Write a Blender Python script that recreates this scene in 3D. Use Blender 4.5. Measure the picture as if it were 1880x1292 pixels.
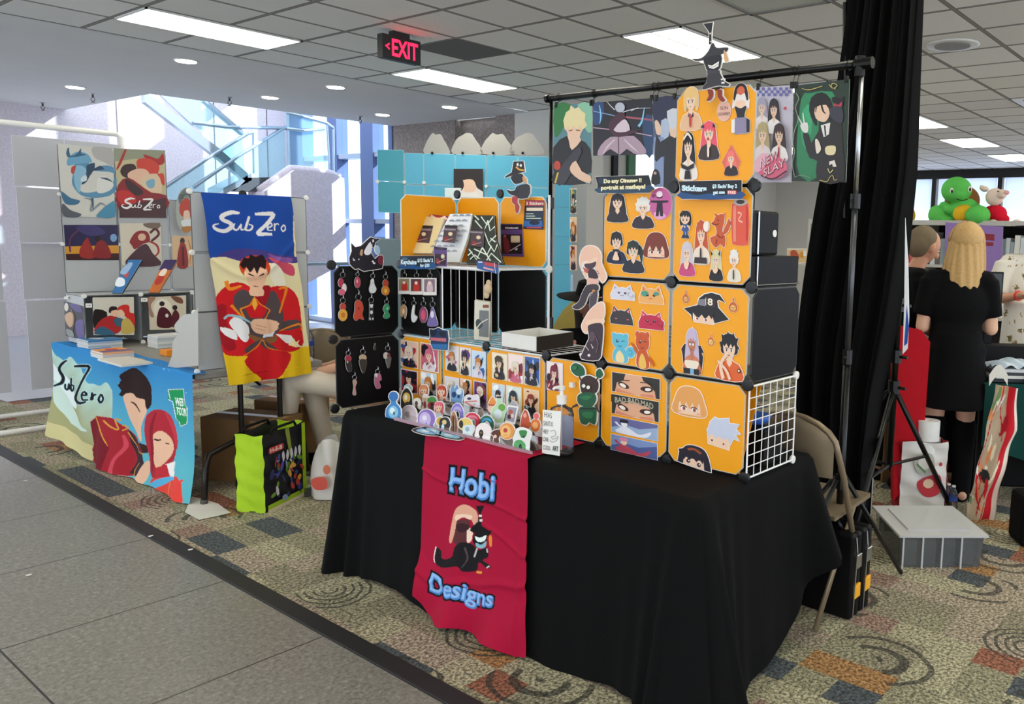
import bpy, bmesh, math, random
import numpy as np
from mathutils import Vector, Matrix, Euler
random.seed(7)
SC = bpy.context.scene
COL = SC.collection
for o in list(bpy.data.objects): bpy.data.objects.remove(o)

# ------------------------------------------------------------------ camera
F, YAW, PIT, ROL, CX, CY, HC = 1508.5, -.933, -.119, .026, 1239.0, 617.3, 1.58
def cam_axes():
    f = np.array([-math.sin(YAW)*math.cos(PIT), math.cos(YAW)*math.cos(PIT), math.sin(PIT)])
    r = np.array([math.cos(YAW), math.sin(YAW), 0.]); u = np.cross(r, f)
    return (math.cos(ROL)*r+math.sin(ROL)*u, -math.sin(ROL)*r+math.cos(ROL)*u, f)
RR, UU, FF = cam_axes()
cam = bpy.data.objects.new('camera', bpy.data.cameras.new('camera')); COL.objects.link(cam)
cam.matrix_world = Matrix(((RR[0], UU[0], -FF[0], 0), (RR[1], UU[1], -FF[1], 0), (RR[2], UU[2], -FF[2], HC), (0, 0, 0, 1)))
cam.data.sensor_width = 36; cam.data.sensor_fit = 'HORIZONTAL'; cam.data.lens = F/1880*36
cam.data.shift_x = -(CX-940)/1880; cam.data.shift_y = (CY-646)/1880
cam.data.clip_start = .05; cam.data.clip_end = 200
SC.camera = cam

# ------------------------------------------------------------------ world, sun, exposure
w = bpy.data.worlds.new('world'); SC.world = w; w.use_nodes = True
w.node_tree.nodes['Background'].inputs[0].default_value = (.78, .87, 1, 1)
w.node_tree.nodes['Background'].inputs[1].default_value = 3.0
sl = bpy.data.lights.new('sun', 'SUN'); sl.energy = 13; sl.angle = .009; sl.color = (1, .95, .97)
so = bpy.data.objects.new('sun', sl); COL.objects.link(so); so.location = (12, 8, 12)
so.rotation_euler = Vector((-.72, .52, -.62)).to_track_quat('-Z', 'Y').to_euler()
SC.view_settings.view_transform = 'Standard'; SC.view_settings.look = 'None'
SC.view_settings.exposure = 0.1; SC.view_settings.gamma = 1
SC.view_settings.use_curve_mapping = False
LAMP = 7.5        # emission of the ceiling troffers

# ------------------------------------------------------------------ picking points: pixel of the 1880x1292 photo -> place in the room
def ray(x, y): return RR*(x-CX)/F - UU*(y-CY)/F + FF
def onz(x, y, z=0.): d = ray(x, y); t = (z-HC)/d[2]; return np.array([0, 0, HC])+t*d
def onx(x, y, X): d = ray(x, y); t = X/d[0]; return np.array([0, 0, HC])+t*d
def ony(x, y, Y): d = ray(x, y); t = Y/d[1]; return np.array([0, 0, HC])+t*d
def atd(x, y, D): return np.array([0, 0, HC])+D*ray(x, y)

# ------------------------------------------------------------------ colours and materials
def lin(c):
    if isinstance(c, str):
        c = c.lstrip('#'); c = [int(c[i:i+2], 16)/255 for i in (0, 2, 4)]
    return tuple((v/12.92 if v <= .04045 else ((v+.055)/1.055)**2.4) for v in c[:3])
MATS = {}
def mat(name, col=None, rough=.5, metal=0., noise=.06, scale=30., bump=0., trans=0., ior=1.45, emit=0., alpha=1., coat=0., sheen=0., sub=0.):
    if name in MATS: return MATS[name]
    m = bpy.data.materials.new(name); m.use_nodes = True; nt = m.node_tree; b = nt.nodes['Principled BSDF']
    L = nt.links.new
    if col is None:
        a = nt.nodes.new('ShaderNodeAttribute'); a.attribute_name = 'Col'; src = a.outputs['Color']
    else:
        a = nt.nodes.new('ShaderNodeRGB'); a.outputs[0].default_value = (*lin(col), 1); src = a.outputs[0]
    if noise > 0 or bump > 0:
        tc = nt.nodes.new('ShaderNodeTexCoord'); n = nt.nodes.new('ShaderNodeTexNoise'); n.inputs['Scale'].default_value = scale
        n.inputs['Detail'].default_value = 3; L(tc.outputs['Object'], n.inputs['Vector'])
    if noise > 0:
        mr = nt.nodes.new('ShaderNodeMapRange'); mr.inputs['To Min'].default_value = 1-noise; mr.inputs['To Max'].default_value = 1+noise
        L(n.outputs['Fac'], mr.inputs['Value'])
        vm = nt.nodes.new('ShaderNodeVectorMath'); vm.operation = 'SCALE'; L(src, vm.inputs[0]); L(mr.outputs[0], vm.inputs['Scale'])
        src = vm.outputs[0]
    L(src, b.inputs['Base Color'])
    if bump > 0:
        bp = nt.nodes.new('ShaderNodeBump'); bp.inputs['Strength'].default_value = bump; bp.inputs['Distance'].default_value = .004
        L(n.outputs['Fac'], bp.inputs['Height']); L(bp.outputs[0], b.inputs['Normal'])
    b.inputs['Roughness'].default_value = rough; b.inputs['Metallic'].default_value = metal
    if rough >= .8 or name.startswith('black_plastic'): b.inputs['Specular IOR Level'].default_value = .2
    b.inputs['Transmission Weight'].default_value = trans; b.inputs['IOR'].default_value = ior
    b.inputs['Alpha'].default_value = alpha; b.inputs['Coat Weight'].default_value = coat
    b.inputs['Sheen Weight'].default_value = sheen
    if sub: b.inputs['Subsurface Weight'].default_value = sub; b.inputs['Subsurface Radius'].default_value = (.02, .008, .004)
    if emit:
        L(a.outputs[0], b.inputs['Emission Color']); b.inputs['Emission Strength'].default_value = emit
    MATS[name] = m; return m
PRINT = mat('printed_card', None, .45, noise=.03)
POSTER = mat('glossy_poster_paper', None, .33, noise=.03)
CLOTHP = mat('printed_fabric', None, .8, noise=.05, scale=300, bump=.15)
YEL = mat('yellow_plastic_sheet', '#f6a409', .42, noise=.03, scale=12)
BLKP = mat('black_plastic_sheet', '#0d0d0e', .5, noise=.15, scale=60)
BLKC = mat('black_connector_plastic', '#101011', .38)
WHTP = mat('white_plastic', '#e9e7e2', .4, noise=.03)
WIRE = mat('white_coated_wire', '#eeeeee', .35, noise=.02)
BCLOTH = mat('black_table_linen', '#070708', .9, noise=.2, scale=400, bump=.25, sheen=0)
BDRAPE = mat('black_drape', '#070708', .85, noise=.2, scale=120, bump=.2, sheen=0)
BMET = mat('black_painted_metal', '#0c0c0d', .32, metal=.2)
STEEL = mat('brushed_steel', '#b9bbbd', .28, metal=1)
WPANEL = mat('white_translucent_panel', '#c9cbcc', .45, noise=.04, scale=8)
CARD = mat('brown_cardboard', '#8a6a48', .85, noise=.1, scale=18)
GLASS = mat('tinted_glass', '#bfe6ea', .03, noise=0, trans=1, ior=1.05)
def clear_mat(name, tint, gl=.12, df=.03):
    m = bpy.data.materials.new(name); m.use_nodes = True; t = m.node_tree; t.nodes.remove(t.nodes['Principled BSDF'])
    a = t.nodes.new('ShaderNodeBsdfTransparent'); a.inputs[0].default_value = (*lin(tint), 1); g = t.nodes.new('ShaderNodeBsdfGlossy'); g.inputs['Roughness'].default_value = .06
    d = t.nodes.new('ShaderNodeBsdfDiffuse'); f = t.nodes.new('ShaderNodeFresnel'); f.inputs[0].default_value = 1.35
    x = t.nodes.new('ShaderNodeMixShader'); y = t.nodes.new('ShaderNodeMixShader'); y.inputs[0].default_value = df
    t.links.new(f.outputs[0], x.inputs[0]); t.links.new(a.outputs[0], x.inputs[1]); t.links.new(g.outputs[0], x.inputs[2]); t.links.new(x.outputs[0], y.inputs[1]); t.links.new(d.outputs[0], y.inputs[2]); t.links.new(y.outputs[0], t.nodes['Material Output'].inputs[0])
    MATS[name] = m; return m
ACRY = clear_mat('clear_acrylic', '#f2eef0')
FOGP = clear_mat('frosted_clear_plastic', '#e3e8e8', df=.1)
FOGL = clear_mat('frosted_lid_plastic', '#dfe5e6', df=.55)

# ------------------------------------------------------------------ object bookkeeping
LOCS = {}
def put(o, label=None, cat=None, group=None, kind=None):
    if label: o['label'] = label
    if cat: o['category'] = cat
    if group: o['group'] = group
    if kind: o['kind'] = kind
    return o
def thing(name, loc, label, cat, group=None):
    o = bpy.data.objects.new(name, None); COL.objects.link(o); o.location = loc; o.empty_display_size = .05
    LOCS[o.name] = np.array(loc, float); return put(o, label, cat, group)

class MB:
    """collects geometry in world coordinates and links it as one mesh object"""
    def __init__(s): s.v = []; s.f = []; s.c = []; s.m = []; s.cc = (1, 1, 1); s.mi = 0
    def add(s, vs, fs, col=None):
        n = len(s.v); s.v += [tuple(map(float, p)) for p in vs]
        c = lin(col) if col is not None else s.cc
        for f in fs: s.f.append(tuple(n+i for i in f)); s.c.append(c); s.m.append(s.mi)
        return s
    def box(s, a, b, col=None):
        (x0, y0, z0), (x1, y1, z1) = [tuple(map(float, q)) for q in (a, b)]
        v = [(x0, y0, z0), (x1, y0, z0), (x1, y1, z0), (x0, y1, z0), (x0, y0, z1), (x1, y0, z1), (x1, y1, z1), (x0, y1, z1)]
        return s.add(v, [(3, 2, 1, 0), (4, 5, 6, 7), (0, 1, 5, 4), (1, 2, 6, 5), (2, 3, 7, 6), (3, 0, 4, 7)], col)
    def obox(s, c, ax, h, col=None):
        """oriented box: centre, three axis vectors, half sizes"""
        c = np.array(c, float); ax = [np.array(a, float)/np.linalg.norm(a) for a in ax]; v = []
        for k in (-1, 1):
            for (i, j) in ((-1, -1), (1, -1), (1, 1), (-1, 1)): v.append(c+ax[0]*i*h[0]+ax[1]*j*h[1]+ax[2]*k*h[2])
        return s.add(v, [(3, 2, 1, 0), (4, 5, 6, 7), (0, 1, 5, 4), (1, 2, 6, 5), (2, 3, 7, 6), (3, 0, 4, 7)], col)
    def tube(s, pts, r, n=8, col=None, cap=True, closed=False):
        pts = [np.array(p, float) for p in pts]; m = len(pts)
        rs = r if hasattr(r, '__len__') else [r]*m
        vs = []; up = None
        for i, p in enumerate(pts):
            if closed: d = pts[(i+1) % m]-pts[i-1]
            else: d = pts[min(i+1, m-1)]-pts[max(i-1, 0)]
            d = d/(np.linalg.norm(d)+1e-12)
            if up is None: up = np.cross(d, (0, 0, 1.)) if abs(d[2]) < .9 else np.cross(d, (1., 0, 0))
            up = up-d*np.dot(up, d); up /= (np.linalg.norm(up)+1e-12); sd = np.cross(d, up)
            for k in range(n):
                a = 2*math.pi*k/n; vs.append(p+rs[i]*(math.cos(a)*up+math.sin(a)*sd))
        fs = []
        for i in range(m if closed else m-1):
            j = (i+1) % m
            for k in range(n): fs.append((i*n+k, i*n+(k+1) % n, j*n+(k+1) % n, j*n+k))
        if cap and not closed: fs += [tuple(range(n))[::-1], tuple((m-1)*n+k for k in range(n))]
        return s.add(vs, fs, col)
    def lathe(s, c, prof, n=20, col=None, axis=(0, 0, 1)):
        """prof: (radius, height) pairs from the base"""
        ax = np.array(axis, float); ax /= np.linalg.norm(ax)
        u = np.cross(ax, (1., 0, 0)) if abs(ax[0]) < .9 else np.cross(ax, (0, 1., 0)); u /= np.linalg.norm(u); w_ = np.cross(ax, u)
        vs = []; c = np.array(c, float)
        for (r, h) in prof:
            for k in range(n):
                a = 2*math.pi*k/n; vs.append(c+ax*h+max(r, 1e-5)*(math.cos(a)*u+math.sin(a)*w_))
        fs = [(i*n+k, i*n+(k+1) % n, (i+1)*n+(k+1) % n, (i+1)*n+k) for i in range(len(prof)-1) for k in range(n)]
        fs += [tuple(range(n))[::-1], tuple((len(prof)-1)*n+k for k in range(n))]
        return s.add(vs, fs, col)
    def ell(s, c, r, n=14, m=10, rot=None, col=None):
        vs = []; c = np.array(c, float)
        for i in range(1, m):
            t = math.pi*i/m
            for k in range(n):
                a = 2*math.pi*k/n; p = np.array([r[0]*math.sin(t)*math.cos(a), r[1]*math.sin(t)*math.sin(a), r[2]*math.cos(t)])
                if rot is not None: p = np.array(rot) @ p
                vs.append(c+p)
        for sg in (1, -1):
            p = np.array([0, 0, r[2]*sg]); vs.append(c+(np.array(rot) @ p if rot is not None else p))
        T, B = len(vs)-2, len(vs)-1
        fs = [(i*n+k, (i+1)*n+k, (i+1)*n+(k+1) % n, i*n+(k+1) % n) for i in range(m-2) for k in range(n)]
        fs += [(T, k, (k+1) % n) for k in range(n)] + [(B, (m-2)*n+(k+1) % n, (m-2)*n+k) for k in range(n)]
        return s.add(vs, fs, col)
    def prism(s, pts, off, col=None, edge=None):
        """closed polygon (3D, planar) extruded by vector off"""
        n = len(pts); off = np.array(off, float); p = [np.array(q, float) for q in pts]
        s.add(p+[q+off for q in p], [tuple(range(n))[::-1], tuple(range(n, 2*n))], col)
        s.add(p+[q+off for q in p], [(i, (i+1) % n, n+(i+1) % n, n+i) for i in range(n)], edge or col); return s
    def sheet(s, fn, nu, nv, col=None, thick=None):
        vs = [fn(i/nu, j/nv) for j in range(nv+1) for i in range(nu+1)]
        fs = [(j*(nu+1)+i, j*(nu+1)+i+1, (j+1)*(nu+1)+i+1, (j+1)*(nu+1)+i) for j in range(nv) for i in range(nu)]
        return s.add(vs, fs, col)
    def build(s, name, material, parent=None, smooth=False, label=None, cat=None, group=None, kind=None, bevel=0, org=None, weld=False):
        v = np.array(s.v)
        if parent is not None: o0 = LOCS[parent.name]
        elif org is not None: o0 = np.array(org, float)
        else:
            lo, hi = v.min(0), v.max(0); o0 = np.array([(lo[0]+hi[0])/2, (lo[1]+hi[1])/2, lo[2]])
        me = bpy.data.meshes.new(name); me.from_pydata([tuple(p) for p in (v-o0)], [], s.f)
        ms = material if isinstance(material, (list, tuple)) else [material]
        for m_ in ms: me.materials.append(m_)
        if len(ms) > 1: me.polygons.foreach_set('material_index', s.m)
        at = me.attributes.new('Col', 'FLOAT_COLOR', 'CORNER'); arr = []
        for p, c in zip(me.polygons, s.c): arr += [c[0], c[1], c[2], 1]*p.loop_total
        at.data.foreach_set('color', arr)
        if smooth: me.polygons.foreach_set('use_smooth', [True]*len(me.polygons))
        me.validate(clean_customdata=False); me.update()
        if smooth == 'auto' or (smooth and smooth is not True):
            me.set_sharp_from_angle(angle=math.radians(40))
        o = bpy.data.objects.new(name, me); COL.objects.link(o)
        if parent is not None: o.parent = parent; LOCS[o.name] = o0
        else: o.location = o0; LOCS[o.name] = o0
        if bevel:
            b = o.modifiers.new('bevel', 'BEVEL'); b.width = bevel; b.segments = 2; b.limit_method = 'ANGLE'
        return put(o, label, cat, group, kind)
def structure(mb, name, material, **k): return mb.build(name, material, kind='structure', **k)
def dup(o, d, label=None, group=None):
    """copy a thing and its parts, moved by vector d"""
    r = o.copy(); COL.objects.link(r); r.location = Vector(o.location)+Vector(d); LOCS[r.name] = np.array(r.location)
    if label: r['label'] = label
    if group: r['group'] = group
    for ch in o.children:
        c = ch.copy(); COL.objects.link(c); c.parent = r
        for g in ch.children:
            e = g.copy(); COL.objects.link(e); e.parent = c
    return r
# ================================================================== the setting
class NT:
    """small helper for math node chains"""
    def __init__(s, name):
        s.m = bpy.data.materials.new(name); s.m.use_nodes = True; s.t = s.m.node_tree; s.b = s.t.nodes['Principled BSDF']
        s.tc = s.t.nodes.new('ShaderNodeTexCoord'); g = s.t.nodes.new('ShaderNodeNewGeometry'); s.pos = g.outputs['Position']
        x = s.t.nodes.new('ShaderNodeSeparateXYZ'); s.t.links.new(s.pos, x.inputs[0]); s.X, s.Y, s.Z = x.outputs
    def inp(s, i, v):
        if isinstance(v, (int, float)): i.default_value = v
        else: s.t.links.new(v, i)
    def ma(s, op, a, b=0., c=0.):
        n = s.t.nodes.new('ShaderNodeMath'); n.operation = op
        for i, v in enumerate((a, b, c)): s.inp(n.inputs[i], v)
        return n.outputs[0]
    def vec(s, x, y, z=0.):
        n = s.t.nodes.new('ShaderNodeCombineXYZ')
        for i, v in enumerate((x, y, z)): s.inp(n.inputs[i], v)
        return n.outputs[0]
    def white(s, v):
        n = s.t.nodes.new('ShaderNodeTexWhiteNoise'); n.noise_dimensions = '3D'; s.t.links.new(v, n.inputs['Vector']); return n.outputs['Value']
    def noise(s, sc, det=3, v=None, rough=.6):
        n = s.t.nodes.new('ShaderNodeTexNoise'); n.inputs['Scale'].default_value = sc; n.inputs['Detail'].default_value = det; n.inputs['Roughness'].default_value = rough
        s.t.links.new(v or s.pos, n.inputs['Vector']); return n.outputs['Fac']
    def mix(s, f, a, b):
        n = s.t.nodes.new('ShaderNodeMix'); n.data_type = 'RGBA'; s.inp(n.inputs[0], f)
        for i, v in ((6, a), (7, b)):
            if isinstance(v, str): n.inputs[i].default_value = (*lin(v), 1)
            elif isinstance(v, tuple): n.inputs[i].default_value = (*v, 1)
            else: s.t.links.new(v, n.inputs[i])
        return n.outputs[2]
    def ramp(s, f, stops, const=False):
        n = s.t.nodes.new('ShaderNodeValToRGB'); s.t.links.new(f, n.inputs[0]); e = n.color_ramp
        if const: e.interpolation = 'CONSTANT'
        while len(e.elements) < len(stops): e.elements.new(.5)
        for k, (p, c) in enumerate(stops): e.elements[k].position = p; e.elements[k].color = (*lin(c), 1)
        return n.outputs[0]
    def out(s, col, rough=.6, bump=None, bs=.3, bd=.003):
        s.t.links.new(col, s.b.inputs['Base Color']); s.inp(s.b.inputs['Roughness'], rough)
        if bump is not None:
            b = s.t.nodes.new('ShaderNodeBump'); b.inputs['Strength'].default_value = bs; b.inputs['Distance'].default_value = bd
            s.t.links.new(bump, b.inputs['Height']); s.t.links.new(b.outputs[0], s.b.inputs['Normal'])
        return s.m
# --- carpet: patchwork of looped-pile tiles with swirls
def carpet_mat():
    n = NT('patchwork_carpet'); cx, cy = .147, .168
    fx = n.ma('DIVIDE', n.X, cx); fy = n.ma('DIVIDE', n.Y, cy)
    ix = n.ma('FLOOR', fx)
    # cells merge two by two along y in some rows
    h = n.white(n.vec(ix, n.ma('FLOOR', n.ma('DIVIDE', fy, 2.)), 3.))
    iy = n.ma('FLOOR', fy); iy2 = n.ma('MULTIPLY', n.ma('FLOOR', n.ma('DIVIDE', fy, 2.)), 2.)
    two = n.ma('GREATER_THAN', h, .6)
    iyy = n.ma('ADD', n.ma('MULTIPLY', iy2, two), n.ma('MULTIPLY', iy, n.ma('SUBTRACT', 1., two)))
    r = n.white(n.vec(ix, iyy, 1.))
    base = n.ramp(r, [(0, '#d0c8aa'), (.26, '#b5af93'), (.44, '#c9b8a4'), (.62, '#afa68e'), (.77, '#5e666e'), (.88, '#b4745a'), (.92, '#b8978a'), (.965, '#c99660')], True)
    # big swirls in 3x3 super-cells
    sx = n.ma('DIVIDE', n.X, cx*3); sy = n.ma('DIVIDE', n.Y, cy*2.6)
    sxi = n.ma('FLOOR', sx); syi = n.ma('FLOOR', sy)
    a = n.ma('SUBTRACT', n.ma('SUBTRACT', sx, sxi), n.ma('ADD', .25, n.ma('MULTIPLY', n.white(n.vec(sxi, syi, 7.)), .5)))
    b = n.ma('SUBTRACT', n.ma('SUBTRACT', sy, syi), n.ma('ADD', .25, n.ma('MULTIPLY', n.white(n.vec(sxi, syi, 8.)), .5)))
    d = n.ma('SQRT', n.ma('ADD', n.ma('MULTIPLY', a, a), n.ma('MULTIPLY', b, n.ma('MULTIPLY', b, .7))))
    wob = n.noise(9, 1)
    d = n.ma('ADD', d, n.ma('MULTIPLY', wob, .06))
    fr = n.ma('ADD', 34., n.ma('MULTIPLY', n.ma('GREATER_THAN', n.white(n.vec(sxi, syi, 5.)), .55), 50.))
    ring = n.ma('GREATER_THAN', n.ma('SINE', n.ma('MULTIPLY', d, fr)), .45)
    inr = n.ma('LESS_THAN', d, .43)
    ang = n.ma('ARCTAN2', b, a); hal = n.ma('GREATER_THAN', n.ma('SINE', n.ma('ADD', ang, n.ma('MULTIPLY', n.white(n.vec(sxi, syi, 6.)), 6.28))), -.25)
    use = n.ma('GREATER_THAN', n.white(n.vec(sxi, syi, 9.)), .5)
    k = n.ma('MULTIPLY', n.ma('MULTIPLY', ring, inr), n.ma('MULTIPLY', hal, use))
    col = n.mix(n.ma('MULTIPLY', k, .8), base, '#45453e')
    # yarn flecks
    f1 = n.noise(75, 3, rough=.75); f2 = n.noise(60, 2)
    fl = n.ramp(f1, [(.38, '#22221c'), (.46, '#86867c'), (.54, '#d9d9ce'), (.62, '#ffffff')])
    m = n.t.nodes.new('ShaderNodeMix'); m.data_type = 'RGBA'; m.blend_type = 'MULTIPLY'; m.inputs[0].default_value = .85
    n.t.links.new(col, m.inputs[6]); n.t.links.new(fl, m.inputs[7])
    return n.out(m.outputs[2], .95, f1, .6, .006)
def tile_mat():
    n = NT('terrazzo_floor'); T = .81
    def line(c, off):
        q = n.ma('DIVIDE', n.ma('SUBTRACT', c, off), T); fr = n.ma('SUBTRACT', q, n.ma('FLOOR', q))
        return n.ma('LESS_THAN', n.ma('MINIMUM', fr, n.ma('SUBTRACT', 1., fr)), .0045)
    ln = n.ma('MAXIMUM', line(n.X, .84), line(n.Y, .46))
    f1 = n.noise(55, 3, rough=.75); f2 = n.noise(3.2, 3); v = n.t.nodes.new('ShaderNodeTexVoronoi'); v.inputs['Scale'].default_value = 60
    n.t.links.new(n.pos, v.inputs['Vector'])
    c = n.ramp(f1, [(.3, '#5f5c54'), (.45, '#7f7c73'), (.58, '#95918a'), (.7, '#aca89e')])
    c2 = n.mix(n.ma('MULTIPLY', n.white(v.outputs['Position']), .35), c, '#6a665f')
    c3 = n.mix(n.ma('MULTIPLY', f2, .35), c2, '#6e6c68')
    c4 = n.mix(ln, c3, '#2f2d2a')
    return n.out(c4, n.ma('ADD', .27, n.ma('MULTIPLY', f1, .16)), n.ma('SUBTRACT', f1, n.ma('MULTIPLY', ln, 2.)), .12, .002)
def ceil_mat():
    n = NT('acoustic_ceiling_tile'); T = .6096
    def q(c, off): return n.ma('DIVIDE', n.ma('SUBTRACT', c, off), T)
    qx, qy = q(n.X, .2118), q(n.Y, .1336)
    def line(v):
        fr = n.ma('SUBTRACT', v, n.ma('FLOOR', v)); return n.ma('MINIMUM', fr, n.ma('SUBTRACT', 1., fr))
    e = n.ma('MINIMUM', line(qx), line(qy))
    bar = n.ma('LESS_THAN', e, .02); gap = n.ma('LESS_THAN', e, .032)
    r = n.white(n.vec(n.ma('FLOOR', qx), n.ma('FLOOR', qy), 2.))
    f = n.noise(160, 2, rough=.8); f2 = n.noise(.35, 2)
    c = n.mix(r, '#e4e3df', '#eeedea'); c = n.mix(n.ma('MULTIPLY', n.ma('GREATER_THAN', f, .62), .35), c, '#b5b4b0')
    c = n.mix(gap, c, '#6a6966'); c = n.mix(bar, c, '#8d8a85')
    return n.out(c, .9, n.ma('SUBTRACT', f, gap), .3, .006)
def stone_mat(name, a, b, c_):
    n = NT(name); f = n.noise(38, 4, rough=.75); f2 = n.noise(5, 3)
    c = n.ramp(f, [(.3, a), (.5, b), (.7, c_)]); c = n.mix(n.ma('MULTIPLY', f2, .3), c, a)
    return n.out(c, .8, f, .5, .01)
CARPET, TILE, CEIL = carpet_mat(), tile_mat(), ceil_mat()
STONE = stone_mat('pink_granite', '#cfc2ca', '#e0d6dc', '#f0eaee')
STONE2 = stone_mat('grey_granite', '#6b625e', '#8d827d', '#aba19b')
DRY = mat('painted_plaster', '#dededd', .9, noise=.04, scale=2)
WALLW = mat('wall_paint', '#c9c6bf', .85, noise=.03, scale=3)
CH = 3.153
structure(MB().add([(1.65, -6, 0), (18.5, -6, 0), (18.5, 19, 0), (1.65, 19, 0)], [(0, 1, 2, 3)]), 'floor', CARPET)
structure(MB().add([(-6, -6, .001), (1.655, -6, .001), (1.655, 19, .001), (-6, 19, .001)], [(0, 1, 2, 3)]), 'floor', TILE)
structure(MB().add([(2.2, 8.9, .004), (18.4, 8.9, .004), (18.4, 18.9, .004), (1.7, 18.9, .004)], [(0, 1, 2, 3)]), 'floor', mat('pale_stone_floor', '#b5b7bd', .35, noise=.08, scale=5))
m = MB(); m.box((1.648, -6, 0), (1.728, 19, .007)); structure(m, 'trim_1', mat('black_rubber_edge_strip', '#201f20', .55, noise=.2, scale=40), bevel=.003)
m = MB(); m.add([(-6, -6, CH), (18.4, -6, CH), (18.4, 8.06, CH), (-6, 8.06, CH)], [(3, 2, 1, 0)]); structure(m, 'ceiling', CEIL)
m = MB()
m.add([(-6, 8.06, CH-.002), (7.7, 8.06, CH-.002), (7.62, 11.06, CH-.002), (4.38, 11.27, CH-.002), (4.3, 19, CH-.002), (-6, 19, CH-.002)], [(5, 4, 3, 2, 1, 0)])
m.add([(7.62, 11.06, CH-.002), (4.38, 11.27, CH-.002), (4.38, 11.27, 4.2), (7.62, 11.06, 4.2)], [(0, 1, 2, 3)])
m.add([(4.38, 11.27, CH-.002), (4.3, 19, CH-.002), (4.3, 19, 4.2), (4.38, 11.27, 4.2)], [(0, 1, 2, 3)])
structure(m, 'ceiling', DRY)
m = MB(); m.box((7.7, 8.06, CH), (18.4, 10.1, CH+.05)); structure(m, 'ceiling', DRY)
# roof slab above everything keeps the sun out of the hall
m = MB(); m.box((-6.2, -6.2, CH+.06), (18.6, 8.06, CH+.12)); m.box((-6.2, 8.06, CH+.06), (4.3, 19, CH+.12)); m.box((4.3, 8.06, CH+.06), (7.6, 11.2, CH+.12)); structure(m, 'ceiling', DRY)
# walls behind the camera and round the hall; window openings added to brighten ceiling
m = MB(); m.box((-6.2, -6, 0), (-6, 19, .25)); m.box((-6.2, -6, 3.0), (-6, 19, CH+.1))
for k in range(9): m.box((-6.15, -6+k*3.1, .25), (-6.02, -5.88+k*3.1, 3.0))
structure(m, 'wall_left', WALLW)
m = MB(); m.box((-6, -6.2, 0), (18.6, -6, .25)); m.box((-6, -6.2, 3.0), (18.6, -6, CH+.1))
for k in range(9): m.box((-6+k*3.05, -6.15, .25), (-5.88+k*3.05, -6.02, 3.0))
structure(m, 'wall_near', WALLW)
# granite wall beside the atrium, white wall further right
m = MB(); m.box((7.62, 9.6, 0), (7.9, 11.06, CH)); m.box((7.62, 8.35, 0), (7.9, 8.75, CH)); m.box((7.75, 8.75, 0), (7.9, 9.6, CH)); structure(m, 'wall_far', STONE2)
structure(MB().box((7.60, 7.05, 0), (7.9, 8.35, CH)), 'wall_right', WALLW)
m = MB(); m.box((7.9, 10, 0), (18.6, 10.15, CH)); structure(m, 'wall_right', WALLW)
_a, _b = ony(1160, 270, 10), ony(1215, 350, 10)
m = MB(); m.box((_a[0], 9.97, .9), (_b[0], 9.99, _a[2])); structure(m, 'window_40', mat('lit_window', '#f4f6f4', .5, noise=0, emit=.9))
for _x, _n, _c in ((1122, 1129, '#15161a'), (1150, 1161, '#4f7a5c')):
    _p, _q = ony(_x, 250, 10), ony(_n, 350, 10); m = MB(); m.box((_p[0], 9.93, 0), (_q[0], 9.99, CH)); structure(m, 'trim_%d' % _x, mat('post_%d' % _x, _c, .6))
m = MB(); m.box((17.4, 8, 0), (17.7, 10, CH)); structure(m, 'wall_far', WALLW)
# far window wall of the right-hand hall with drawn roller shades
m = MB(); m.box((17.5, -6, 0), (17.7, 8, 1.0)); m.box((17.5, -6, 2.97), (17.7, 8, CH)); structure(m, 'wall_far', mat('dark_window_frame', '#17181b', .5))
SH = NT('roller_shade'); SH.t.nodes.remove(SH.b)
tr = SH.t.nodes.new('ShaderNodeBsdfTranslucent'); tr.inputs[0].default_value = (.8, .86, .97, 1); df = SH.t.nodes.new('ShaderNodeBsdfDiffuse'); df.inputs[0].default_value = (.72, .78, .9, 1)
mx = SH.t.nodes.new('ShaderNodeMixShader'); mx.inputs[0].default_value = .75
SH.t.links.new(df.outputs[0], mx.inputs[1]); SH.t.links.new(tr.outputs[0], mx.inputs[2]); SH.t.links.new(mx.outputs[0], SH.t.nodes['Material Output'].inputs[0])
ys = [y*1.35-6 for y in range(11)]
for i, y in enumerate(ys):
    if y+1.35 > 8.3: continue
    p = MB(); p.box((17.45, y, 1.0), (17.62, y+.09, 2.97)); p.box((17.45, y+.09, 1.0), (17.62, y+1.35, 1.05)); f = structure(p, 'window_%d' % (i+1), MATS['dark_window_frame'])
    q = MB(); q.box((17.54, y+.12, 1.05), (17.545, y+1.32, 2.97)); q.build('shade', SH.m, f)
# --- atrium: granite back wall, window wall with deep piers, glass balustrade stair
AY = 14.0
m = MB(); m.box((3.2, AY, 0), (8.2, AY+.2, 8.5)); structure(m, 'wall_back', STONE)
m = MB()
for x in (4.98, 6.35, 7.2): m.box((x, AY-.006, 0), (x+.012, AY+.01, 8.4))
structure(m, 'trim_2', mat('dark_joint', '#6d6468', .9))
WX = 7.7
gp = NT('window_pane_glass'); gp.t.nodes.remove(gp.b); t1 = gp.t.nodes.new('ShaderNodeBsdfTransparent'); t1.inputs[0].default_value = (.86, .95, .98, 1); g1 = gp.t.nodes.new('ShaderNodeBsdfGlossy'); g1.inputs['Roughness'].default_value = .03
x1 = gp.t.nodes.new('ShaderNodeMixShader'); x1.inputs[0].default_value = .06; gp.t.links.new(t1.outputs[0], x1.inputs[1]); gp.t.links.new(g1.outputs[0], x1.inputs[2]); gp.t.links.new(x1.outputs[0], gp.t.nodes['Material Output'].inputs[0]); PANE = gp.m
PIER = mat('blue_grey_pier', '#5c6f9c', .6, noise=.05)
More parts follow.
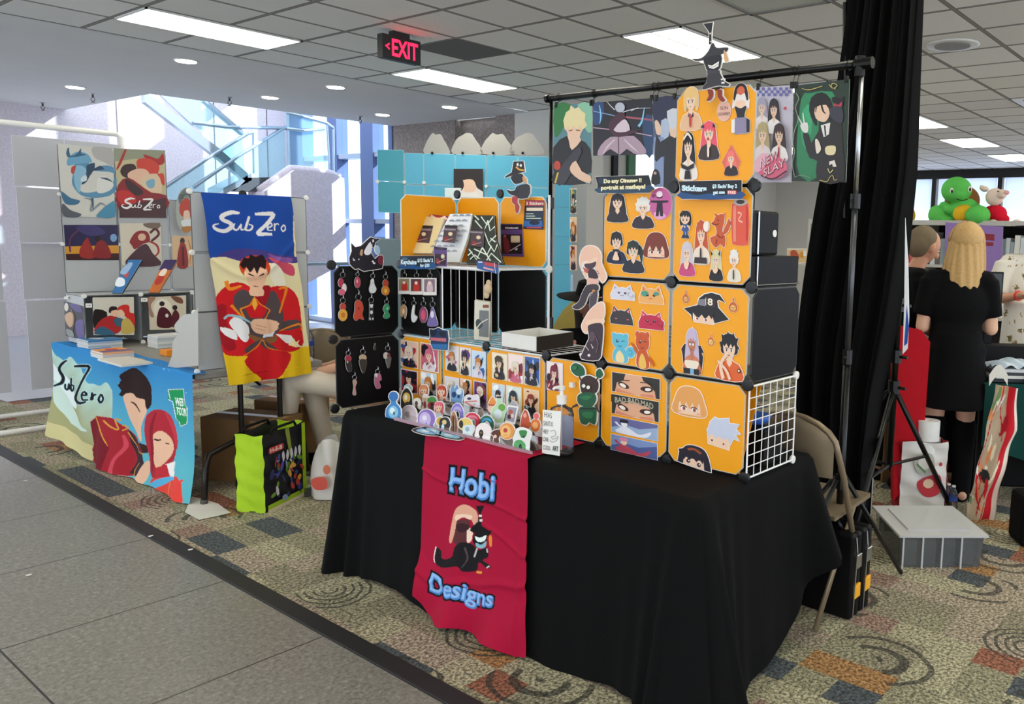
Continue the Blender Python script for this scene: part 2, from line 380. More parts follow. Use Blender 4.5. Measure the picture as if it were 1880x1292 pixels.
m = MB(); yy = [(11.06, .1), (11.56, .34), (12.56, .27), (13.6, .4)]
for y, d in yy: m.box((WX-.1, y, 0), (WX+.1, y+d, 8.4))
structure(m, 'wall_atrium', PIER)
TR = mat('pale_metal_frame', '#a7b3c6', .4, metal=.3)
for i, (y, d) in enumerate(yy[:-1]):
    y1 = yy[i+1][0] if i+1 < len(yy) else AY
    p = MB()
    for z in (.05, 1.72, 2.75, 4.6, 6.4, 8.2): p.box((WX-.08, y+d, z-.035), (WX+.12, y1, z+.035))
    f = structure(p, 'window_%d' % (20+i), TR)
    q = MB(); q.box((WX, y+d, 0), (WX+.008, y1, 8.4)); q.build('pane', PANE, f)
# low pale building wall outside, seen through the panes
structure(MB().box((13, 10.6, 0), (13.3, 22, 1.6)), 'wall_outside', mat('pale_outside_wall', '#e9e6ef', .8))
structure(MB().box((7.9, 8.3, -.1), (40, 40, -.02)), 'floor', mat('pale_paving', '#cfcdd0', .8))
# ================================================================== ceiling fittings
WARM = mat('lit_diffuser', '#fffbe6', .5, noise=0, emit=LAMP)
TRIM = mat('white_fitting_metal', '#dcdcd8', .4)
def troffer(x, y, lit=True, label=None):
    t = thing('ceiling_light', (x+.61, y+.305, CH), label, 'ceiling light', 'fluorescent troffers set in the ceiling grid')
    a = MB()
    a.box((x+.012, y+.012, CH-.012), (x+.028, y+.598, CH+.02)); a.box((x+1.19, y+.012, CH-.012), (x+1.206, y+.598, CH+.02))
    a.box((x+.012, y+.012, CH-.012), (x+1.206, y+.028, CH+.02)); a.box((x+.012, y+.582, CH-.012), (x+1.206, y+.598, CH+.02))
    a.box((x+.02, y+.297, CH-.014), (x+1.2, y+.313, CH-.006))
    a.build('frame', TRIM, t)
    b = MB(); b.box((x+.028, y+.028, CH-.01), (x+1.19, y+.297, CH+.01)); b.box((x+.028, y+.313, CH-.01), (x+1.19, y+.582, CH+.01)); b.build('diffuser', WARM, t)
    return t
names = {(2.65, 6.84): 'long fluorescent ceiling light nearest the left, over the plaster ceiling edge',
 (5.09, 6.84): 'fluorescent ceiling light directly below and right of the red exit sign',
 (5.09, 3.79): 'fluorescent ceiling light behind the top witch hat cutout',
 (7.53, 3.79): 'fluorescent ceiling light mostly hidden behind the green poster',
 (9.97, 3.79): 'fluorescent ceiling light just right of the black curtain edge',
 (12.41, 3.79): 'fluorescent ceiling light, second right of the black curtain',
 (14.85, 3.79): 'fluorescent ceiling light at the right edge of the photo, furthest away'}
for y in (6.84, 3.79, .74, -2.31):
    for x in (-4.67, -2.23, .21, 2.65, 5.09, 7.53, 9.97, 12.41, 14.85):
        if y == 6.84 and x > 5.1 and x < 9: continue
        if y == 3.79 and x < 2.6 or y == 6.84 and x < 2.6:
            pass
        troffer(x, y, True, names.get((x, y), 'fluorescent ceiling light outside the picture over the hall'))
DL = mat('lit_downlight', '#fff6ee', .5, noise=0, emit=26)
dn = {(3.7, 8.67): 'round downlight below the long light, largest of the plaster ceiling', (3.7, 11.55): 'round downlight furthest left in the plaster ceiling',
 (5.25, 10.1): 'round downlight above the stair balustrade', (5.25, 8.67): 'round downlight left of the exit sign, above the blue windows',
 (6.8, 10.1): 'round downlight close to the window wall corner', (6.8, 8.67): 'round downlight furthest right, below the right fluorescent light'}
for (x, y), lb in dn.items():
    t = thing('downlight', (x, y, CH), lb, 'ceiling light', 'recessed downlights')
    a = MB(); a.lathe((x, y, CH-.012), [(.085, .0125), (.105, .012), (.108, .004), (.1, 0), (.085, .004)], 28); a.build('ring', TRIM, t, smooth=True)
    b = MB(); b.lathe((x, y, CH-.016), [(.086, 0), (.086, .006)], 28); b.build('lamp', DL, t)
for i, (px, py, lb) in enumerate([(421, 178, 'sprinkler head right of the atrium edge peak'), (661, 213, 'sprinkler head near the window wall corner'), (170, 172, 'sprinkler head right of the leftmost downlight'), (78, 188, 'sprinkler head below the leftmost downlight')]):
    p = onz(px, py, CH); x, y = p[:2]
    t = thing('sprinkler', (x, y, CH), lb, 'sprinkler', 'ceiling sprinkler heads')
    a = MB(); a.lathe((x, y, CH-.012), [(.03, 0), (.035, .01), (.035, .012)], 14); a.build('plate', STEEL, t, smooth=True)
    b = MB(); b.tube([(x, y, CH), (x, y, CH-.05)], .012); b.tube([(x-.018, y, CH-.05), (x-.02, y, CH-.075), (x, y, CH-.1)], .004); b.tube([(x+.018, y, CH-.05), (x+.02, y, CH-.075), (x, y, CH-.1)], .004); b.lathe((x, y, CH-.104), [(.026, 0), (.026, .003)], 12); b.build('head', mat('dark_brass', '#4d4a45', .35, metal=.8), t)
# dim flat panel, speaker, vents
t = thing('ceiling_panel', (4.48, 2.87, CH), 'unlit frosted ceiling panel at the top edge of the photo, left of the curtain pole', 'ceiling light')
a = MB(); a.box((3.89, 2.585, CH-.006), (5.075, 3.165, CH+.01)); a.build('diffuser', mat('frosted_panel', '#c7ccc6', .3, noise=.12, scale=3), t)
a = MB(); a.box((3.87, 2.565, CH-.014), (5.095, 2.59, CH+.01)); a.box((3.87, 3.16, CH-.014), (5.095, 3.185, CH+.01)); a.box((3.87, 2.57, CH-.014), (3.895, 3.18, CH+.01)); a.box((5.07, 2.57, CH-.014), (5.095, 3.18, CH+.01)); a.build('frame', mat('grey_trim', '#7c7a76', .5), t)
x, y = 6.67, 2.29
t = thing('ceiling_speaker', (x, y, CH), 'round grey ceiling speaker with a white ring right of the curtain', 'speaker')
a = MB(); a.lathe((x, y, CH-.014), [(.13, .014), (.2, .014), (.205, .006), (.19, 0), (.135, .003)], 32); a.build('ring', TRIM, t, smooth=True)
a = MB(); a.lathe((x, y, CH-.018), [(.136, 0), (.136, .006)], 32); a.build('grille', mat('grey_mesh', '#8c8a87', .6), t)
t = thing('ceiling_vent', (9.6, 2.25, CH), 'white slotted air vent near the right edge of the ceiling', 'vent')
a = MB(); a.box((9.4, 1.96, CH-.012), (10.0, 2.55, CH+.005)); a.build('plate', TRIM, t)
a = MB()
for k in range(5): a.box((9.46, 2.02+k*.1, CH-.018), (9.94, 2.05+k*.1, CH-.011))
a.build('slat', mat('grey_trim', '#7c7a76', .5), t)
m = MB(); m.box((4.48+.006, 5.01+.61+.006, CH-.004), (5.085, 6.225, CH+.002)); put(m.build('ceiling_tile', mat('dark_ceiling_tile', '#6f6f6e', .9, noise=.08, scale=80)), 'single dark grey ceiling tile right of the exit sign', 'ceiling tile')
# ================================================================== printed art: flat shapes layered a fraction of a millimetre apart
def smooth(pts, k=5):
    n = len(pts); out = []
    for i in range(n):
        p0, p1, p2, p3 = [np.array(pts[(i+j-1) % n], float) for j in range(4)]
        for t in np.linspace(0, 1, k, endpoint=False):
            out.append(tuple(.5*((2*p1)+(-p0+p2)*t+(2*p0-5*p1+4*p2-p3)*t*t+(-p0+3*p1-3*p2+p3)*t**3)))
    return out
def circ(cx, cy, rx, ry=None, n=16, a0=0, rot=0):
    ry = rx if ry is None else ry; c, s = math.cos(rot), math.sin(rot); o = []
    for k in range(n):
        a = a0+2*math.pi*k/n; x, y = rx*math.cos(a), ry*math.sin(a); o.append((cx+x*c-y*s, cy+x*s+y*c))
    return o
def rect(x0, y0, x1, y1, r=0):
    if r <= 0: return [(x0, y0), (x1, y0), (x1, y1), (x0, y1)]
    o = []
    for (cx, cy, a) in ((x1-r, y0+r, -90), (x1-r, y1-r, 0), (x0+r, y1-r, 90), (x0+r, y0+r, 180)):
        for k in range(4): t = math.radians(a+30*k); o.append((cx+r*math.cos(t), cy+r*math.sin(t)))
    return o
def stroke(pts, w_, k=4):
    """brush stroke: open polyline with width(s) -> outline"""
    P_ = [np.array(p, float) for p in pts]; n = len(P_); ws = list(w_) if hasattr(w_, '__len__') else [w_]*n
    if n > 2 and k > 1:
        q, qw = [], []
        for i in range(n-1):
            p0, p1, p2, p3 = P_[max(i-1, 0)], P_[i], P_[i+1], P_[min(i+2, n-1)]
            for t in np.linspace(0, 1, k, endpoint=False):
                q.append(.5*((2*p1)+(-p0+p2)*t+(2*p0-5*p1+4*p2-p3)*t*t+(-p0+3*p1-3*p2+p3)*t**3)); qw.append(ws[i]*(1-t)+ws[i+1]*t)
        q.append(P_[-1]); qw.append(ws[-1]); P_, ws = q, qw
    L, R = [], []
    for i, p in enumerate(P_):
        d = P_[min(i+1, len(P_)-1)]-P_[max(i-1, 0)]; d = d/(np.linalg.norm(d)+1e-9); nn = np.array([-d[1], d[0]])
        L.append(tuple(p+nn*ws[i]/2)); R.append(tuple(p-nn*ws[i]/2))
    return ('strip', L, R)
def grow(pts, d):
    """outline pushed outwards by d"""
    P_ = [np.array(p, float) for p in pts]; n = len(P_); ar = sum(P_[i][0]*P_[(i+1) % n][1]-P_[(i+1) % n][0]*P_[i][1] for i in range(n))
    sg = 1 if ar > 0 else -1; o = []
    for i in range(n):
        a = P_[i]-P_[i-1]; b = P_[(i+1) % n]-P_[i]; a = a/(np.linalg.norm(a)+1e-9); b = b/(np.linalg.norm(b)+1e-9)
        nn = np.array([a[1]+b[1], -a[0]-b[0]])*sg; l = np.linalg.norm(nn)
        nn = nn/l if l > .35 else np.array([a[1], -a[0]])*sg; o.append(tuple(P_[i]+nn*d))
    return o
_fc = {}
def text2d(s, bold=0., shear=0., sx=1.):
    """text as (verts, faces) with unit cap height, origin at left baseline, y up"""
    key = (s, bold, shear, sx)
    if key in _fc: return _fc[key]
    cu = bpy.data.curves.new('t', 'FONT'); cu.body = s; cu.size = 1; cu.resolution_u = 3; cu.offset = bold; cu.shear = shear
    ob = bpy.data.objects.new('t', cu); COL.objects.link(ob); dg = bpy.context.evaluated_depsgraph_get()
    me = bpy.data.meshes.new_from_object(ob.evaluated_get(dg)); k = 1/.69
    vs = [(v.co.x*k*sx, v.co.y*k) for v in me.vertices]; fs = [tuple(p.vertices) for p in me.polygons]
    bpy.data.objects.remove(ob); bpy.data.curves.remove(cu); bpy.data.meshes.remove(me)
    _fc[key] = (vs, fs); return vs, fs
def text(s, x, y, h, w_=None, bold=0., shear=0., rot=0., arc=0.):
    """text fitted in the y-down art plane: left x, baseline y, height h, total width w_"""
    vs, fs = text2d(s, bold, shear)
    x0 = min(v[0] for v in vs); x1 = max(v[0] for v in vs); k = (w_/(x1-x0)) if w_ else h
    c, sn = math.cos(rot), math.sin(rot); o = []
    for (a, b) in vs:
        u, v = (a-x0)*k, -b*h
        if arc: v -= arc*math.sin(math.pi*(a-x0)/(x1-x0))
        o.append((x+u*c-v*sn, y+u*sn+v*c))
    return ('mesh', o, fs)
def shape_pts(s):
    if isinstance(s, tuple) and s[0] == 'strip': return s[1]+s[2][::-1]
    if isinstance(s, tuple) and s[0] == 'mesh': return s[1]
    return s
def mapshape(s, fn):
    if isinstance(s, tuple) and s[0] == 'strip': return ('strip', [fn(p) for p in s[1]], [fn(p) for p in s[2]])
    if isinstance(s, tuple) and s[0] == 'mesh': return ('mesh', [fn(p) for p in s[1]], s[2])
    return [fn(p) for p in s]
def fit(layers, x0, y0, x1, y1, tl=0., tr=0.):
    """unit art (0..1, y down) placed into a box; tl/tr = extra drop of the right side (top/bottom) for perspective-traced boxes"""
    def fn(p):
        u, v = p; return (x0+(x1-x0)*u, (y0+tl*u)*(1-v)+(y1+tr*u)*v)
    return [(c, mapshape(s, fn)) for c, s in layers]
def tri2(pts):
    """ear-clipping by bmesh for a 2D outline"""
    from mathutils.geometry import tessellate_polygon
    return tessellate_polygon([[Vector((p[0], p[1], 0)) for p in pts]])
def art_into(mb, layers, to3, nrm, step=.00035, start=.0004):
    """to3: 2D -> 3D point on the surface; nrm: outward normal"""
    nrm = np.array(nrm, float); off = start
    for col, s in layers:
        if isinstance(s, tuple) and s[0] == 'strip':
            L, R = s[1], s[2]; n = len(L); P_ = [to3(*p)+nrm*off for p in L]+[to3(*p)+nrm*off for p in R]
            mb.add(P_, [(i, i+1, n+i+1, n+i) for i in range(n-1)], col)
        elif isinstance(s, tuple) and s[0] == 'mesh':
            mb.add([to3(*p)+nrm*off for p in s[1]], s[2], col)
        else:
            mb.add([to3(*p)+nrm*off for p in s], [tuple(t) for t in tri2(s)], col)
        off += step
    return mb
class PL:
    """a plane in the room on which photo pixels can be looked up; nrm points to the viewer's side"""
    def __init__(s, kind, val, nrm=None): s.k = kind; s.val = val; s.n = np.array(nrm if nrm is not None else {'x': (-1, 0, 0), 'y': (0, -1, 0), 'z': (0, 0, 1)}[kind], float)
    def __call__(s, x, y): return (onx if s.k == 'x' else ony if s.k == 'y' else onz)(x, y, s.val)
class PLG:
    """general plane through point p with normal n"""
    def __init__(s, p, n): s.p = np.array(p, float); s.n = np.array(n, float)/np.linalg.norm(n)
    def __call__(s, x, y):
        d = ray(x, y); o = np.array([0, 0, HC]); return o+d*np.dot(s.p-o, s.n)/np.dot(d, s.n)
class UV:
    """a free plane: origin at top left, unit vectors to the right and down, size in metres"""
    def __init__(s, o, r, d, w_, h, n=None):
        s.o = np.array(o, float); s.r = np.array(r, float)/np.linalg.norm(r); s.d = np.array(d, float)/np.linalg.norm(d); s.w, s.h = w_, h
        s.n = np.cross(s.r, s.d)*-1 if n is None else np.array(n, float)
        s.n = s.n/np.linalg.norm(s.n)
    def __call__(s, x, y): return s.o+s.r*s.w*x+s.d*s.h*y
def crop(pl, x0, y0, sc):
    """look-up in the pixels of an enlarged crop"""
    f = lambda x, y: pl(x0+x/sc, y0+y/sc)
    f.n = pl.n; return f
def hull(pts):
    pts = sorted(set((round(p[0], 5), round(p[1], 5)) for p in pts))
    def half(ps):
        h = []
        for p in ps:
            while len(h) >= 2 and (h[-1][0]-h[-2][0])*(p[1]-h[-2][1])-(h[-1][1]-h[-2][1])*(p[0]-h[-2][0]) <= 0: h.pop()
            h.append(p)
        return h
    a, b = half(pts), half(pts[::-1]); return a[:-1]+b[:-1]
def card(name, pl, layers, label=None, cat=None, group=None, thick=.0015, gap=.001, border=0., bcol='#f6f1ea', material=None, base=None, parent=None, back='#e8e6e0', kind=None):
    """a printed flat thing of real thickness. base = outline (2D); border = white margin round every solid shape"""
    mb = MB(); n = pl.n; fr = gap+thick
    if base is not None:
        P_ = [pl(*p)+n*gap for p in base]
        tr_ = [tuple(t) for t in tri2(base)]; k = len(P_)
        mb.add([p+n*thick for p in P_], tr_, bcol); mb.add(P_, [t[::-1] for t in tr_], back)
        mb.add(P_+[p+n*thick for p in P_], [(i, (i+1) % k, k+(i+1) % k, k+i) for i in range(k)], back)
    if border:
        o = 0
        for c, s in layers:
            if isinstance(s, tuple): continue
            g = grow(s, border); P_ = [pl(*p)+n*(gap) for p in g]; tr_ = [tuple(t) for t in tri2(g)]; k = len(P_)
            q = [p+n*(thick-o) for p in P_]; mb.add(q, tr_, bcol); mb.add(P_+q, [(i, (i+1) % k, k+(i+1) % k, k+i) for i in range(k)], back)
            mb.add(P_, [t[::-1] for t in tr_], back); o += .00001
    art_into(mb, layers, pl, n, start=fr+.0003)
    return mb.build(name, material or PRINT, parent, label=label, cat=cat, group=group, kind=kind)

# ------------------------------------------------------------------ generic figures (unit box, y down)
SK, DK = '#f3cdb0', '#2a2024'
def bust(hair='#2b2426', cloth='#2a2730', skin=SK, style='short', eye='#4a2c22', acc=None, line='#30242a', collar=None):
    L = []
    if style in ('long', 'twin', 'veil'): L.append((hair, smooth([(.5, .0), (.76, .08), (.86, .35), (.92, .7), (.86, .93), (.66, .9), (.34, .9), (.14, .93), (.08, .7), (.14, .35), (.24, .08)])))
    if style == 'tail': L.append((hair, smooth([(.62, .1), (.9, .2), (.95, .5), (.88, .75), (.8, .5), (.7, .3)])))
    L.append((cloth, smooth([(.5, .56), (.7, .62), (.9, .7), (.98, 1.0), (.02, 1.0), (.1, .7), (.3, .62)], 3)))
    L.append((skin, [(.42, .46), (.58, .46), (.6, .64), (.5, .74), (.4, .64)]))
    if collar: L.append((collar, [(.4, .6), (.5, .74), (.36, .7)])); L.append((collar, [(.6, .6), (.5, .74), (.64, .7)]))
    L.append((hair, smooth([(.5, .0), (.72, .06), (.8, .26), (.76, .44), (.24, .44), (.2, .26), (.28, .06)])))
    L.append((skin, smooth([(.5, .14), (.7, .2), (.71, .38), (.62, .5), (.5, .56), (.38, .5), (.29, .38), (.3, .2)])))
    if style == 'spiky': b = [(.2, .34), (.14, .2), (.24, .18), (.22, .02), (.36, .08), (.46, -.04), (.54, .06), (.68, -.02), (.7, .1), (.84, .08), (.78, .22), (.88, .3), (.74, .36), (.7, .24), (.62, .3), (.56, .22), (.48, .32), (.4, .22), (.32, .3), (.28, .24)]
    elif style == 'bob': b = smooth([(.5, -.0), (.78, .08), (.86, .34), (.8, .56), (.72, .5), (.71, .28), (.6, .26), (.5, .3), (.4, .25), (.3, .28), (.28, .5), (.2, .56), (.14, .34), (.22, .08)])
    else: b = [(.26, .4), (.2, .24), (.26, .06), (.5, -.02), (.74, .06), (.8, .24), (.75, .4), (.71, .25), (.64, .3), (.58, .2), (.52, .3), (.44, .2), (.38, .3), (.3, .24)]
    L.append((hair, b))
    for x in (.41, .59): L.append(('#ffffff', circ(x, .355, .05, .035, 10))); L.append((eye, circ(x, .36, .026, .034, 8))); L.append((line, stroke([(x-.055, .33), (x, .315), (x+.055, .33)], .014, 3)))
    L.append((line, stroke([(.46, .46), (.5, .475), (.54, .46)], .012, 3))); L.append(('#e2a890', circ(.5, .41, .012, .01, 6)))
    if acc: L.append((acc, smooth([(.46, .66), (.54, .66), (.55, .9), (.5, .96), (.45, .9)], 2)))
    return L
def chibi(hair='#d9a87c', cloth='#3c3238', skin=SK, legs='#3a3030', boots='#7a2a2a', acc='#e8c24a', eye='#8a2a2a', arms=True):
    L = [(hair, smooth([(.5, 0), (.8, .08), (.9, .3), (.86, .52), (.7, .55), (.3, .55), (.14, .52), (.1, .3), (.2, .08)])),
         (legs, [(.36, .66), (.49, .66), (.47, .93), (.34, .93)]), (legs, [(.51, .66), (.64, .66), (.66, .93), (.53, .93)]),
         (boots, smooth([(.33, .88), (.48, .88), (.48, 1.0), (.25, 1.0), (.27, .94)], 3)), (boots, smooth([(.52, .88), (.67, .88), (.73, .94), (.75, 1.0), (.52, 1.0)], 3)),
         (cloth, smooth([(.5, .44), (.64, .5), (.72, .74), (.28, .74), (.36, .5)], 3))]
    if arms: L += [(skin, stroke([(.36, .54), (.22, .64), (.2, .7)], [.08, .06, .05])), (skin, stroke([(.64, .54), (.78, .62), (.82, .68)], [.08, .06, .05]))]
    L += [(skin, smooth([(.5, .1), (.76, .2), (.78, .36), (.6, .48), (.4, .48), (.22, .36), (.24, .2)])),
          (hair, [(.16, .32), (.14, .14), (.34, .0), (.66, .0), (.86, .14), (.84, .32), (.76, .2), (.66, .26), (.58, .16), (.48, .26), (.4, .16), (.3, .26), (.24, .18)]),
          (eye, circ(.38, .33, .045, .05, 10)), (eye, circ(.62, .33, .045, .05, 10)), ('#ffffff', circ(.395, .315, .016, .018, 8)), ('#ffffff', circ(.635, .315, .016, .018, 8)),
          ('#c06a5a', circ(.5, .42, .03, .012, 8)), (acc, [(.44, .56), (.56, .56), (.5, .64)])]
    return L
def peek(hair='#7a3322', skin=SK, eye='#8a3a2a', bangs=6):
    L = [(hair, smooth([(.5, 0), (.8, .1), (.96, .45), (1.0, 1.0), (.0, 1.0), (.04, .45), (.2, .1)], 4)), (skin, [(.16, .55), (.84, .55), (.86, 1.0), (.14, 1.0)])]
    b = [(.1, .4), (.9, .4)]; pts = [(.08, .3), (.92, .3)]
    for i in range(bangs+1): x = .9-.8*i/bangs; pts.append((x, .82 if i % 2 == 0 else .55))
    L.append((hair, pts))
    for x in (.32, .66): L.append(('#ffffff', circ(x, .8, .09, .07, 12))); L.append((eye, circ(x+.01, .8, .05, .07, 10))); L.append(('#20161a', stroke([(x-.1, .76), (x, .7), (x+.1, .76)], .03, 3)))
    L += [('#f0a48e', circ(.2, .92, .06, .03, 8)), ('#f0a48e', circ(.8, .92, .06, .03, 8))]
    return L
def catp(c='#3a3338', ear='#e59a9a', line='#20181c', spots=None, paw=False):
    L = [(c, smooth([(.08, 1.0), (.06, .7), (.14, .4)], 1)+[(.2, .02), (.36, .26), (.5, .22), (.64, .26), (.8, .04), (.86, .4), (.94, .7), (.96, 1.0)]), (ear, [(.21, .12), (.3, .28), (.19, .34)]), (ear, [(.79, .14), (.82, .36), (.71, .28)])]
    if spots: L.append((spots, circ(.28, .5, .14, .16, 12))); L.append((spots, circ(.7, .46, .1, .1, 12)))
    for x in (.38, .62): L.append((line, circ(x, .56, .045, .07, 10))); L.append(('#ffffff', circ(x+.012, .53, .014, .02, 6)))
    L.append((line, stroke([(.44, .72), (.48, .76), (.5, .72), (.52, .76), (.56, .72)], .014, 2)))
    if paw: L.append((c, circ(.84, .62, .13, .2, 14))); L.append((line, stroke(circ(.84, .62, .09, .15, 10)[:8], .012, 2)))
    return L
def critter(c='#63b9d2', belly='#f3dd9a', line='#22303a', tail=True):
    L = []
    if tail: L += [(c, circ(.8, .62, .17, .2, 16)), (line, stroke([(.74, .6), (.8, .54), (.86, .6), (.84, .7), (.76, .7)], .012, 3))]
    L += [(c, smooth([(.2, 1.0), (.16, .7), (.3, .5), (.56, .5), (.68, .7), (.68, 1.0)], 3)), (belly, smooth([(.28, 1.0), (.27, .78), (.4, .6), (.55, .78), (.56, 1.0)], 3)),
          (c, circ(.42, .28, .3, .28, 18)), (c, circ(.2, .08, .09, .1, 10)), (c, circ(.64, .08, .09, .1, 10)), (line, circ(.32, .27, .045, .06, 10)), ('#ffffff', circ(.33, .25, .015, .02, 6)),
          (line, stroke([(.48, .28), (.54, .25), (.6, .28)], .016, 3)), (line, stroke([(.34, .42), (.42, .46), (.5, .42)], .014, 3))]
    return L
def flame(c='#c7632c', c2='#f0c070', f='#7a2f1c'):
    return [(c, smooth([(.5, 0), (.62, .14), (.56, .28), (.8, .42), (.94, .68), (.8, .92), (.5, 1.0), (.2, .92), (.06, .68), (.22, .42), (.44, .3)])), (c2, circ(.5, .72, .27, .2, 14)), (f, circ(.4, .7, .05, .05, 8)), (f, circ(.6, .7, .05, .05, 8)), (f, stroke([(.4, .82), (.5, .86), (.6, .82)], .04, 2))]
def beast(c='#c8562a', d='#7c2d18'):
    return [(c, smooth([(.9, .15), (1.0, .3), (.84, .55), (.62, .6), (.7, .42), (.8, .3)])), (c, smooth([(.3, .08), (.62, .02), (.7, .2), (.6, .5), (.75, .7), (.7, .98), (.5, .9), (.3, 1.0), (.1, .9), (.02, .72), (.3, .62), (.28, .4), (.06, .3), (.18, .22)])), (c, [(.3, .12), (.22, -.02), (.42, .06)]), (c, [(.6, .1), (.74, -.04), (.7, .16)]), (d, circ(.4, .2, .035, .03, 8)), (d, stroke([(.12, .3), (.3, .33), (.42, .3)], .03, 3)), (d, stroke([(.36, .62), (.5, .7), (.66, .68)], .025, 3)), (d, stroke([(.3, .9), (.34, .76)], .03, 1))]
PAL = [('#b5343a', '#f2c9b4', '#2a2a44'), ('#3c62a8', '#cfe3f2', '#e8dcec'), ('#6a3f8a', '#f0d4e8', '#2b2030'), ('#e0b13a', '#f6ead0', '#4a3a2a'), ('#2f3038', '#e4e0e4', '#a53038'), ('#d06a82', '#fbe6e2', '#7a2a3a'), ('#3b7f86', '#e2f0ea', '#20343c'), ('#8a3a26', '#f4cda4', '#3a1a14')]
def mini(seed, border='#f3d9b0', dens=9, land=False):
    """small busy illustration: abstract background, a figure, flashes of colour"""
    r = random.Random(seed); a, b, c = PAL[seed % len(PAL)]; L = [(border, rect(0, 0, 1, 1)), (b if r.random() < .5 else a, rect(.05, .04, .95, .96))]
    pal = [a, b, c, '#ffffff', '#1d1a22', PAL[(seed*3+1) % len(PAL)][0]]
    for k in range(dens):
        x, y = r.uniform(.12, .88), r.uniform(.12, .88); w1, h1 = r.uniform(.04, .22), r.uniform(.05, .3)
        pts = [(min(.95, max(.05, px)), min(.96, max(.04, py))) for px, py in circ(x, y, w1, h1, 7, r.random()*6, r.random()*3)]
        L.append((r.choice(pal), pts))
    f = bust(hair=r.choice([c, '#2a2226', a, '#e9dcc8', '#c9803a']), cloth=r.choice([a, c, '#2a2730', '#e9e2e2']), style=r.choice(['long', 'short', 'spiky', 'bob']))
    if land: L += fit(f, .08, .14, .5, .96)+fit(bust(hair=a, cloth=c, style='long'), .5, .18, .92, .96)
    else: L += fit(f, .18, r.uniform(.1, .25), .84, .96)
    for k in range(4):
        x, y = r.uniform(.1, .8), r.uniform(.6, .9); L.append((r.choice(pal), stroke([(x, y), (x+r.uniform(-.1, .12), y-.12), (min(.93, x+r.uniform(0, .2)), y-.05)], [.05, .03, .01], 3)))
    return L
def raster(layers, W, H, bg='#ffffff'):
    """unit art -> array of vertex colours for cloth"""
    img = np.zeros((H+1, W+1, 3)); img[:] = lin(bg) if not callable(bg) else 0
    gx, gy = np.meshgrid(np.linspace(0, 1, W+1), np.linspace(0, 1, H+1))
    if callable(bg):
        for j in range(H+1):
            for i in range(W+1): img[j, i] = bg(i/W, j/H)
    def fill(pts, c):
        xs = [p[0] for p in pts]; ys = [p[1] for p in pts]
        i0, i1 = max(0, int(min(xs)*W)), min(W, int(max(xs)*W)+1); j0, j1 = max(0, int(min(ys)*H)), min(H, int(max(ys)*H)+1)
        if i1 < i0 or j1 < j0: return
        X_ = gx[j0:j1+1, i0:i1+1]; Y_ = gy[j0:j1+1, i0:i1+1]; ins = np.zeros(X_.shape, bool); n = len(pts)
        for k in range(n):
            (x1, y1), (x2, y2) = pts[k], pts[(k+1) % n]
            if y1 == y2: continue
            cond = ((y1 > Y_) != (y2 > Y_)) & (X_ < (x2-x1)*(Y_-y1)/(y2-y1)+x1); ins ^= cond
        img[j0:j1+1, i0:i1+1][ins] = c
    for col, s in layers:
        c = np.array(lin(col))
        if isinstance(s, tuple) and s[0] == 'mesh':
            for f in s[2]: fill([s[1][i] for i in f], c)
        elif isinstance(s, tuple):
            for i in range(len(s[1])-1): fill([s[1][i], s[1][i+1], s[2][i+1], s[2][i]], c)
        else: fill(s, c)
    return img
def cloth_print(name, fn, img, material, parent=None, thick=.0, **k):
    """cloth surface fn(u,v) -> 3D, coloured per vertex from img"""
    H, W = img.shape[0]-1, img.shape[1]-1
    v = np.array([fn(i/W, j/H) for j in range(H+1) for i in range(W+1)]); lo, hi = v.min(0), v.max(0)
    o0 = LOCS[parent.name] if parent else np.array([(lo[0]+hi[0])/2, (lo[1]+hi[1])/2, lo[2]])
    fs = [(j*(W+1)+i, (j+1)*(W+1)+i, (j+1)*(W+1)+i+1, j*(W+1)+i+1) for j in range(H) for i in range(W)]
    me = bpy.data.meshes.new(name); me.from_pydata([tuple(p) for p in v-o0], [], fs); me.materials.append(material)
    at = me.attributes.new('Col', 'FLOAT_COLOR', 'POINT'); a = np.ones((len(v), 4)); a[:, :3] = img.reshape(-1, 3); at.data.foreach_set('color', a.ravel())
    me.polygons.foreach_set('use_smooth', [True]*len(me.polygons)); me.update()
    o = bpy.data.objects.new(name, me); COL.objects.link(o)
    if parent: o.parent = parent
    else: o.location = o0
    LOCS[o.name] = o0
    return put(o, k.get('label'), k.get('cat'), k.get('group'), k.get('kind'))
# ================================================================== main booth: table, cloth, runner
TZ = .745
t = thing('folding_table', (2.5, 2.46, 0), 'long folding table completely hidden under the black cloth of the front booth', 'table')
m = MB(); m.box((2.12, 1.47, .7), (2.88, 3.45, .74)); m.build('tabletop', mat('grey_table_top', '#8b8984', .6), t, bevel=.008)
for x in (2.2, 2.8):
    for y in (1.7, 3.25): m = MB(); m.tube([(x, y, .7), (x, y, .0)], .014); m.build('leg', BMET, t)
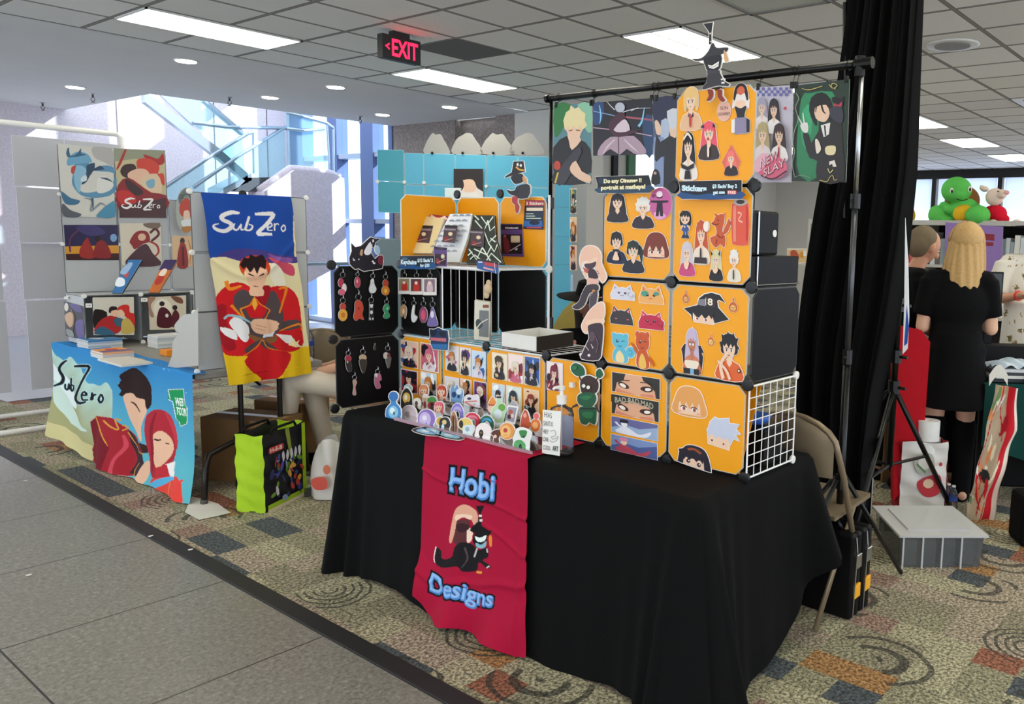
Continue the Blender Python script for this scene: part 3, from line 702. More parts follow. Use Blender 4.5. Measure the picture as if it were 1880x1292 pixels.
# cloth: rounded rectangle top, skirts with corner folds
def cloth_main():
    x0, x1, y0, y1, r = 2.105, 2.9, 1.455, 3.47, .03
    per = []
    def seg(a, b, n, nrm):
        for i in range(n): s = i/n; per.append((np.array(a)*(1-s)+np.array(b)*s, np.array(nrm, float)))
    def arc(c, a0, n=30):
        for i in range(n): a = a0-math.pi/2*i/n; d = np.array([math.cos(a), math.sin(a)]); per.append((np.array(c)+r*d, d))
    # clockwise seen from above, starting at the far-left corner of the front edge
    seg((x0, y0+r), (x0, y1-r), 150, (-1, 0)); arc((x0+r, y1-r), math.pi)
    seg((x0+r, y1), (x1-r, y1), 60, (0, 1)); arc((x1-r, y1-r), math.pi/2)
    seg((x1, y1-r), (x1, y0+r), 60, (1, 0)); arc((x1-r, y0+r), 0)
    seg((x1-r, y0), (x0+r, y0), 60, (0, -1)); arc((x0+r, y0+r), -math.pi/2)
    n = len(per); L = np.zeros(n); 
    for i in range(1, n): L[i] = L[i-1]+np.linalg.norm(per[i][0]-per[i-1][0])
    m = MB(); rows = 26; vs = []
    cor = {'FR': (x0, y0), 'FL': (x0, y1), 'BR': (x1, y0), 'BL': (x1, y1)}
    ctr = np.array([(x0+x1)/2, (y0+y1)/2])
    for j in range(rows+1):
        for i, (p, nn) in enumerate(per):
            if j == 0: vs.append((*(p-nn*.02), TZ)); continue
            if j == 1: vs.append((*(p+nn*.0), TZ-.004)); continue
            t_ = (j-1)/(rows-1)
            dd = {k: np.linalg.norm(p-np.array(c)) for k, c in cor.items()}
            hem = .012+.012*math.sin(L[i]*9)
            out = .012+.03*t_**1.5
            if nn[0] < -.5: out += .02*t_*(1-math.cos(L[i]*3))
            wv = .005*math.sin(L[i]*11+1)*t_+.0025*math.sin(L[i]*37)*t_
            fr = math.exp(-(dd['FR']/.16)**2); fl = math.exp(-(dd['FL']/.15)**2); br = math.exp(-(dd['BR']/.12)**2); bl = math.exp(-(dd['BL']/.15)**2)
            out += (.15*fr+.06*fl+.1*br+.1*bl)*t_**.9
            out += (fr+fl)*.045*t_*math.sin(L[i]*62)+.05*br*t_*math.sin(L[i]*50)
            hem += .36*math.exp(-(dd['BR']/.17)**2) if nn[1] < -.2 or nn[0] > .2 else 0
            z = (TZ-.006)-(TZ-.006-hem)*t_
            vs.append((*(p+nn*(out+wv)), z))
    fs = []
    for j in range(rows):
        for i in range(n): k = (i+1) % n; fs.append((j*n+i, (j+1)*n+i, (j+1)*n+k, j*n+k))
    fs.append(tuple(range(n))); m.add(vs, fs)
    o = m.build('tablecloth', BCLOTH, smooth=True, label='black cloth draped to the floor over the front booth table', cat='tablecloth')
    return o
cloth_main()
def front_x(y, z):
    t_ = min(1, max(0, (TZ-z)/TZ)); L = y-1.485
    out = .012+.03*t_**1.5+.02*t_*(1-math.cos(L*3))
    fr = math.exp(-((y-1.455)/.16)**2); fl = math.exp(-((3.47-y)/.15)**2); out += (.15*fr+.06*fl)*t_**.9
    return 2.105-out-.005*math.sin(L*11+1)*t_-.0025*math.sin(L*37)*t_
# red runner with the booth name
yL0, yR0 = onx(785, 800, 2.09)[1], onx(972, 850, 2.09)[1]
yL1, yR1 = onx(782, 1110, 2.05)[1], onx(981, 1205, 2.05)[1]
TOPD = .3; VT = .24    # depth lying on the table top, its share of v
def runner(u, v):
    if v < VT:
        k = v/VT; x = 2.395-(2.395-2.105)*k; y = yL0*(1-u)+yR0*u-.0; return (x, y, TZ+.006+.001*math.sin(u*9+k*5))
    k = (v-VT)/(1-VT); y = (yL0*(1-u)+yR0*u)*(1-k)+(yL1*(1-u)+yR1*u)*k
    zb = .014+.006*math.sin(u*19)+.5*max(0, .12-u)
    z = TZ+.004-(TZ-zb)*k; cr = min(1, k*14)
    wr = .004*math.sin(u*11+k*6)+.006*k*math.sin(u*17+3*k)+.02*max(0, k-.72)/.28*(1+math.sin(u*15+k*9))
    fold = .007*math.exp(-((k-.22-.09*u)/.012)**2)+.005*math.exp(-((u-.93+.02*math.sin(k*9))/.02)**2)*(k > .3)+.006*math.exp(-((k-.4-.25*(u-.6))/.015)**2)*(u > .6)+.008*math.exp(-((k-.8+.2*(u-.2))/.02)**2)
    return (front_x(y, z)-.012-cr*(.004+wr+fold)-.01*k, y, z)
def rmap(p):
    q = onx(740+p[0]/3.004, 790+p[1]/3.004, 2.07)
    k = (TZ-q[2])/(TZ-.014); a = yL0*(1-k)+yL1*k; b = yR0*(1-k)+yR1*k
    return ((a-q[1])/(a-b), VT+(1-VT)*k)
def qtext(s, a, b, hl, hr=None, bold=0., shear=0., up=None):
    """text on the baseline a->b (y down), letter height hl at the left, hr at the right"""
    hr = hl if hr is None else hr; e, _ = text2d(s, 0., shear); x0 = min(v[0] for v in e); x1 = max(v[0] for v in e); vs, fs = text2d(s, bold, shear); o = []
    for (x, y) in vs:
        u = (x-x0)/(x1-x0); o.append((a[0]+(b[0]-a[0])*u, a[1]+(b[1]-a[1])*u-y*(hl*(1-u)+hr*u)))
    return ('mesh', o, fs)
BLU, BLU2, INK = '#4f86c9', '#8fb8ea', '#0d0f14'
art = []
for s, a, b, hl, hr in (('Hobi', (268, 332), (508, 385), 118, 130), ('Designs', (222, 862), (550, 958), 88, 78)):
    art += [(INK, qtext(s, a, b, hl, hr, .13)), (BLU, qtext(s, a, b, hl, hr, .05)), (BLU2, qtext(s, (a[0]-3, a[1]-5), (b[0]-3, b[1]-5), hl, hr, .012))]
art += [('#5d2f33', smooth([(310, 510), (320, 600), (350, 625), (390, 600), (395, 500), (350, 490)])), ('#e0a68c', smooth([(365, 410), (420, 440), (434, 500), (420, 530), (400, 490), (370, 475), (330, 490), (322, 560), (308, 610), (292, 590), (300, 470), (320, 425)])),
        ('#f2cfb6', smooth([(318, 465), (398, 465), (395, 490), (360, 478), (322, 495)])), ('#f3d6c4', smooth([(385, 540), (408, 545), (408, 600), (388, 610)])), ('#3a1f26', smooth([(325, 525), (345, 510), (390, 518), (388, 545), (350, 560)])),
        ('#17161a', [(418, 415), (462, 412), (446, 455), (452, 520), (500, 552), (516, 548), (505, 568), (486, 580), (484, 620), (430, 640), (412, 600), (420, 560), (395, 548), (410, 520), (432, 500), (436, 460)]),
        ('#e9e3dd', rect(437, 462, 452, 474)), ('#e9e3dd', rect(439, 486, 454, 498)), ('#eaf6f2', smooth([(424, 578), (450, 584), (480, 574), (474, 600), (450, 608), (430, 600)])), ('#86b7c4', smooth([(428, 612), (455, 622), (482, 606), (480, 634), (455, 642), (432, 632)])), ('#e48a35', smooth([(496, 585), (510, 580), (516, 630), (504, 636)])),
        ('#1b191d', smooth([(222, 640), (250, 650), (262, 690), (320, 685), (330, 640), (360, 612), (410, 620), (440, 650), (490, 640), (500, 690), (470, 705), (520, 740), (500, 752), (450, 715), (440, 760), (380, 770), (350, 740), (260, 735), (222, 710)])),
        ('#c9c3c0', stroke([(436, 640), (430, 665), (424, 690)], 8)), ('#c9c3c0', stroke([(488, 645), (494, 668)], 8)), ('#54474c', stroke([(380, 640), (395, 700), (372, 750)], [10, 6, 4])), ('#f5efe8', stroke([(219, 632), (214, 690), (222, 718)], 5)),
        ('#e0a13a', stroke([(440, 768), (470, 770)], 12)), ('#d9cfc7', stroke([(495, 748), (512, 740)], 8))]
img = raster([(c, mapshape(s, rmap)) for c, s in art], 230, 470, '#a80f36')
cloth_print('table_runner', runner, img, CLOTHP, label='crimson table runner lettered Hobi Designs with a witch hat drawing', cat='banner')
# ================================================================== main booth: snap-together panel display
X0, XB = 2.40, 2.74
NY = [1.46, 1.80, 2.137, 2.44, 2.815, 3.125, 3.44]
ZZ = [.752, 1.083, 1.42, 1.762, 2.10]
disp = thing('panel_display', (2.57, 2.45, .747), 'tall display of yellow and black snap-together panels on the black table', 'display')
def panel(o, u, v, material, name='panel', parent=disp, cut=.028, ins=.008, th=.0035, rim=WHTP, thing_=None, **k):
    """flat panel with clipped corners in a wire rim; o corner, u and v edge vectors; faces u x v"""
    o, u, v = [np.array(q, float) for q in (o, u, v)]; lu, lv = np.linalg.norm(u), np.linalg.norm(v); a, b = u/lu, v/lv; n = np.cross(a, b)
    def out(i): 
        c = cut
        return [o+a*x+b*y for x, y in ((i+c, i), (lu-i-c, i), (lu-i, i+c), (lu-i, lv-i-c), (lu-i-c, lv-i), (i+c, lv-i), (i, lv-i-c), (i, i+c))]
    m = MB(); m.prism([q-n*th/2 for q in out(ins)], n*th); 
    e = out(ins); m.mi = 1
    for i in range(8): m.tube([e[i], e[(i+1) % 8]], .0028, 5, cap=False)
    return m.build(name, [material, rim], parent, **k)
GR = mat('grey_panel_rim', '#b9b6ae', .5)
BR = mat('dark_panel_rim', '#2b2b2c', .4, noise=0)
def conn(p, n=(-1, 0, 0), material=BLKC, r=.024, parent=disp):
    m = MB(); n = np.array(n, float); c = np.array(p, float)
    m.lathe(c-n*.004, [(r*.7, -.008), (r*.92, -.005), (r*.94, .003), (r*.86, .006), (r*.6, .007)], 14, axis=n)
    m.build('connector', material, parent, smooth='auto')
# yellow front panels: tall part (two columns, four rows), low row to the left, top single panel
F_ = lambda y0, y1, z0, z1, mt=YEL, x=X0, **k: panel((x, y1, z0), (0, y0-y1, 0), (0, 0, z1-z0), mt, **k)
for r in range(4):
    for c in range(2):
        if r == 3 and c == 1: continue
        F_(NY[c], NY[c+1], ZZ[r], ZZ[r+1], rim=GR)
for c in range(2, 6): F_(NY[c], NY[c+1], ZZ[0], ZZ[1], rim=GR)
for r, zz in enumerate(ZZ[:4]):
    for c in range(3):
        if r == 3 and c == 2: continue
        conn((X0-.004, NY[c], zz))
for c in (3, 4): conn((X0-.004, NY[c], ZZ[1]))
conn((X0-.004, NY[6], ZZ[1])); conn((X0-.004, NY[6], ZZ[2]))
# left wing of black panels (faces the aisle end), second storey black fronts and back
S_ = lambda x0, x1, y, z0, z1, mt=BLKP, **k: panel((x0, y, z0), (x1-x0, 0, 0), (0, 0, z1-z0), mt, **k)
S_(2.055, X0, 3.455, ZZ[0]+.0, ZZ[1], rim=BR); S_(2.055, X0, 3.455, ZZ[1], ZZ[2], rim=BR)
for zz in (ZZ[0]+.01, ZZ[1], ZZ[2]+.0): conn((2.05, 3.447, zz), (0, -1, 0))
F_(NY[5], NY[6], ZZ[1], ZZ[2], BLKP, rim=BR)
F_(2.785, 3.125, ZZ[1], ZZ[2], BLKP, x=XB, rim=BR); F_(3.125, 3.462, ZZ[1], ZZ[2], BLKP, x=XB, rim=BR, cut=.01)
F_(2.785, 3.10, ZZ[0], ZZ[1], BLKP, x=XB, rim=BR); F_(2.45, 2.785, ZZ[0], ZZ[1], BLKP, x=XB, rim=BR)
S_(X0, XB, 3.448, ZZ[1], ZZ[2], BLKP, rim=BR)
# upper yellow back panels and side
S_(X0, XB, 3.44, ZZ[2], ZZ[3], YEL); F_(3.115, 3.44, ZZ[2], ZZ[3], YEL, x=XB, rim=WHTP); F_(2.785, 3.115, ZZ[2], ZZ[3], YEL, x=XB, rim=WHTP)
conn((XB-.004, 2.775, ZZ[2]), material=WHTP, r=.021)
conn((XB-.004, 2.775, ZZ[1]), material=WHTP, r=.02)
m = MB(); m.tube([(XB, 2.775, ZZ[1]), (XB, 2.775, ZZ[3])], .006); m.build('frame_rod', WIRE, disp)
def wire(o, u, v, nu, nv, name='wire_grid', r=.0019, parent=disp, rr=.0035):
    o, u, v = [np.array(q, float) for q in (o, u, v)]; m = MB()
    for i in range(nu+1): m.tube([o+u*i/nu, o+u*i/nu+v], rr if i in (0, nu) else r, 6)
    for j in range(nv+1): m.tube([o+v*j/nv, o+v*j/nv+u], rr if j in (0, nv) else r, 6)
    return m.build(name, WIRE, parent)
wire((X0, 1.452, ZZ[0]), (.335, 0, 0), (0, 0, .325), 7, 8)
for p in ((2.737, 1.45, ZZ[0]), (2.737, 1.45, ZZ[1]-.005)): conn(p, (0, -1, 0), WHTP, .017)
wire((X0, 3.12, ZZ[1]), (XB-X0, 0, 0), (0, 0, ZZ[2]-ZZ[1]), 7, 1)
wire((X0, 2.44, ZZ[1]-.004), (XB-X0, 0, 0), (0, .98, 0), 7, 7)
wire((X0, 2.785, ZZ[2]), (XB-X0, 0, 0), (0, .65, 0), 6, 5)
m = MB(); m.tube([(X0, 2.785, ZZ[2]), (X0, 3.44, ZZ[2])], .007); m.build('shelf_edge', WIRE, disp)
# right-hand side: black side panel and stepped black boxes behind it
S_(X0, XB, 1.455, ZZ[1], ZZ[2], BLKP, rim=BR)
S_(X0, XB, 2.14, ZZ[1], ZZ[3], BLKP, rim=BR)
for z_ in ZZ[1:3]: m = MB(); m.box((X0+.01, 1.47, z_-.006), (XB, 2.13, z_)); m.build('inner_shelf', BLKP, disp)
tb = thing('storage_box', (2.62, 1.6, ZZ[2]), 'low black storage box on top of the black side panel', 'box')
m = MB(); m.box((2.41, 1.475, ZZ[2]+.002), (2.76, 1.8, ZZ[2]+.105)); m.build('body', BLKP, tb, bevel=.006)
m = MB(); m.tube([(2.455, 1.471, ZZ[2]+.004), (2.455, 1.471, ZZ[2]+.104)], .003); m.tube([(2.455, 1.471, ZZ[2]+.004), (2.76, 1.471, ZZ[2]+.004)], .003); m.build('edge_strip', STEEL, tb)
tb = thing('storage_box', (2.55, 1.6, ZZ[2]+.106), 'upright black box with a small round white sticker, stacked on the low black box', 'box')
m = MB(); m.box((2.42, 1.48, ZZ[2]+.107), (2.61, 1.75, ZZ[2]+.262)); m.build('body', BLKP, tb, bevel=.01)
m = MB(); m.lathe((2.575, 1.479, ZZ[2]+.185), [(.013, 0), (.013, .002)], 16, axis=(0, -1, 0)); m.build('sticker', WHTP, tb)
m = MB(); m.tube([(2.46, 1.476, ZZ[2]+.112), (2.46, 1.476, ZZ[2]+.258)], .0035); m.build('edge_strip', STEEL, tb)
m = MB(); m.box((2.42, 1.5, ZZ[2]+.264), (2.47, 1.78, ZZ[3]+.03)); m.build('sign_board', BLKP, None, label='narrow black board standing behind the top yellow panel above the black boxes', cat='board', bevel=.003)
# things seen inside and on the shelves
m = MB(); m.prism([(2.43, 1.50, .753), (2.43, 1.79, .753), (2.56, 1.79, 1.06), (2.56, 1.50, 1.06)], (.003, 0, -.001)); m.build('spare_panel', YEL, None, label='yellow spare panel leaning inside the white wire cube', cat='panel')
t = thing('crate', (2.66, 1.58, .746), 'small dark box inside the white wire cube under the blue bowl', 'box')
m = MB(); m.box((2.58, 1.49, .748), (2.73, 1.66, .885)); m.build('body', BLKP, t, bevel=.004)
m = MB(); m.lathe((2.655, 1.575, .886), [(.03, 0), (.05, .012), (.062, .035), (.06, .036), (.047, .014), (.0, .005)], 24); m.build('bowl', mat('blue_plastic', '#3b6fd0', .3), None, smooth=True, label='blue plastic bowl inside the white wire cube', cat='bowl')
t = thing('display_box', (2.62, 2.6, ZZ[1]), 'open white cardboard tray box with a dark side on the wire shelf', 'box')
wb = mat('white_cardboard', '#e6e4df', .7)
a, b, c_, d_ = onz(922, 635, 1.088), onz(985, 645, 1.088), onz(1052, 634, 1.088), onz(990, 622, 1.088)
a, b, c_ = [np.array(q) for q in (a, b, c_)]; u = b-a; v = c_-b; h = np.array([0, 0, .062]); w_ = v
m = MB(); m.prism([a, b, b+w_, a+w_], (0, 0, .003)); m.build('base', wb, t)
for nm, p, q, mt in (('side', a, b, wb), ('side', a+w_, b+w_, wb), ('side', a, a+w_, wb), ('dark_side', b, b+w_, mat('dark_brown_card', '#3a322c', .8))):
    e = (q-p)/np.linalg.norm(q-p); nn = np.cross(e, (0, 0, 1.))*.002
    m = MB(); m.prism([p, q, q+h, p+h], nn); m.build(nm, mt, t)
# figure box (toy package) on the wire shelf
t = thing('figure_box', (2.6, 2.86, ZZ[1]), 'white boxed figurine with a grey window on the wire shelf beside the black panel', 'toy box')
pf = PLG((2.55, 2.9, 1.1), (-.75, -.66, 0)); pb = crop(pf, 590, 430, 5.529)
p0, p1, p2, p3 = [pb(*q) for q in ((1548, 1065), (1705, 1085), (1712, 690), (1555, 668))]
m = MB(); m.prism([p0, p1, p2, p3], np.array((.75, .66, 0))*.05); m.build('package', mat('cream_card', '#e0dccb', .6), t)
card('window', pb, [('#767a7c', [(1605, 770), (1700, 775), (1698, 1045), (1600, 1035)]), ('#40484a', smooth([(1570, 880), (1600, 860), (1640, 920), (1600, 960), (1575, 940)])), ('#e8e0d0', stroke([(1575, 960), (1620, 900), (1690, 860)], 10)), ('#8a4a35', rect(1640, 715, 1700, 745))], thick=.001, parent=t)
m = MB()
for q, r in (((1668, 620), .014), ((1682, 560), .02), ((1690, 500), .012)): m.ell(pb(*q)+np.array((.03, .03, 0)), (r, r, r*1.3))
m.build('figurine', mat('pale_figurine', '#dcc09c', .5), t, smooth=True)

# ------------------------------------------------------------------ stickers on the yellow panels
PX = PL('x', X0-.003)
def slope(x, y): return (y-383.7)/(x+805.5)
def stick(layers, cx0, cy0, cx1, cy1, crp, label, group=None, pl=PX, border=.02, name='sticker', cat='sticker', base=None, bcol='#f6f1ea', thick=.0012, gap=.0006):
    ox, oy, sc = crp; x0, y0, x1, y1 = ox+cx0/sc, oy+cy0/sc, ox+cx1/sc, oy+cy1/sc; w_ = x1-x0; xc = (x0+x1)/2
    a, b = slope(xc, y0)*w_, slope(xc, y1)*w_
    y0 -= min(a, 0)*1. if a < 0 else 0; y1 -= max(b, 0)
    L = fit(layers, x0, y0, x1, y1, a, b)
    bb = fit([('', base)], x0, y0, x1, y1, a, b)[0][1] if base else None
    return card(name, pl, L, label, cat, group, thick=thick, gap=gap, border=border*w_, base=bb, bcol=bcol)
C3, C4, C5, C7 = (1100, 320, 6.153), (1100, 510, 6.153), (1100, 660, 5.383), (1230, 30, 3.691)
G = 'vinyl stickers on the tall yellow panels'
def mask(c='#2a2730'): return [(c, smooth([(.3, .36), (.5, .4), (.7, .36), (.66, .5), (.5, .57), (.34, .5)], 3))]
stick(bust('#e9c07a', '#e6b892', style='bob', acc='#c23a3a', collar='#4a2f4a'), 75, 470, 215, 770, C7, 'laughing blonde figure sticker with a red neck scarf on the top panel', G)
stick([('#2b2528', smooth([(.5, 0), (.8, .1), (.85, .4), (.5, .5), (.15, .4), (.2, .1)])), ('#d4694a', circ(.5, .16, .2, .1, 12)), ('#ece4e2', [(.06, .5), (.1, .3), (.2, .34), (.3, .2), (.5, .24), (.7, .2), (.8, .36), (.94, .34), (.9, .52), (.7, .44), (.5, .5), (.3, .42)]), (SK, smooth([(.28, .36), (.72, .36), (.7, .52), (.5, .58), (.3, .52)])), ('#2a272e', smooth([(.22, .46), (.5, .5), (.78, .46), (.7, .62), (.66, .72), (.34, .72), (.3, .62)])), ('#8d83a0', [(.22, .68), (.78, .68), (.84, 1), (.18, 1)]), ('#e9e2e2', [(.04, .72), (.22, .7), (.2, .98), (.04, .96)]), ('#2a272e', [(.8, .7), (.96, .74), (.96, .98), (.8, .98)])], 415, 445, 550, 800, C7, 'white haired figure sticker with a black face mask and grey overalls', G)
stick([('#e9b6a4', circ(.5, .5, .5, .5, 24)), ('#4a1f22', text('SUN', .22, .42, .16, .56)), ('#4a1f22', text('DOWN!!', .06, .72, .16, .88))], 322, 570, 415, 715, C7, 'oval pink sticker with the words sun down', G, border=.02, bcol='#f0c8b8')
stick(bust('#e8566a', '#3f3030', style='long', eye='#3d6a4a', acc='#f0e0d0')+[('#2a2226', [(.12, .16), (.26, .06), (.28, .18)]), ('#2a2226', [(.88, .16), (.74, .06), (.72, .18)]), ('#b0303a', circ(.5, .47, .05, .04, 10))], 198, 705, 335, 970, C7, 'larger pink haired sticker with a surprised round mouth and joined hands', G)
stick(bust('#1f1b20', '#efe4da', style='long', eye='#8a3030')+[('#efe0d0', stroke([(.26, .16), (.5, .04), (.74, .16)], .06)), ('#1f1b20', [(.1, .66), (.5, .74), (.9, .66), (.86, .76), (.5, .82), (.14, .76)]), ('#1f1b20', [(.36, .82), (.64, .82), (.7, 1), (.3, 1)])], 70, 780, 185, 1105, C7, 'sticker of a black haired figure with a pale headband and white dress', G)
stick([('#e06a5a', [(.5, 0), (.75, .28), (1, .55), (.8, .85), (.5, 1), (.2, .85), (0, .55), (.25, .28)])]+fit(bust('#f07a72', '#2f2428', style='long', eye='#5a7a4a'), .14, .2, .86, .98), 355, 865, 480, 1082, C7, 'small pink haired sticker inside a red diamond outline', G, bcol='#f3a58e')
stick(bust('#231d22', '#2c2429', style='twin', eye='#6a3a3a'), 95, 215, 330, 535, C3, 'sticker of a black haired figure in a black v-neck top under the tilted blue sign', G)
stick(bust('#e9e6de', '#33242e', style='spiky', eye='#2a2226'), 380, 262, 620, 605, C3, 'sticker of a grinning white haired figure in a dark turtleneck', G)
stick([('#c8609a', circ(.5, .5, .5, .5, 26)), ('#8a3a6a', circ(.2, .25, .1, .06, 8)), ('#e8a6cc', smooth([(.2, .8), (.4, .75), (.6, .8), (.75, .9), (.5, 1.0), (.28, .95)])), ('#f6e8ee', circ(.46, .2, .14, .1, 12)), ('#2a1c30', stroke([(.34, .3), (.46, .32), (.6, .28)], .03, 2)), ('#231a2a', [(.08, .4), (.84, .4), (.84, .46), (.58, .48), (.62, .9), (.5, .9), (.46, .65), (.42, .9), (.3, .9), (.36, .48), (.08, .46)])], 570, 150, 825, 510, C3, 'round pink sticker with a small dark figure, arms outstretched', G, bcol='#e8a7c6')
stick(bust('#1c191d', '#1e2440', style='short')+[(SK, smooth([(.4, .74), (.5, .6), (.6, .74), (.66, .9), (.34, .9)])), ('#17151a', [(.34, .56), (.66, .56), (.66, .64), (.34, .64)])], 92, 645, 312, 1005, C3, 'sticker of a black haired figure in a dark coat with praying hands', G)
stick(bust('#253029', '#20222e', style='tail', eye='#4a6a4a', line='#17201a')+[('#c2d0c0', stroke([(.3, .37), (.5, .37), (.7, .37)], .012, 1))], 272, 745, 510, 1112, C3, 'sticker of a dark green ponytail figure with glasses', G)
stick(peek('#7d3426', SK, '#8a3a2a'), 515, 650, 780, 940, C3, 'sticker of a brown haired head cropped at the nose', G)
stick(chibi('#22201f', '#3b5590', legs='#3b5590', boots='#23314f', acc='#e9e4da', eye='#2a2226')+[('#e9c07a', stroke([(.2, .28), (.12, .1), (.22, 0)], .06))], 895, 410, 1065, 722, C3, 'small full figure sticker with black hair and blue trousers', G)
stick(bust('#c4532f', '#efdcc8', style='long', acc='#3a2a2e', eye='#a04a2a')+[('#3b2d30', [(.14, .86), (.86, .86), (.9, 1), (.1, 1)]), ('#f6e6da', circ(.84, .14, .17, .12, 16))], 1066, 520, 1250, 1010, C3, 'sticker of a red haired figure in a white shirt with an empty speech bubble', G)
stick(beast(), 1255, 440, 1490, 832, C3, 'orange fox shaped creature sticker with a curled tail', G)
stick([('#e0563f', smooth([(.0, .12), (.0, .9), (.12, .98), (.5, 1.0), (.88, .98), (1.0, .9), (1.0, .12)], 2)), ('#b9b0aa', circ(.5, .08, .42, .08, 20)), ('#3a3432', circ(.52, .075, .26, .045, 14)), ('#e98a72', rect(.08, .15, .26, .92)), ('#f2b29e', stroke([(.36, .3), (.6, .34), (.4, .46), (.66, .5)], .04)), ('#c93a2c', rect(.86, .16, .94, .9))], 1505, 270, 1690, 806, C3, 'tall red drinks can sticker at the right edge of the middle panel', G, bcol='#f3a58a')
stick(bust('#cfc6cf', '#c94a7c', style='long', eye='#7a3a6a')+[(SK, smooth([(.34, .6), (.66, .6), (.6, .78), (.5, .82), (.4, .78)]))], 910, 760, 1085, 1145, C3, 'sticker of a silver haired figure in a pink dress', G)
stick(bust('#d9cfa0', '#1e1a1d', style='long', eye='#4a6aa0')+[('#1e1a1d', [(.1, -.02), (.3, .14), (.2, .2)]), ('#1e1a1d', [(.9, -.04), (.72, .14), (.82, .2)]), (SK, smooth([(.3, .62), (.7, .62), (.6, .76), (.4, .76)]))], 1250, 850, 1400, 1200, C3, 'sticker of a blonde figure with small black horns and a black dress', G)
stick(bust('#ebe7e2', '#e6dcc8', style='spiky', acc='#26222a', eye='#5a4a8a'), 1455, 850, 1600, 1208, C3, 'sticker of a white haired figure in a shirt and dark tie', G)
stick(catp('#d9d6e2', '#b9aec8', paw=True), 115, 60, 415, 258, C4, 'white cat head sticker with hollow dark eyes and a raised paw', G)
stick(catp('#f0ad62', '#e07a42', spots='#4f9a86'), 435, 65, 745, 303, C4, 'orange cat head sticker with teal swirl patches', G)
stick(catp('#3b3436', '#e58f93')[:3]+[('#c97a80', circ(.3, .7, .05, .03, 8)), ('#c97a80', circ(.76, .7, .05, .03, 8))], 110, 305, 400, 542, C4, 'dark grey cat head sticker, plain with pink cheeks', G)
stick(catp('#c5294a', '#ef8a94', paw=True), 428, 355, 750, 598, C4, 'crimson cat head sticker with a raised paw', G)
stick(critter('#62bcd4', '#f0d9a0'), 115, 612, 418, 972, C4, 'light blue round eared creature sticker, winking', G)
stick(critter('#d0592a', '#f0c05a', tail=False)+[('#d0592a', stroke([(.66, .7), (.86, .82), (.92, .92)], [.12, .09, .06])), ('#d0592a', stroke([(.2, .6), (.04, .42), (-.06, .34)], [.1, .07, .05]))], 385, 598, 645, 1035, C4, 'orange standing round eared creature sticker, winking', G)
stick(flame(), 940, 130, 1022, 288, C4, 'small flame face sticker left of the witch hat', G)
stick(flame(), 1458, 215, 1575, 392, C4, 'small flame face sticker right of the witch hat', G)
stick(flame('#d8702c', '#f2dc8a'), 1222, 615, 1308, 772, C4, 'small flame face sticker with a yellow face, between the two lower figures', G)
stick([('#1d1a1e', [(0, .56), (.3, .42), (.34, .2), (.46, .06), (.62, .0), (.8, .06), (.92, .28), (.78, .2), (.74, .24), (.76, .44), (1.0, .78), (.68, .94), (.62, .66), (.2, .66), (.2, .94), (.16, .74)]), ('#857f8a', [(.33, .24), (.5, .2), (.48, .44), (.3, .4)]), ('#3a2430', [(.5, .14), (.72, .2), (.7, .46), (.48, .42)]), (SK, [(.22, .7), (.64, .7), (.66, .98), (.24, .94)]), ('#1d1a1e', [(.18, .62), (.68, .62), (.62, .82), (.56, .7), (.48, .84), (.4, .7), (.32, .84), (.24, .72)]), ('#f4ead0', qtext('8', (.54, .38), (.64, .39), .2, .2, .03)), ('#f4ead0', rect(.49, .16, .5, .4)), ('#ffffff', circ(.3, .84, .05, .05, 10)), ('#ffffff', circ(.5, .86, .05, .05, 10)), ('#a5382c', circ(.31, .84, .028, .04, 8)), ('#a5382c', circ(.5, .86, .028, .04, 8))], 960, 145, 1470, 552, C4, 'large sticker of a head under a black witch hat marked 8', G)
stick([('#1f1a20', [(0, .48), (.14, .36), (.86, .36), (1.0, .5), (.9, .52), (.97, .6), (.88, .98), (.12, .98), (.06, .6)])]+fit(bust('#c9b6d2', '#d87f62', skin='#c07a5c', style='long', eye='#e9e0e0'), .1, 0, .86, .98)+[('#f3e2cc', smooth([(.2, .72), (.5, .7), (.8, .72), (.74, .86), (.5, .9), (.26, .86)])), ('#1f1a20', [(.14, .88), (.82, .88), (.82, 1), (.14, 1)]), ('#7fb4d8', rect(.44, .88, .6, 1))], 930, 557, 1187, 1102, C4, 'sticker of a lilac haired figure in a dark furry coat', G)
stick(bust('#1b191b', '#e0652f', style='spiky', eye='#2a2226')+[(SK, stroke([(.3, 1.0), (.2, .74), (.3, .56), (.44, .46)], [.13, .11, .09, .07])), (SK, stroke([(.55, 1.0), (.4, .8), (.1, .62)], [.1, .08, .06])), ('#1b191b', circ(.88, .78, .06, .05, 10)), ('#f2e2c8', circ(.88, .78, .035, .03, 8))], 1322, 612, 1627, 1168, C4, 'sticker of a black haired figure in an orange shirt, hands at the mouth', G)
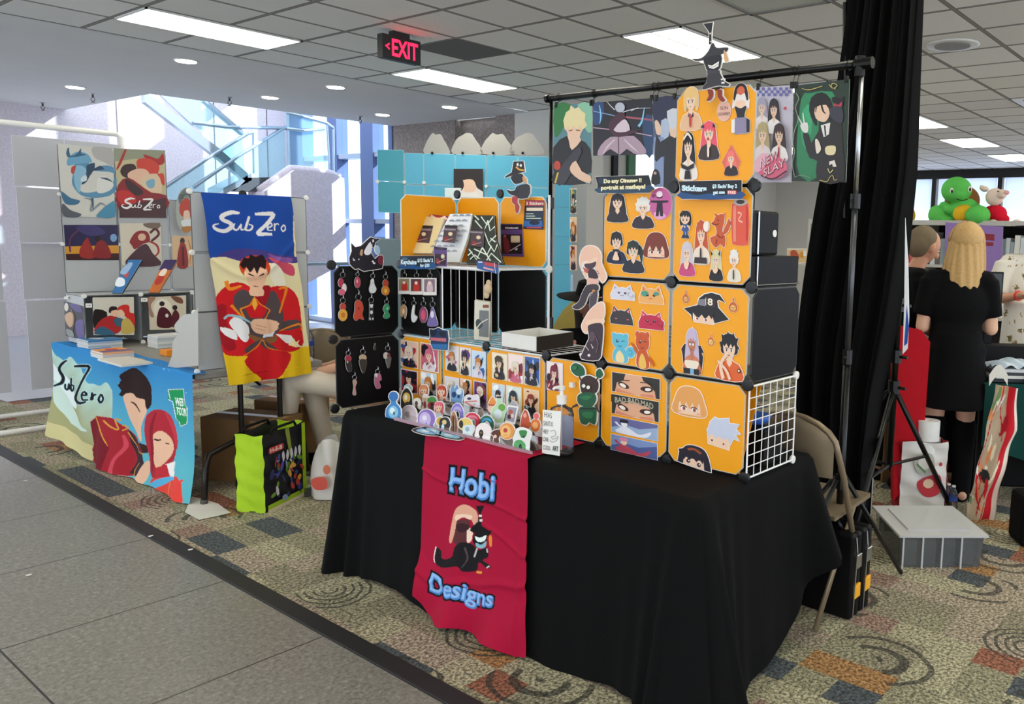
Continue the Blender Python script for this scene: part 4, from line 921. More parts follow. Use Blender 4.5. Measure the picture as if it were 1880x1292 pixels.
def eyes_strip(txt=None):
    L = [('#e6ad8a', rect(0, 0, 1, 1)), ('#2b2a22', [(0, 0), (.28, 0), (.24, .34), (.1, .5), (.06, 1), (0, 1)]), ('#2b2a22', [(.62, 0), (1, 0), (1, 1), (.92, 1), (.9, .66), (.8, .4), (.66, .22)]), ('#e08a6a', smooth([(.1, .82), (.3, .9), (.5, .98), (.5, 1), (.08, 1)], 1)), ('#e08a6a', smooth([(.6, .9), (.86, .84), (.9, 1), (.6, 1)], 1)),
         ('#3a1a16', smooth([(.13, .5), (.2, .42), (.33, .56), (.35, .72), (.24, .74), (.16, .66)])), ('#f6eadc', smooth([(.16, .56), (.22, .5), (.29, .58), (.29, .7), (.22, .7)])), ('#3a1a16', smooth([(.6, .64), (.66, .5), (.8, .46), (.86, .56), (.82, .7), (.7, .74)])), ('#f6eadc', smooth([(.71, .56), (.8, .52), (.83, .6), (.78, .68), (.71, .68)])), ('#2b1a16', stroke([(.22, .34), (.38, .3)], .04, 1)), ('#2b1a16', stroke([(.6, .3), (.74, .28), (.84, .36)], .04, 2))]
    if txt: L += [('#2b2a22', [(0, 0), (1, 0), (1, .42), (.7, .22), (.4, .2), (.1, .34), (0, .4)]), ('#b7b29a', text(txt, .08, .4, .27, .82, bold=.02, arc=.1))]
    return L
def sky_strip(c2, hair, body):
    return [(c2[0], rect(0, 0, 1, 1)), (c2[1], smooth([(0, .7), (.3, .4), (.6, .5), (1, .2), (1, 1), (0, 1)], 1)), (body, smooth([(.1, .95), (.2, .6), (.3, .5), (.42, .62), (.6, .84), (.8, .6), (.84, .55), (.86, .64), (.7, .98)], 3)), (SK if body != '#e8e8f2' else '#f2f0f2', circ(.28, .36, .07, .18, 12)), (hair, smooth([(.2, .1), (.34, .08), (.36, .26), (.2, .28)])), (body, stroke([(.24, .6), (.14, .44), (.1, .3)], .06))]
for L_, b, lb in ((eyes_strip(), (132, 122, 602, 392), 'wide strip sticker of two dark haired eyes, topmost of the four strips'), (eyes_strip('BAD BAD.MAD'), (128, 338, 592, 618), 'wide strip sticker of eyes with BAD lettering above, second from the top'),
                  (sky_strip(('#6b6a9c', '#9db2d0'), '#22222c', '#e8e8f2'), (125, 556, 582, 806), 'lilac strip sticker of a white figure stretching an arm, third from the top'), (sky_strip(('#7f95c4', '#4f5f96'), '#e08aa6', '#b8455a'), (122, 733, 576, 992), 'blue strip sticker of a pink haired figure pointing, lowest of the four strips')):
    x0, y0, x1, y1 = b
    stick(L_, x0, y0, x1, y1, C5, lb, G, border=0, base=rect(-.01, -.02, 1.01, 1.02))
stick(peek('#e8a35a', SK, '#a04a2a', 8), 742, 240, 1050, 572, C5, 'sticker of a long blonde head cropped at the nose', G)
stick([('#c9cde0', [(.02, .5), (.1, .2), (.24, .02), (.34, .06), (.66, -.02), (.66, .14), (.96, .12), (.86, .28), (1.0, .42), (.84, .46), (.96, .64), (.78, .6), (.7, .8), (.5, .56)]), (SK, [(.02, .56), (.68, .6), (.66, .98), (.04, .9)]), ('#c9cde0', [(0, .46), (.7, .52), (.68, .72), (.58, .6), (.48, .72), (.38, .58), (.26, .7), (.16, .56), (.04, .68)]), ('#2a2226', circ(.16, .77, .025, .035, 8)), ('#7a2a2a', circ(.5, .82, .025, .035, 8))], 1066, 545, 1402, 925, C5, 'sticker of a silver spiky haired head cropped at the nose', G)
stick([('#241c2a', smooth([(.5, 0), (.8, .12), (.94, .5), (1.0, .96), (.9, 1.0), (.06, .86), (.0, .74), (.04, .4), (.02, .28), (.14, .22), (.26, .06)], 3)), ('#9a4a26', stroke([(.3, .22), (.5, .16), (.7, .3)], .1)), (SK, [(.18, .56), (.78, .62), (.8, .98), (.16, .88)]), ('#241c2a', [(.14, .42), (.8, .46), (.76, .74), (.66, .56), (.56, .7), (.46, .54), (.34, .68), (.26, .54), (.18, .7)]), ('#3a2a3a', circ(.32, .72, .06, .09, 12)), ('#3a2a3a', circ(.64, .8, .06, .09, 12)), ('#ffffff', circ(.34, .7, .02, .03, 8)), ('#ffffff', circ(.66, .78, .02, .03, 8))], 782, 815, 1108, 1112, C5, 'sticker of a black haired head with an orange hair band, at the bottom', G)
# ================================================================== left booth
t2 = thing('folding_table', (2.5, 5.88, 0), 'folding table with dark legs under the blue banner cloth of the left booth', 'table')
m = MB(); m.box((2.08, 4.93, .705), (2.85, 6.84, .742)); m.build('tabletop', mat('grey_table_top', '#8b8984', .6), t2, bevel=.006)
DKM = mat('dark_brown_metal', '#2a2522', .4, metal=.4)
for y, s_ in ((5.0, 1), (6.6, -1)):
    a, b = (2.18, y), (2.76, y)
    m = MB(); m.tube([(2.06, y-.16*s_, .015), (2.09, y-.13*s_, .2), (2.13, y-.08*s_, .26), (2.3, y, .29), (2.62, y, .29), (2.7, y, .26), (2.74, y-.03*s_, .2), (2.74, y-.05*s_, .015)], .017, 10); m.build('leg', DKM, t2, smooth=True)
    m = MB(); m.tube([(2.36, y, .29), (2.36, y, .7)], .016); m.build('leg_post', DKM, t2); m = MB(); m.tube([(2.6, y, .29), (2.6, y, .7)], .016); m.build('leg_post', DKM, t2)
    m = MB(); m.tube([(2.48, y, .62), (2.48, y+.3*s_, .7)], .009); m.build('brace', DKM, t2)
    for x, f_ in ((2.06, .16), (2.74, .05)): m = MB(); m.lathe((x, y-f_*s_, 0), [(.019, 0), (.021, .02), (.017, .03)], 12); m.build('foot', mat('grey_rubber', '#55534f', .8), t2, smooth=True)
# printed cloth over the front edge
X2 = 2.045
yl, yr = 6.86, 4.905
def cloth2(u, v):
    y = yl*(1-u)+yr*u; VT2 = .16; xo = .09*(1-u)
    if v < VT2:
        k = v/VT2; bk = 2.14; sag = 0
        if .5 < u < .66: sag = .012
        return (bk-(bk-2.065+xo)*k, y, .7475-sag*k+.003*math.sin(u*30))
    k = (v-VT2)/(1-VT2); sl_ = .33*max(0, 1-u/.4)**1.2*0
    zb = .008+.30*max(0., 1-u/.33)*.0
    hemz = .01+.1*max(0, (.35-u)/.35)
    z = .745-(.745-hemz)*k
    wv = .012*math.sin(u*26+k*2)*k+.008*math.sin(u*47+1)*k*k+.018*math.sin(u*14-k*5)*k
    notch = .02*math.exp(-((u-.58)/.07)**2)*(1-k)
    return (2.055-xo-wv-.05*k*k+notch, y-.02*k*(u > .9)-.05*k*max(0, 1-u*6), z)
PL2 = PLG((1.945, 6.86, .5), (-1.955, -.09, 0))
def m2(p):
    q = PL2(60+p[0]/3.8, 620+p[1]/3.8); return ((yl-q[1])/(yl-yr), .16+.84*(.745-q[2])/.735)
def bg2(u, v):
    k = max(0, (v-.1)/.9); a = np.array(lin('#2f84cc')); b = np.array(lin('#5fb9c9')); c = np.array(lin('#c9c08c'))
    hill = .25+.75*u*.9+.1*math.sin(u*9); d = k-hill*1.0
    col = a*(1-min(1, k*1.3))+b*min(1, k*1.3)
    if u < .47: 
        s_ = .12+.55*u+.05*math.sin(u*25)+.012*math.sin(u*70)
        if k > s_: t_ = min(1, (k-s_)/.5); col = np.array(lin('#b7d9cf'))*(1-t_)+np.array(lin('#a9a878'))*t_; col = col*(1+.05*math.sin(u*60+k*40)*(1-t_))
        if k > .86: col = c*1.1
    return col
HB, RED, GLD, SKN = '#2c1614', '#a5222e', '#d79a3c', '#efbf9f'
def wd(off, k=1.):  # the zigzag word drawn by brush on the cloth
    pts = [([(218, 168), (190, 190), (163, 240), (190, 300), (180, 345), (130, 380)], [6, 12, 14, 16, 16, 5]), ([(205, 350), (203, 385), (222, 390), (235, 345), (238, 390)], [8, 9, 8, 9, 8]), ([(252, 300), (252, 390), (270, 385), (272, 355), (254, 352)], [8, 9, 8, 8, 6]),
           ([(268, 210), (325, 203), (372, 208), (350, 270), (318, 360), (292, 440), (310, 468), (345, 468), (378, 452)], [8, 14, 12, 9, 12, 18, 18, 12, 5]), ([(340, 410), (375, 405), (360, 385), (345, 405), (355, 440), (388, 438)], [7, 8, 7, 9, 8, 6]), ([(402, 385), (404, 440), (408, 405), (425, 398)], [8, 9, 8, 7]), ([(452, 395), (440, 430), (455, 455), (468, 430), (455, 397)], [7, 9, 8, 8, 7])]
    return [('#bfe3e8', stroke(p, [x*1.25+13 for x in w_], 4)) for p, w_ in pts]+[(INK, stroke(p, [x*1.25+4 for x in w_], 4)) for p, w_ in pts]
A2 = [('#e9f3f2', smooth([(95, 180), (150, 240), (240, 320), (300, 480), (280, 520), (180, 420), (110, 300)], 3)), ('#cfe5da', smooth([(130, 330), (200, 420), (330, 600), (400, 660), (260, 640), (150, 500)], 3))]
A2 += [('#d9eef5', s[1]) for s in [(0, stroke(x, 3+y)) for x, y in []]]
A2 += wd(0)
A2 += [(HB, smooth([(600, 240), (660, 212), (730, 240), (790, 310), (810, 380), (800, 460), (700, 430), (640, 400), (600, 410), (575, 400), (590, 370), (566, 335), (585, 300), (572, 270)], 2)),
       (SKN, smooth([(605, 405), (660, 390), (700, 420), (780, 440), (790, 520), (760, 620), (770, 720), (710, 680), (660, 600), (625, 500)], 3)), (HB, smooth([(780, 350), (812, 400), (815, 470), (790, 500), (770, 440)], 2)), ('#3a1c18', stroke([(650, 450), (690, 470), (740, 520)], [6, 14, 6])), ('#3a1c18', smooth([(700, 730), (830, 750), (820, 800), (740, 790)], 2)),
       (RED, [(410, 590), (440, 545), (540, 560), (620, 620), (700, 700), (780, 790), (740, 960), (600, 965), (415, 910), (440, 820), (425, 780), (440, 740)]), ('#7a1624', [(410, 590), (440, 560), (500, 680), (560, 760), (540, 960), (470, 940), (430, 820), (440, 740)]), ('#d2485a', stroke([(620, 680), (640, 760), (600, 850), (600, 960)], [14, 24, 20, 30])),
       ('#3a2630', [(640, 640), (700, 720), (780, 800), (800, 880), (740, 970), (680, 940), (720, 850), (660, 740)]), (GLD, stroke([(430, 540), (480, 640), (550, 750)], [4, 10, 4])), (GLD, stroke([(490, 575), (540, 620), (590, 640), (560, 570), (600, 580)], 10)), (GLD, stroke([(610, 610), (640, 630), (610, 650)], 9)), (GLD, stroke([(640, 660), (680, 730), (740, 790), (800, 810)], 6)), (GLD, stroke([(710, 960), (712, 915), (760, 870)], 6)),
       (SKN, smooth([(560, 960), (650, 950), (720, 975), (800, 870), (840, 860), (830, 960), (760, 1050), (640, 1030)], 3)), ('#f6dccb', smooth([(600, 970), (650, 950), (700, 990), (650, 1010)])), 
       ('#b32a38', smooth([(800, 530), (860, 500), (930, 540), (985, 680), (995, 780), (985, 880), (930, 1000), (850, 960), (840, 840), (800, 700), (785, 600)], 3)), (SKN, smooth([(850, 680), (900, 650), (960, 720), (975, 800), (930, 880), (890, 900), (860, 800)], 3)), ('#8f1d2c', stroke([(850, 520), (835, 640), (860, 800), (860, 930)], [10, 24, 20, 8])), ('#c93a46', stroke([(905, 520), (960, 640), (990, 760)], [10, 26, 8])),
       ('#2a1718', stroke([(862, 705), (885, 712), (900, 708)], 10)), ('#2a1718', stroke([(925, 735), (945, 742)], 9)), ('#e8483e', smooth([(850, 980), (990, 950), (1075, 1000), (1110, 1230), (1060, 1225), (960, 1150), (860, 1040)], 2)), ('#e2884a', stroke([(1000, 1000), (990, 1080), (1040, 1140)], [14, 8, 4])), ('#e8483e', stroke([(985, 970), (1030, 1010), (1078, 980)], 16)), ('#f3f0ee', [(940, 880), (1000, 860), (1010, 980), (985, 960)]), ('#c32f3a', [(890, 900), (950, 880), (980, 960), (880, 975)]), ('#59b6e2', smooth([(845, 1010), (920, 975), (1010, 960), (1000, 990), (880, 1045)], 2)),
       ('#1f9a5c', [(915, 365), (1025, 360), (1035, 475), (1055, 490), (1052, 600), (1000, 620), (970, 560), (945, 440), (915, 430)]), ('#ffffff', stroke([(915, 365), (1025, 360), (1035, 475), (1055, 490), (1052, 600), (1000, 620), (990, 590)], 4, 1)), ('#ffffff', stroke([(915, 365), (930, 432), (918, 434), (945, 450), (970, 575), (985, 580)], 4, 1)), ('#f4fffa', qtext('WEB', (962, 475), (1022, 478), 52, 52, .03)), ('#f4fffa', qtext('TOON', (970, 540), (1046, 548), 52, 52, .03))]
rr = random.Random(3)
for k in range(26): x, y = rr.uniform(120, 1080), rr.uniform(60, 420); A2.insert(2, ('#a8dcf2', circ(x, y, rr.uniform(2, 5), None, 6)))
img = raster([(c, mapshape(s, m2)) for c, s in A2], 340, 260, bg2)
cloth_print('banner_cloth', cloth2, img, CLOTHP, label='blue printed cloth lettered SubZero hanging over the front of the left booth', cat='banner')
m = MB(); m.prism([onz(x_, y_, .004) for x_, y_ in ((340, 940), (365, 954), (424, 942), (400, 925), (372, 916), (352, 912))], (0, 0, .003))
m.build('cloth_corner', mat('white_cloth_back', '#dcd8cf', .85), None, smooth=True, label='white folded underside of the banner cloth lying on the carpet by the table leg', cat='cloth')

# --- white wire-and-panel display on the table
WP = mat('white_panel_sheet', '#b7b9ba', .5, noise=.04, scale=6)
DR = mat('dark_wire_rim', '#4a4b4d', .4)
d2 = thing('panel_display', (2.4, 6.5, .745), 'white panel display with shelf and posters at the far end of the left booth', 'display')
XX = [2.05, 2.39, 2.73, 3.07]; Z2 = [.752, 1.09, 1.43, 1.77, 2.11]; YB, YF = 6.8, 6.46
def P2(x0, x1, z0, z1, y, parent=d2, mt=WP, **k): return panel((x0, y, z0), (x1-x0, 0, 0), (0, 0, z1-z0), mt, parent=parent, cut=.006, ins=.004, rim=DR, **k)
for i in range(2):
    for j in range(4): P2(XX[i], XX[i+1], Z2[j], Z2[j+1], YB)
for j in range(3): P2(XX[2], XX[3], Z2[j], Z2[j+1], YB)
panel((XX[0], YB, Z2[0]), (0, YF-YB, 0), (0, 0, Z2[1]-Z2[0]), WP, parent=d2, cut=.006, ins=.004, rim=DR)
panel((XX[1], YB, Z2[0]), (0, YF-YB, 0), (0, 0, Z2[1]-Z2[0]), WP, parent=d2, cut=.006, ins=.004, rim=DR)
panel((XX[2], YB, Z2[0]), (0, YF-YB, 0), (0, 0, Z2[1]-Z2[0]), WP, parent=d2, cut=.006, ins=.004, rim=DR)
m = MB(); m.box((XX[0], YF, Z2[1]-.004), (XX[2], YB, Z2[1]+.0)); m.build('shelf', mat('grey_white_shelf', '#c2c6c6', .35), d2)
m = MB()
for x in XX[:3]: m.tube([(x, YF, Z2[0]), (x, YF, Z2[1])], .004)
m.tube([(XX[0], YF, Z2[1]), (XX[2], YF, Z2[1])], .005); m.build('wire_frame', DR, d2)
for x in XX[:3]:
    for z in (Z2[0], Z2[1]): conn((x, YF-.004, z), (0, -1, 0), WHTP, .017, d2)
    for z in Z2[2:4]: conn((x, YB-.004, z), (0, -1, 0), WHTP, .014, d2)
PY = PL('y', YB-.006); PF = PL('y', YF-.004); Q0 = (0, 180, 4.0375)
Cq = crop(PY, 0, 180, 4.0375)
GP = 'art prints on the white panel display'
card('poster', Cq, [('#d9d6cb', [(425, 335), (838, 378), (850, 885), (465, 875)]), ('#b9b4ae', smooth([(680, 370), (760, 360), (835, 390), (840, 500), (760, 470), (700, 440)])), ('#5d93b3', smooth([(560, 470), (640, 440), (660, 500), (640, 560), (600, 600), (580, 660), (620, 700), (720, 690), (830, 640), (845, 520), (760, 500), (700, 540), (850, 560), (845, 700), (720, 740), (600, 720), (535, 640), (540, 560)], 3)), ('#6fa9c9', smooth([(500, 450), (560, 400), (640, 410), (680, 470), (640, 480), (560, 490), (500, 500)], 3)), ('#37607e', smooth([(500, 440), (495, 380), (510, 370), (520, 430), (570, 410), (600, 370), (600, 410), (640, 420)], 2)),
     ('#8ebfd6', smooth([(545, 520), (600, 500), (640, 540), (600, 620), (590, 700), (555, 650)], 3)), ('#c0453a', smooth([(530, 510), (560, 505), (545, 560), (525, 550)])), ('#24435c', smooth([(640, 500), (700, 480), (700, 520), (740, 500), (770, 530), (690, 540), (640, 620), (600, 640), (640, 560)], 2)), ('#d7e3e6', smooth([(600, 590), (635, 570), (640, 610), (600, 620)])), ('#e4e2da', smooth([(720, 600), (780, 580), (840, 640), (800, 690), (720, 700)])), ('#2e4a5e', stroke([(740, 590), (790, 600), (830, 620)], [4, 16, 4])), ('#3d6f8f', smooth([(450, 690), (520, 740), (590, 760), (560, 790), (480, 780)], 3)), ('#5b5f66', smooth([(460, 780), (520, 830), (600, 860), (560, 885), (465, 870)], 3)), ('#4b90b0', smooth([(720, 860), (840, 760), (848, 880), (730, 882)], 2)), ('#7d8a92', stroke([(620, 740), (680, 760), (670, 840), (740, 780), (780, 800)], [4, 14, 6, 14, 3])), ('#3f5f78', stroke([(680, 740), (690, 830)], [20, 3]))],
     'poster of a pale blue dragon curling on a light ground, top left of the display', 'poster', GP, base=[(425, 335), (838, 378), (850, 885), (465, 875)], material=POSTER)
def couple(hx, hy, s_, x2, y2): return []
sz = lambda ox, oy, k, c: [(c, stroke([(ox+x*k, oy+y*k) for x, y in p], [w_*k*1.15 for w_ in (ws if isinstance(ws, list) else [ws]*len(p))], 4)) for p, ws in (
    ([(318, 172), (262, 168), (208, 190), (214, 214), (255, 232), (266, 256), (225, 282), (178, 272), (160, 248), (190, 236)], [10, 22, 24, 20, 20, 24, 22, 16, 10, 3]), ([(283, 235), (278, 265), (300, 275), (324, 240), (322, 270), (340, 274)], [9, 10, 9, 10, 9, 6]), ([(376, 192), (358, 250), (350, 272), (380, 276), (396, 252), (372, 240)], [12, 13, 10, 9, 9, 5]),
    ([(412, 178), (470, 176), (526, 182), (480, 240), (424, 296), (470, 300), (516, 302)], [12, 20, 24, 18, 20, 18, 12]), ([(488, 262), (516, 250), (508, 232), (488, 248), (490, 276), (520, 276)], [7, 8, 8, 9, 8, 5]), ([(534, 232), (534, 280)], 9), ([(534, 250), (552, 236), (566, 244)], [7, 7, 5]), ([(598, 246), (582, 264), (594, 282), (612, 272), (608, 250), (594, 246)], [8, 9, 8, 9, 8, 7]))]
card('poster', Cq, [('#cdbf92', [(842, 372), (1222, 388), (1230, 888), (885, 886)]), ('#9a9c80', [(842, 372), (1222, 388), (1222, 480), (1000, 450), (850, 470)]), ('#b5271f', smooth([(862, 520), (900, 430), (925, 378), (935, 390), (900, 480), (870, 530)], 2)), ('#b5271f', smooth([(1060, 420), (1110, 430), (1170, 450), (1205, 410), (1215, 480), (1160, 500), (1100, 470)], 3)), ('#d8402a', smooth([(1010, 470), (1060, 445), (1130, 460), (1180, 510), (1170, 560), (1210, 560), (1215, 650), (1160, 600), (1040, 560)], 3)), ('#3a1a18', smooth([(890, 540), (920, 495), (990, 490), (1010, 540), (960, 590), (910, 580)], 3)), (SKN, smooth([(945, 560), (1010, 525), (1080, 530), (1110, 580), (1060, 640), (1000, 620), (960, 610)], 3)), ('#e8c9a4', smooth([(1040, 600), (1160, 560), (1200, 680), (1150, 730), (1080, 690)], 3)), ('#7fb0c4', smooth([(1080, 620), (1140, 600), (1140, 660), (1100, 665)])),
     ('#8e1b1e', smooth([(875, 640), (950, 590), (1030, 640), (1120, 700), (1226, 720), (1228, 830), (880, 830)], 2)), ('#c9251f', smooth([(870, 690), (960, 690), (1010, 760), (960, 800), (880, 770)], 3)), ('#4a2324', [(880, 800), (1228, 740), (1230, 888), (885, 886)]), ('#3c1b1d', smooth([(930, 600), (1000, 640), (1060, 700), (1000, 720), (940, 660)]))]+sz(800, 640, .62, '#f6f2ec'),
     'red poster of an embracing couple lettered SubZero', 'poster', GP, base=[(842, 372), (1222, 388), (1230, 888), (885, 886)], material=POSTER)
card('poster', Cq, [('#29204a', [(470, 940), (872, 940), (882, 1200), (490, 1200)]), ('#d9962f', [(480, 1100), (878, 1090), (880, 1160), (486, 1160)]), ('#5a2f52', stroke([(520, 1140), (520, 1040), (600, 970), (700, 960)], 14)), ('#41356e', smooth([(560, 960), (700, 945), (780, 1000), (660, 1020)])), ('#7fa5cf', circ(840, 1035, 26, 30, 10)), ('#3c1013', [(486, 1155), (880, 1150), (882, 1200), (490, 1200)]), ('#a02a22', smooth([(590, 1120), (640, 1035), (660, 1060), (700, 1180), (600, 1180)], 3)), ('#8c1f22', smooth([(690, 1140), (730, 1050), (790, 1080), (820, 1180), (700, 1180)], 3)), ('#20141c', circ(725, 1040, 22, 22, 10))],
     'landscape poster of two kneeling figures under a dark blue night sky', 'poster', GP, base=[(470, 940), (872, 940), (882, 1200), (490, 1200)], material=POSTER)
card('poster', Cq, [('#dcd0bd', [(885, 928), (1190, 925), (1200, 1240), (905, 1240)]), ('#7a6455', smooth([(1060, 930), (1185, 925), (1170, 970), (1090, 960)], 2)), ('#8f1f20', smooth([(960, 1060), (1010, 990), (1090, 990), (1110, 1060), (1060, 1080), (1000, 1120), (975, 1090)], 3)), ('#5a1a1c', stroke([(1110, 1000), (1150, 970), (1175, 1010), (1120, 1060)], 18)), ('#a3282a', stroke([(1100, 1060), (1160, 1090), (1170, 1150), (1100, 1200)], [10, 16, 14, 4])), ('#4c2a30', smooth([(1000, 1130), (1080, 1080), (1130, 1150), (1190, 1238), (930, 1238)], 3)), ('#e6b89a', circ(1050, 1030, 30, 28, 10))],
     'poster of a dancing couple with flowing dark red hair', 'poster', GP, base=[(885, 928), (1190, 925), (1200, 1240), (905, 1240)], material=POSTER)
Ck = crop(PY, 250, 160, 4.0)
oval = circ(345, 905, 76, 168, 30)
card('poster', Ck, [('#aeb2a8', oval), ('#6d756f', smooth([(290, 800), (345, 745), (400, 800), (395, 850), (345, 790), (300, 860)])), ('#3a3d3c', qtext('SUBZERO SIDE', (292, 822), (402, 815), 34, 34)), ('#c4422e', smooth([(345, 815), (390, 860), (395, 930), (350, 960), (300, 930), (300, 860)])), ('#eac8b0', smooth([(330, 910), (365, 910), (370, 970), (345, 985), (325, 960)])), ('#dfe3e2', smooth([(310, 980), (390, 970), (380, 1020), (320, 1020)])), ('#b97a3c', smooth([(310, 1030), (380, 1020), (370, 1060), (330, 1066)]))],
     'oval hanging sign with a small red haired figure', 'sign', GP, base=oval, gap=.05, material=POSTER)
card('poster', Ck, [('#dcb98e', [(262, 1090), (415, 1092), (418, 1318), (268, 1315)]), ('#3a2024', circ(338, 1130, 18, 26, 10)), ('#9a2b28', smooth([(320, 1150), (362, 1160), (380, 1316), (300, 1314)], 3)), ('#5c1c20', stroke([(340, 1170), (346, 1310)], 16)), ('#c77a44', stroke([(380, 1120), (400, 1200), (392, 1300)], [4, 10, 4]))],
     'narrow portrait poster of a standing red figure on tan', 'poster', GP, base=[(262, 1090), (415, 1092), (418, 1318), (268, 1315)], material=POSTER)
Cf = crop(PF, 100, 480, 6.461)
card('poster', Cf, [('#d8d2c2', [(450, 425), (940, 420), (945, 870), (462, 870)]), ('#1f1512', smooth([(460, 590), (520, 565), (620, 600), (600, 700), (465, 790)], 2)), ('#b3282a', smooth([(470, 800), (560, 680), (700, 640), (800, 720), (780, 820), (700, 860), (500, 840)], 3)), ('#38627c', smooth([(465, 860), (540, 770), (640, 800), (720, 868)], 2)), ('#2b1b1b', smooth([(640, 590), (660, 535), (740, 540), (720, 600), (660, 610)], 3)), (SKN, smooth([(670, 590), (740, 575), (770, 610), (730, 650), (680, 640)])), ('#d3302a', smooth([(740, 560), (800, 515), (880, 520), (890, 600), (945, 625), (945, 770), (880, 740), (850, 660), (770, 600)], 3)), ('#eec9a8', smooth([(745, 590), (790, 570), (830, 620), (800, 660), (760, 640)])), ('#3d6478', smooth([(700, 690), (760, 665), (830, 700), (800, 770), (730, 760)])), ('#cdb05a', smooth([(800, 700), (880, 680), (950, 820), (800, 850)]))],
     'cream print of a kissing couple in red at the left shelf cube', 'poster', GP, base=[(450, 425), (940, 420), (945, 870), (462, 870)], material=POSTER)
card('poster', Cf, [('#d9cdb6', [(1110, 425), (1560, 400), (1560, 800), (1130, 810)]), ('#a58068', smooth([(1110, 430), (1200, 430), (1140, 520), (1180, 650), (1130, 640)], 3)), ('#ece4cf', circ(1280, 560, 110, 120, 20)), ('#7a4a34', smooth([(1380, 410), (1500, 430), (1520, 495), (1440, 480)])), ('#4e1220', smooth([(1210, 700), (1240, 560), (1310, 545), (1380, 620), (1400, 770), (1240, 780)], 3)), ('#2a1618', circ(1272, 500, 32, 30, 12)), ('#5c1826', smooth([(1390, 640), (1430, 570), (1480, 640), (1440, 770), (1390, 760)], 3)), ('#2a1618', circ(1425, 545, 30, 30, 12)), ('#efe2d2', circ(1330, 640, 20, 24, 8))],
     'cream print of two dark red robed figures before a pale moon', 'poster', GP, base=[(1110, 425), (1560, 400), (1560, 800), (1130, 810)], material=POSTER)
Cs = crop(PL('x', XX[0]-.005), 100, 480, 6.461)
card('poster', Cs, [('#241a2c', [(115, 465), (345, 530), (355, 935), (140, 880)]), ('#caa27c', smooth([(130, 640), (200, 600), (240, 680), (200, 780), (150, 730)])), ('#4b3a7c', smooth([(190, 500), (300, 520), (330, 600), (240, 580)])), ('#5c4a8c', smooth([(260, 720), (345, 700), (350, 900), (280, 880)])), ('#d9cfc0', circ(150, 540, 26, 50, 12)), ('#7a5a44', stroke([(200, 560), (240, 660), (220, 820)], [10, 18, 6])), ('#8c8f8a', smooth([(150, 800), (220, 820), (240, 890), (160, 870)]))],
     'dark purple print on the left side panel of the display', 'poster', GP, base=[(115, 465), (345, 530), (355, 935), (140, 880)], material=POSTER)
for (a, b, c_, d_, lb) in ((128, 415, 175, 445, 'small white price tag above the dark purple print'), (366, 495, 440, 545, 'small white price tag beside the kissing couple print'), (1022, 430, 1100, 475, 'small white price tag beside the moon print')):
    pl_ = Cs if a < 200 else Cf
    card('price_tag', pl_, [('#222222', circ(a+20, (b+d_)/2, 5, 6, 8)), ('#777777', rect(a+34, (b+d_)/2-5, a+56, (b+d_)/2+4))], lb, 'tag', 'price tags on the white display', base=rect(a, b, c_, d_), gap=.004)
# leaning books on the shelf
def lean_book(pts, layers, label, edge='#1d2a44'):
    pl_ = PLG((2.3, 6.6, 1.12), (-.55, -.6, .42)); f = crop(pl_, 100, 480, 6.461)
    t = thing('book', tuple(f(*pts[0])), label, 'book', 'books leaning on the shelf')
    o = [f(*p) for p in pts]; m = MB(); off = -np.array(pl_.n)*.016; m.prism(o, off, '#f2f0ea', edge); m.build('pages', PRINT, t)
    card('cover', f, layers, base=pts, parent=t, gap=.0005, thick=.0012)
    return t
lean_book([(680, 375), (800, 375), (1040, -20), (880, -20)], [('#2f6fa8', [(680, 375), (800, 375), (1040, -20), (880, -20)]), ('#e8eef2', smooth([(720, 270), (760, 190), (830, 210), (830, 280), (760, 300)])), ('#c24a4a', smooth([(830, 150), (880, 130), (870, 190), (830, 180)])), ('#9ab6d8', smooth([(780, 130), (880, 20), (930, 30), (850, 150)]))], 'blue covered book leaning on the shelf, left of the two')
lean_book([(1115, 365), (1235, 365), (1460, -20), (1310, -20)], [('#c96a2c', [(1115, 365), (1235, 365), (1460, -20), (1310, -20)]), ('#3b2a5a', [(1240, 100), (1390, 100), (1460, -20), (1310, -20)]), ('#b5322c', smooth([(1190, 250), (1240, 170), (1300, 160), (1280, 240), (1220, 280)])), ('#f0d9c4', smooth([(1240, 160), (1290, 90), (1340, 100), (1300, 170)]))], 'orange and purple covered book leaning on the shelf, right of the two', '#b9794a')
# stacks of books on the table top
def stack(px, py, w_, d, cols, label, z0=.7435, th=.012, top=None, grp='book stacks on the left booth table'):
    base = onz(px, py, z0)
    for k, c in enumerate(cols):
        mb = MB(); z = z0+k*th; j = (random.random()-.5)*.008
        mb.box((base[0]+j, base[1]+j, z), (base[0]+w_+j, base[1]+d+j, z+th*.96), c); mb.box((base[0]+j-.0005, base[1]+j+.002, z+th*.2), (base[0]+w_+j-.004, base[1]+d+j+.0005, z+th*.75), '#dedbd4')
        tg = MB(); o = mb.build('book', PRINT, None, label=label % ('topmost' if k == len(cols)-1 else 'lowest' if k == 0 else 'number %d from the bottom' % (k+1)), cat='book', group=grp)
    if top: 
        zt = z0+len(cols)*th
        u = UV((base[0], base[1]+d, zt), (0, -1, 0), (1, 0, 0), d, w_, (0, 0, 1)); card('cover_sheet', u, top, 'printed cover sheet lying on '+label.split(',')[0], 'print', grp, gap=.0005, thick=.0006, base=rect(.02, .02, .98, .98))
stack(163, 642, .2, .2, ['#c9cdd0', '#b6bcc2', '#d6d8d8', '#aeb6be', '#3a78b0'], 'book of the blue topped stack, %s', top=[('#3d86bd', rect(.02, .02, .98, .98)), ('#e6eef2', smooth([(.2, .3), (.5, .2), (.8, .4), (.6, .6), (.3, .5)])), ('#7fb0d4', smooth([(.3, .6), (.7, .65), (.8, .9), (.4, .85)]))])
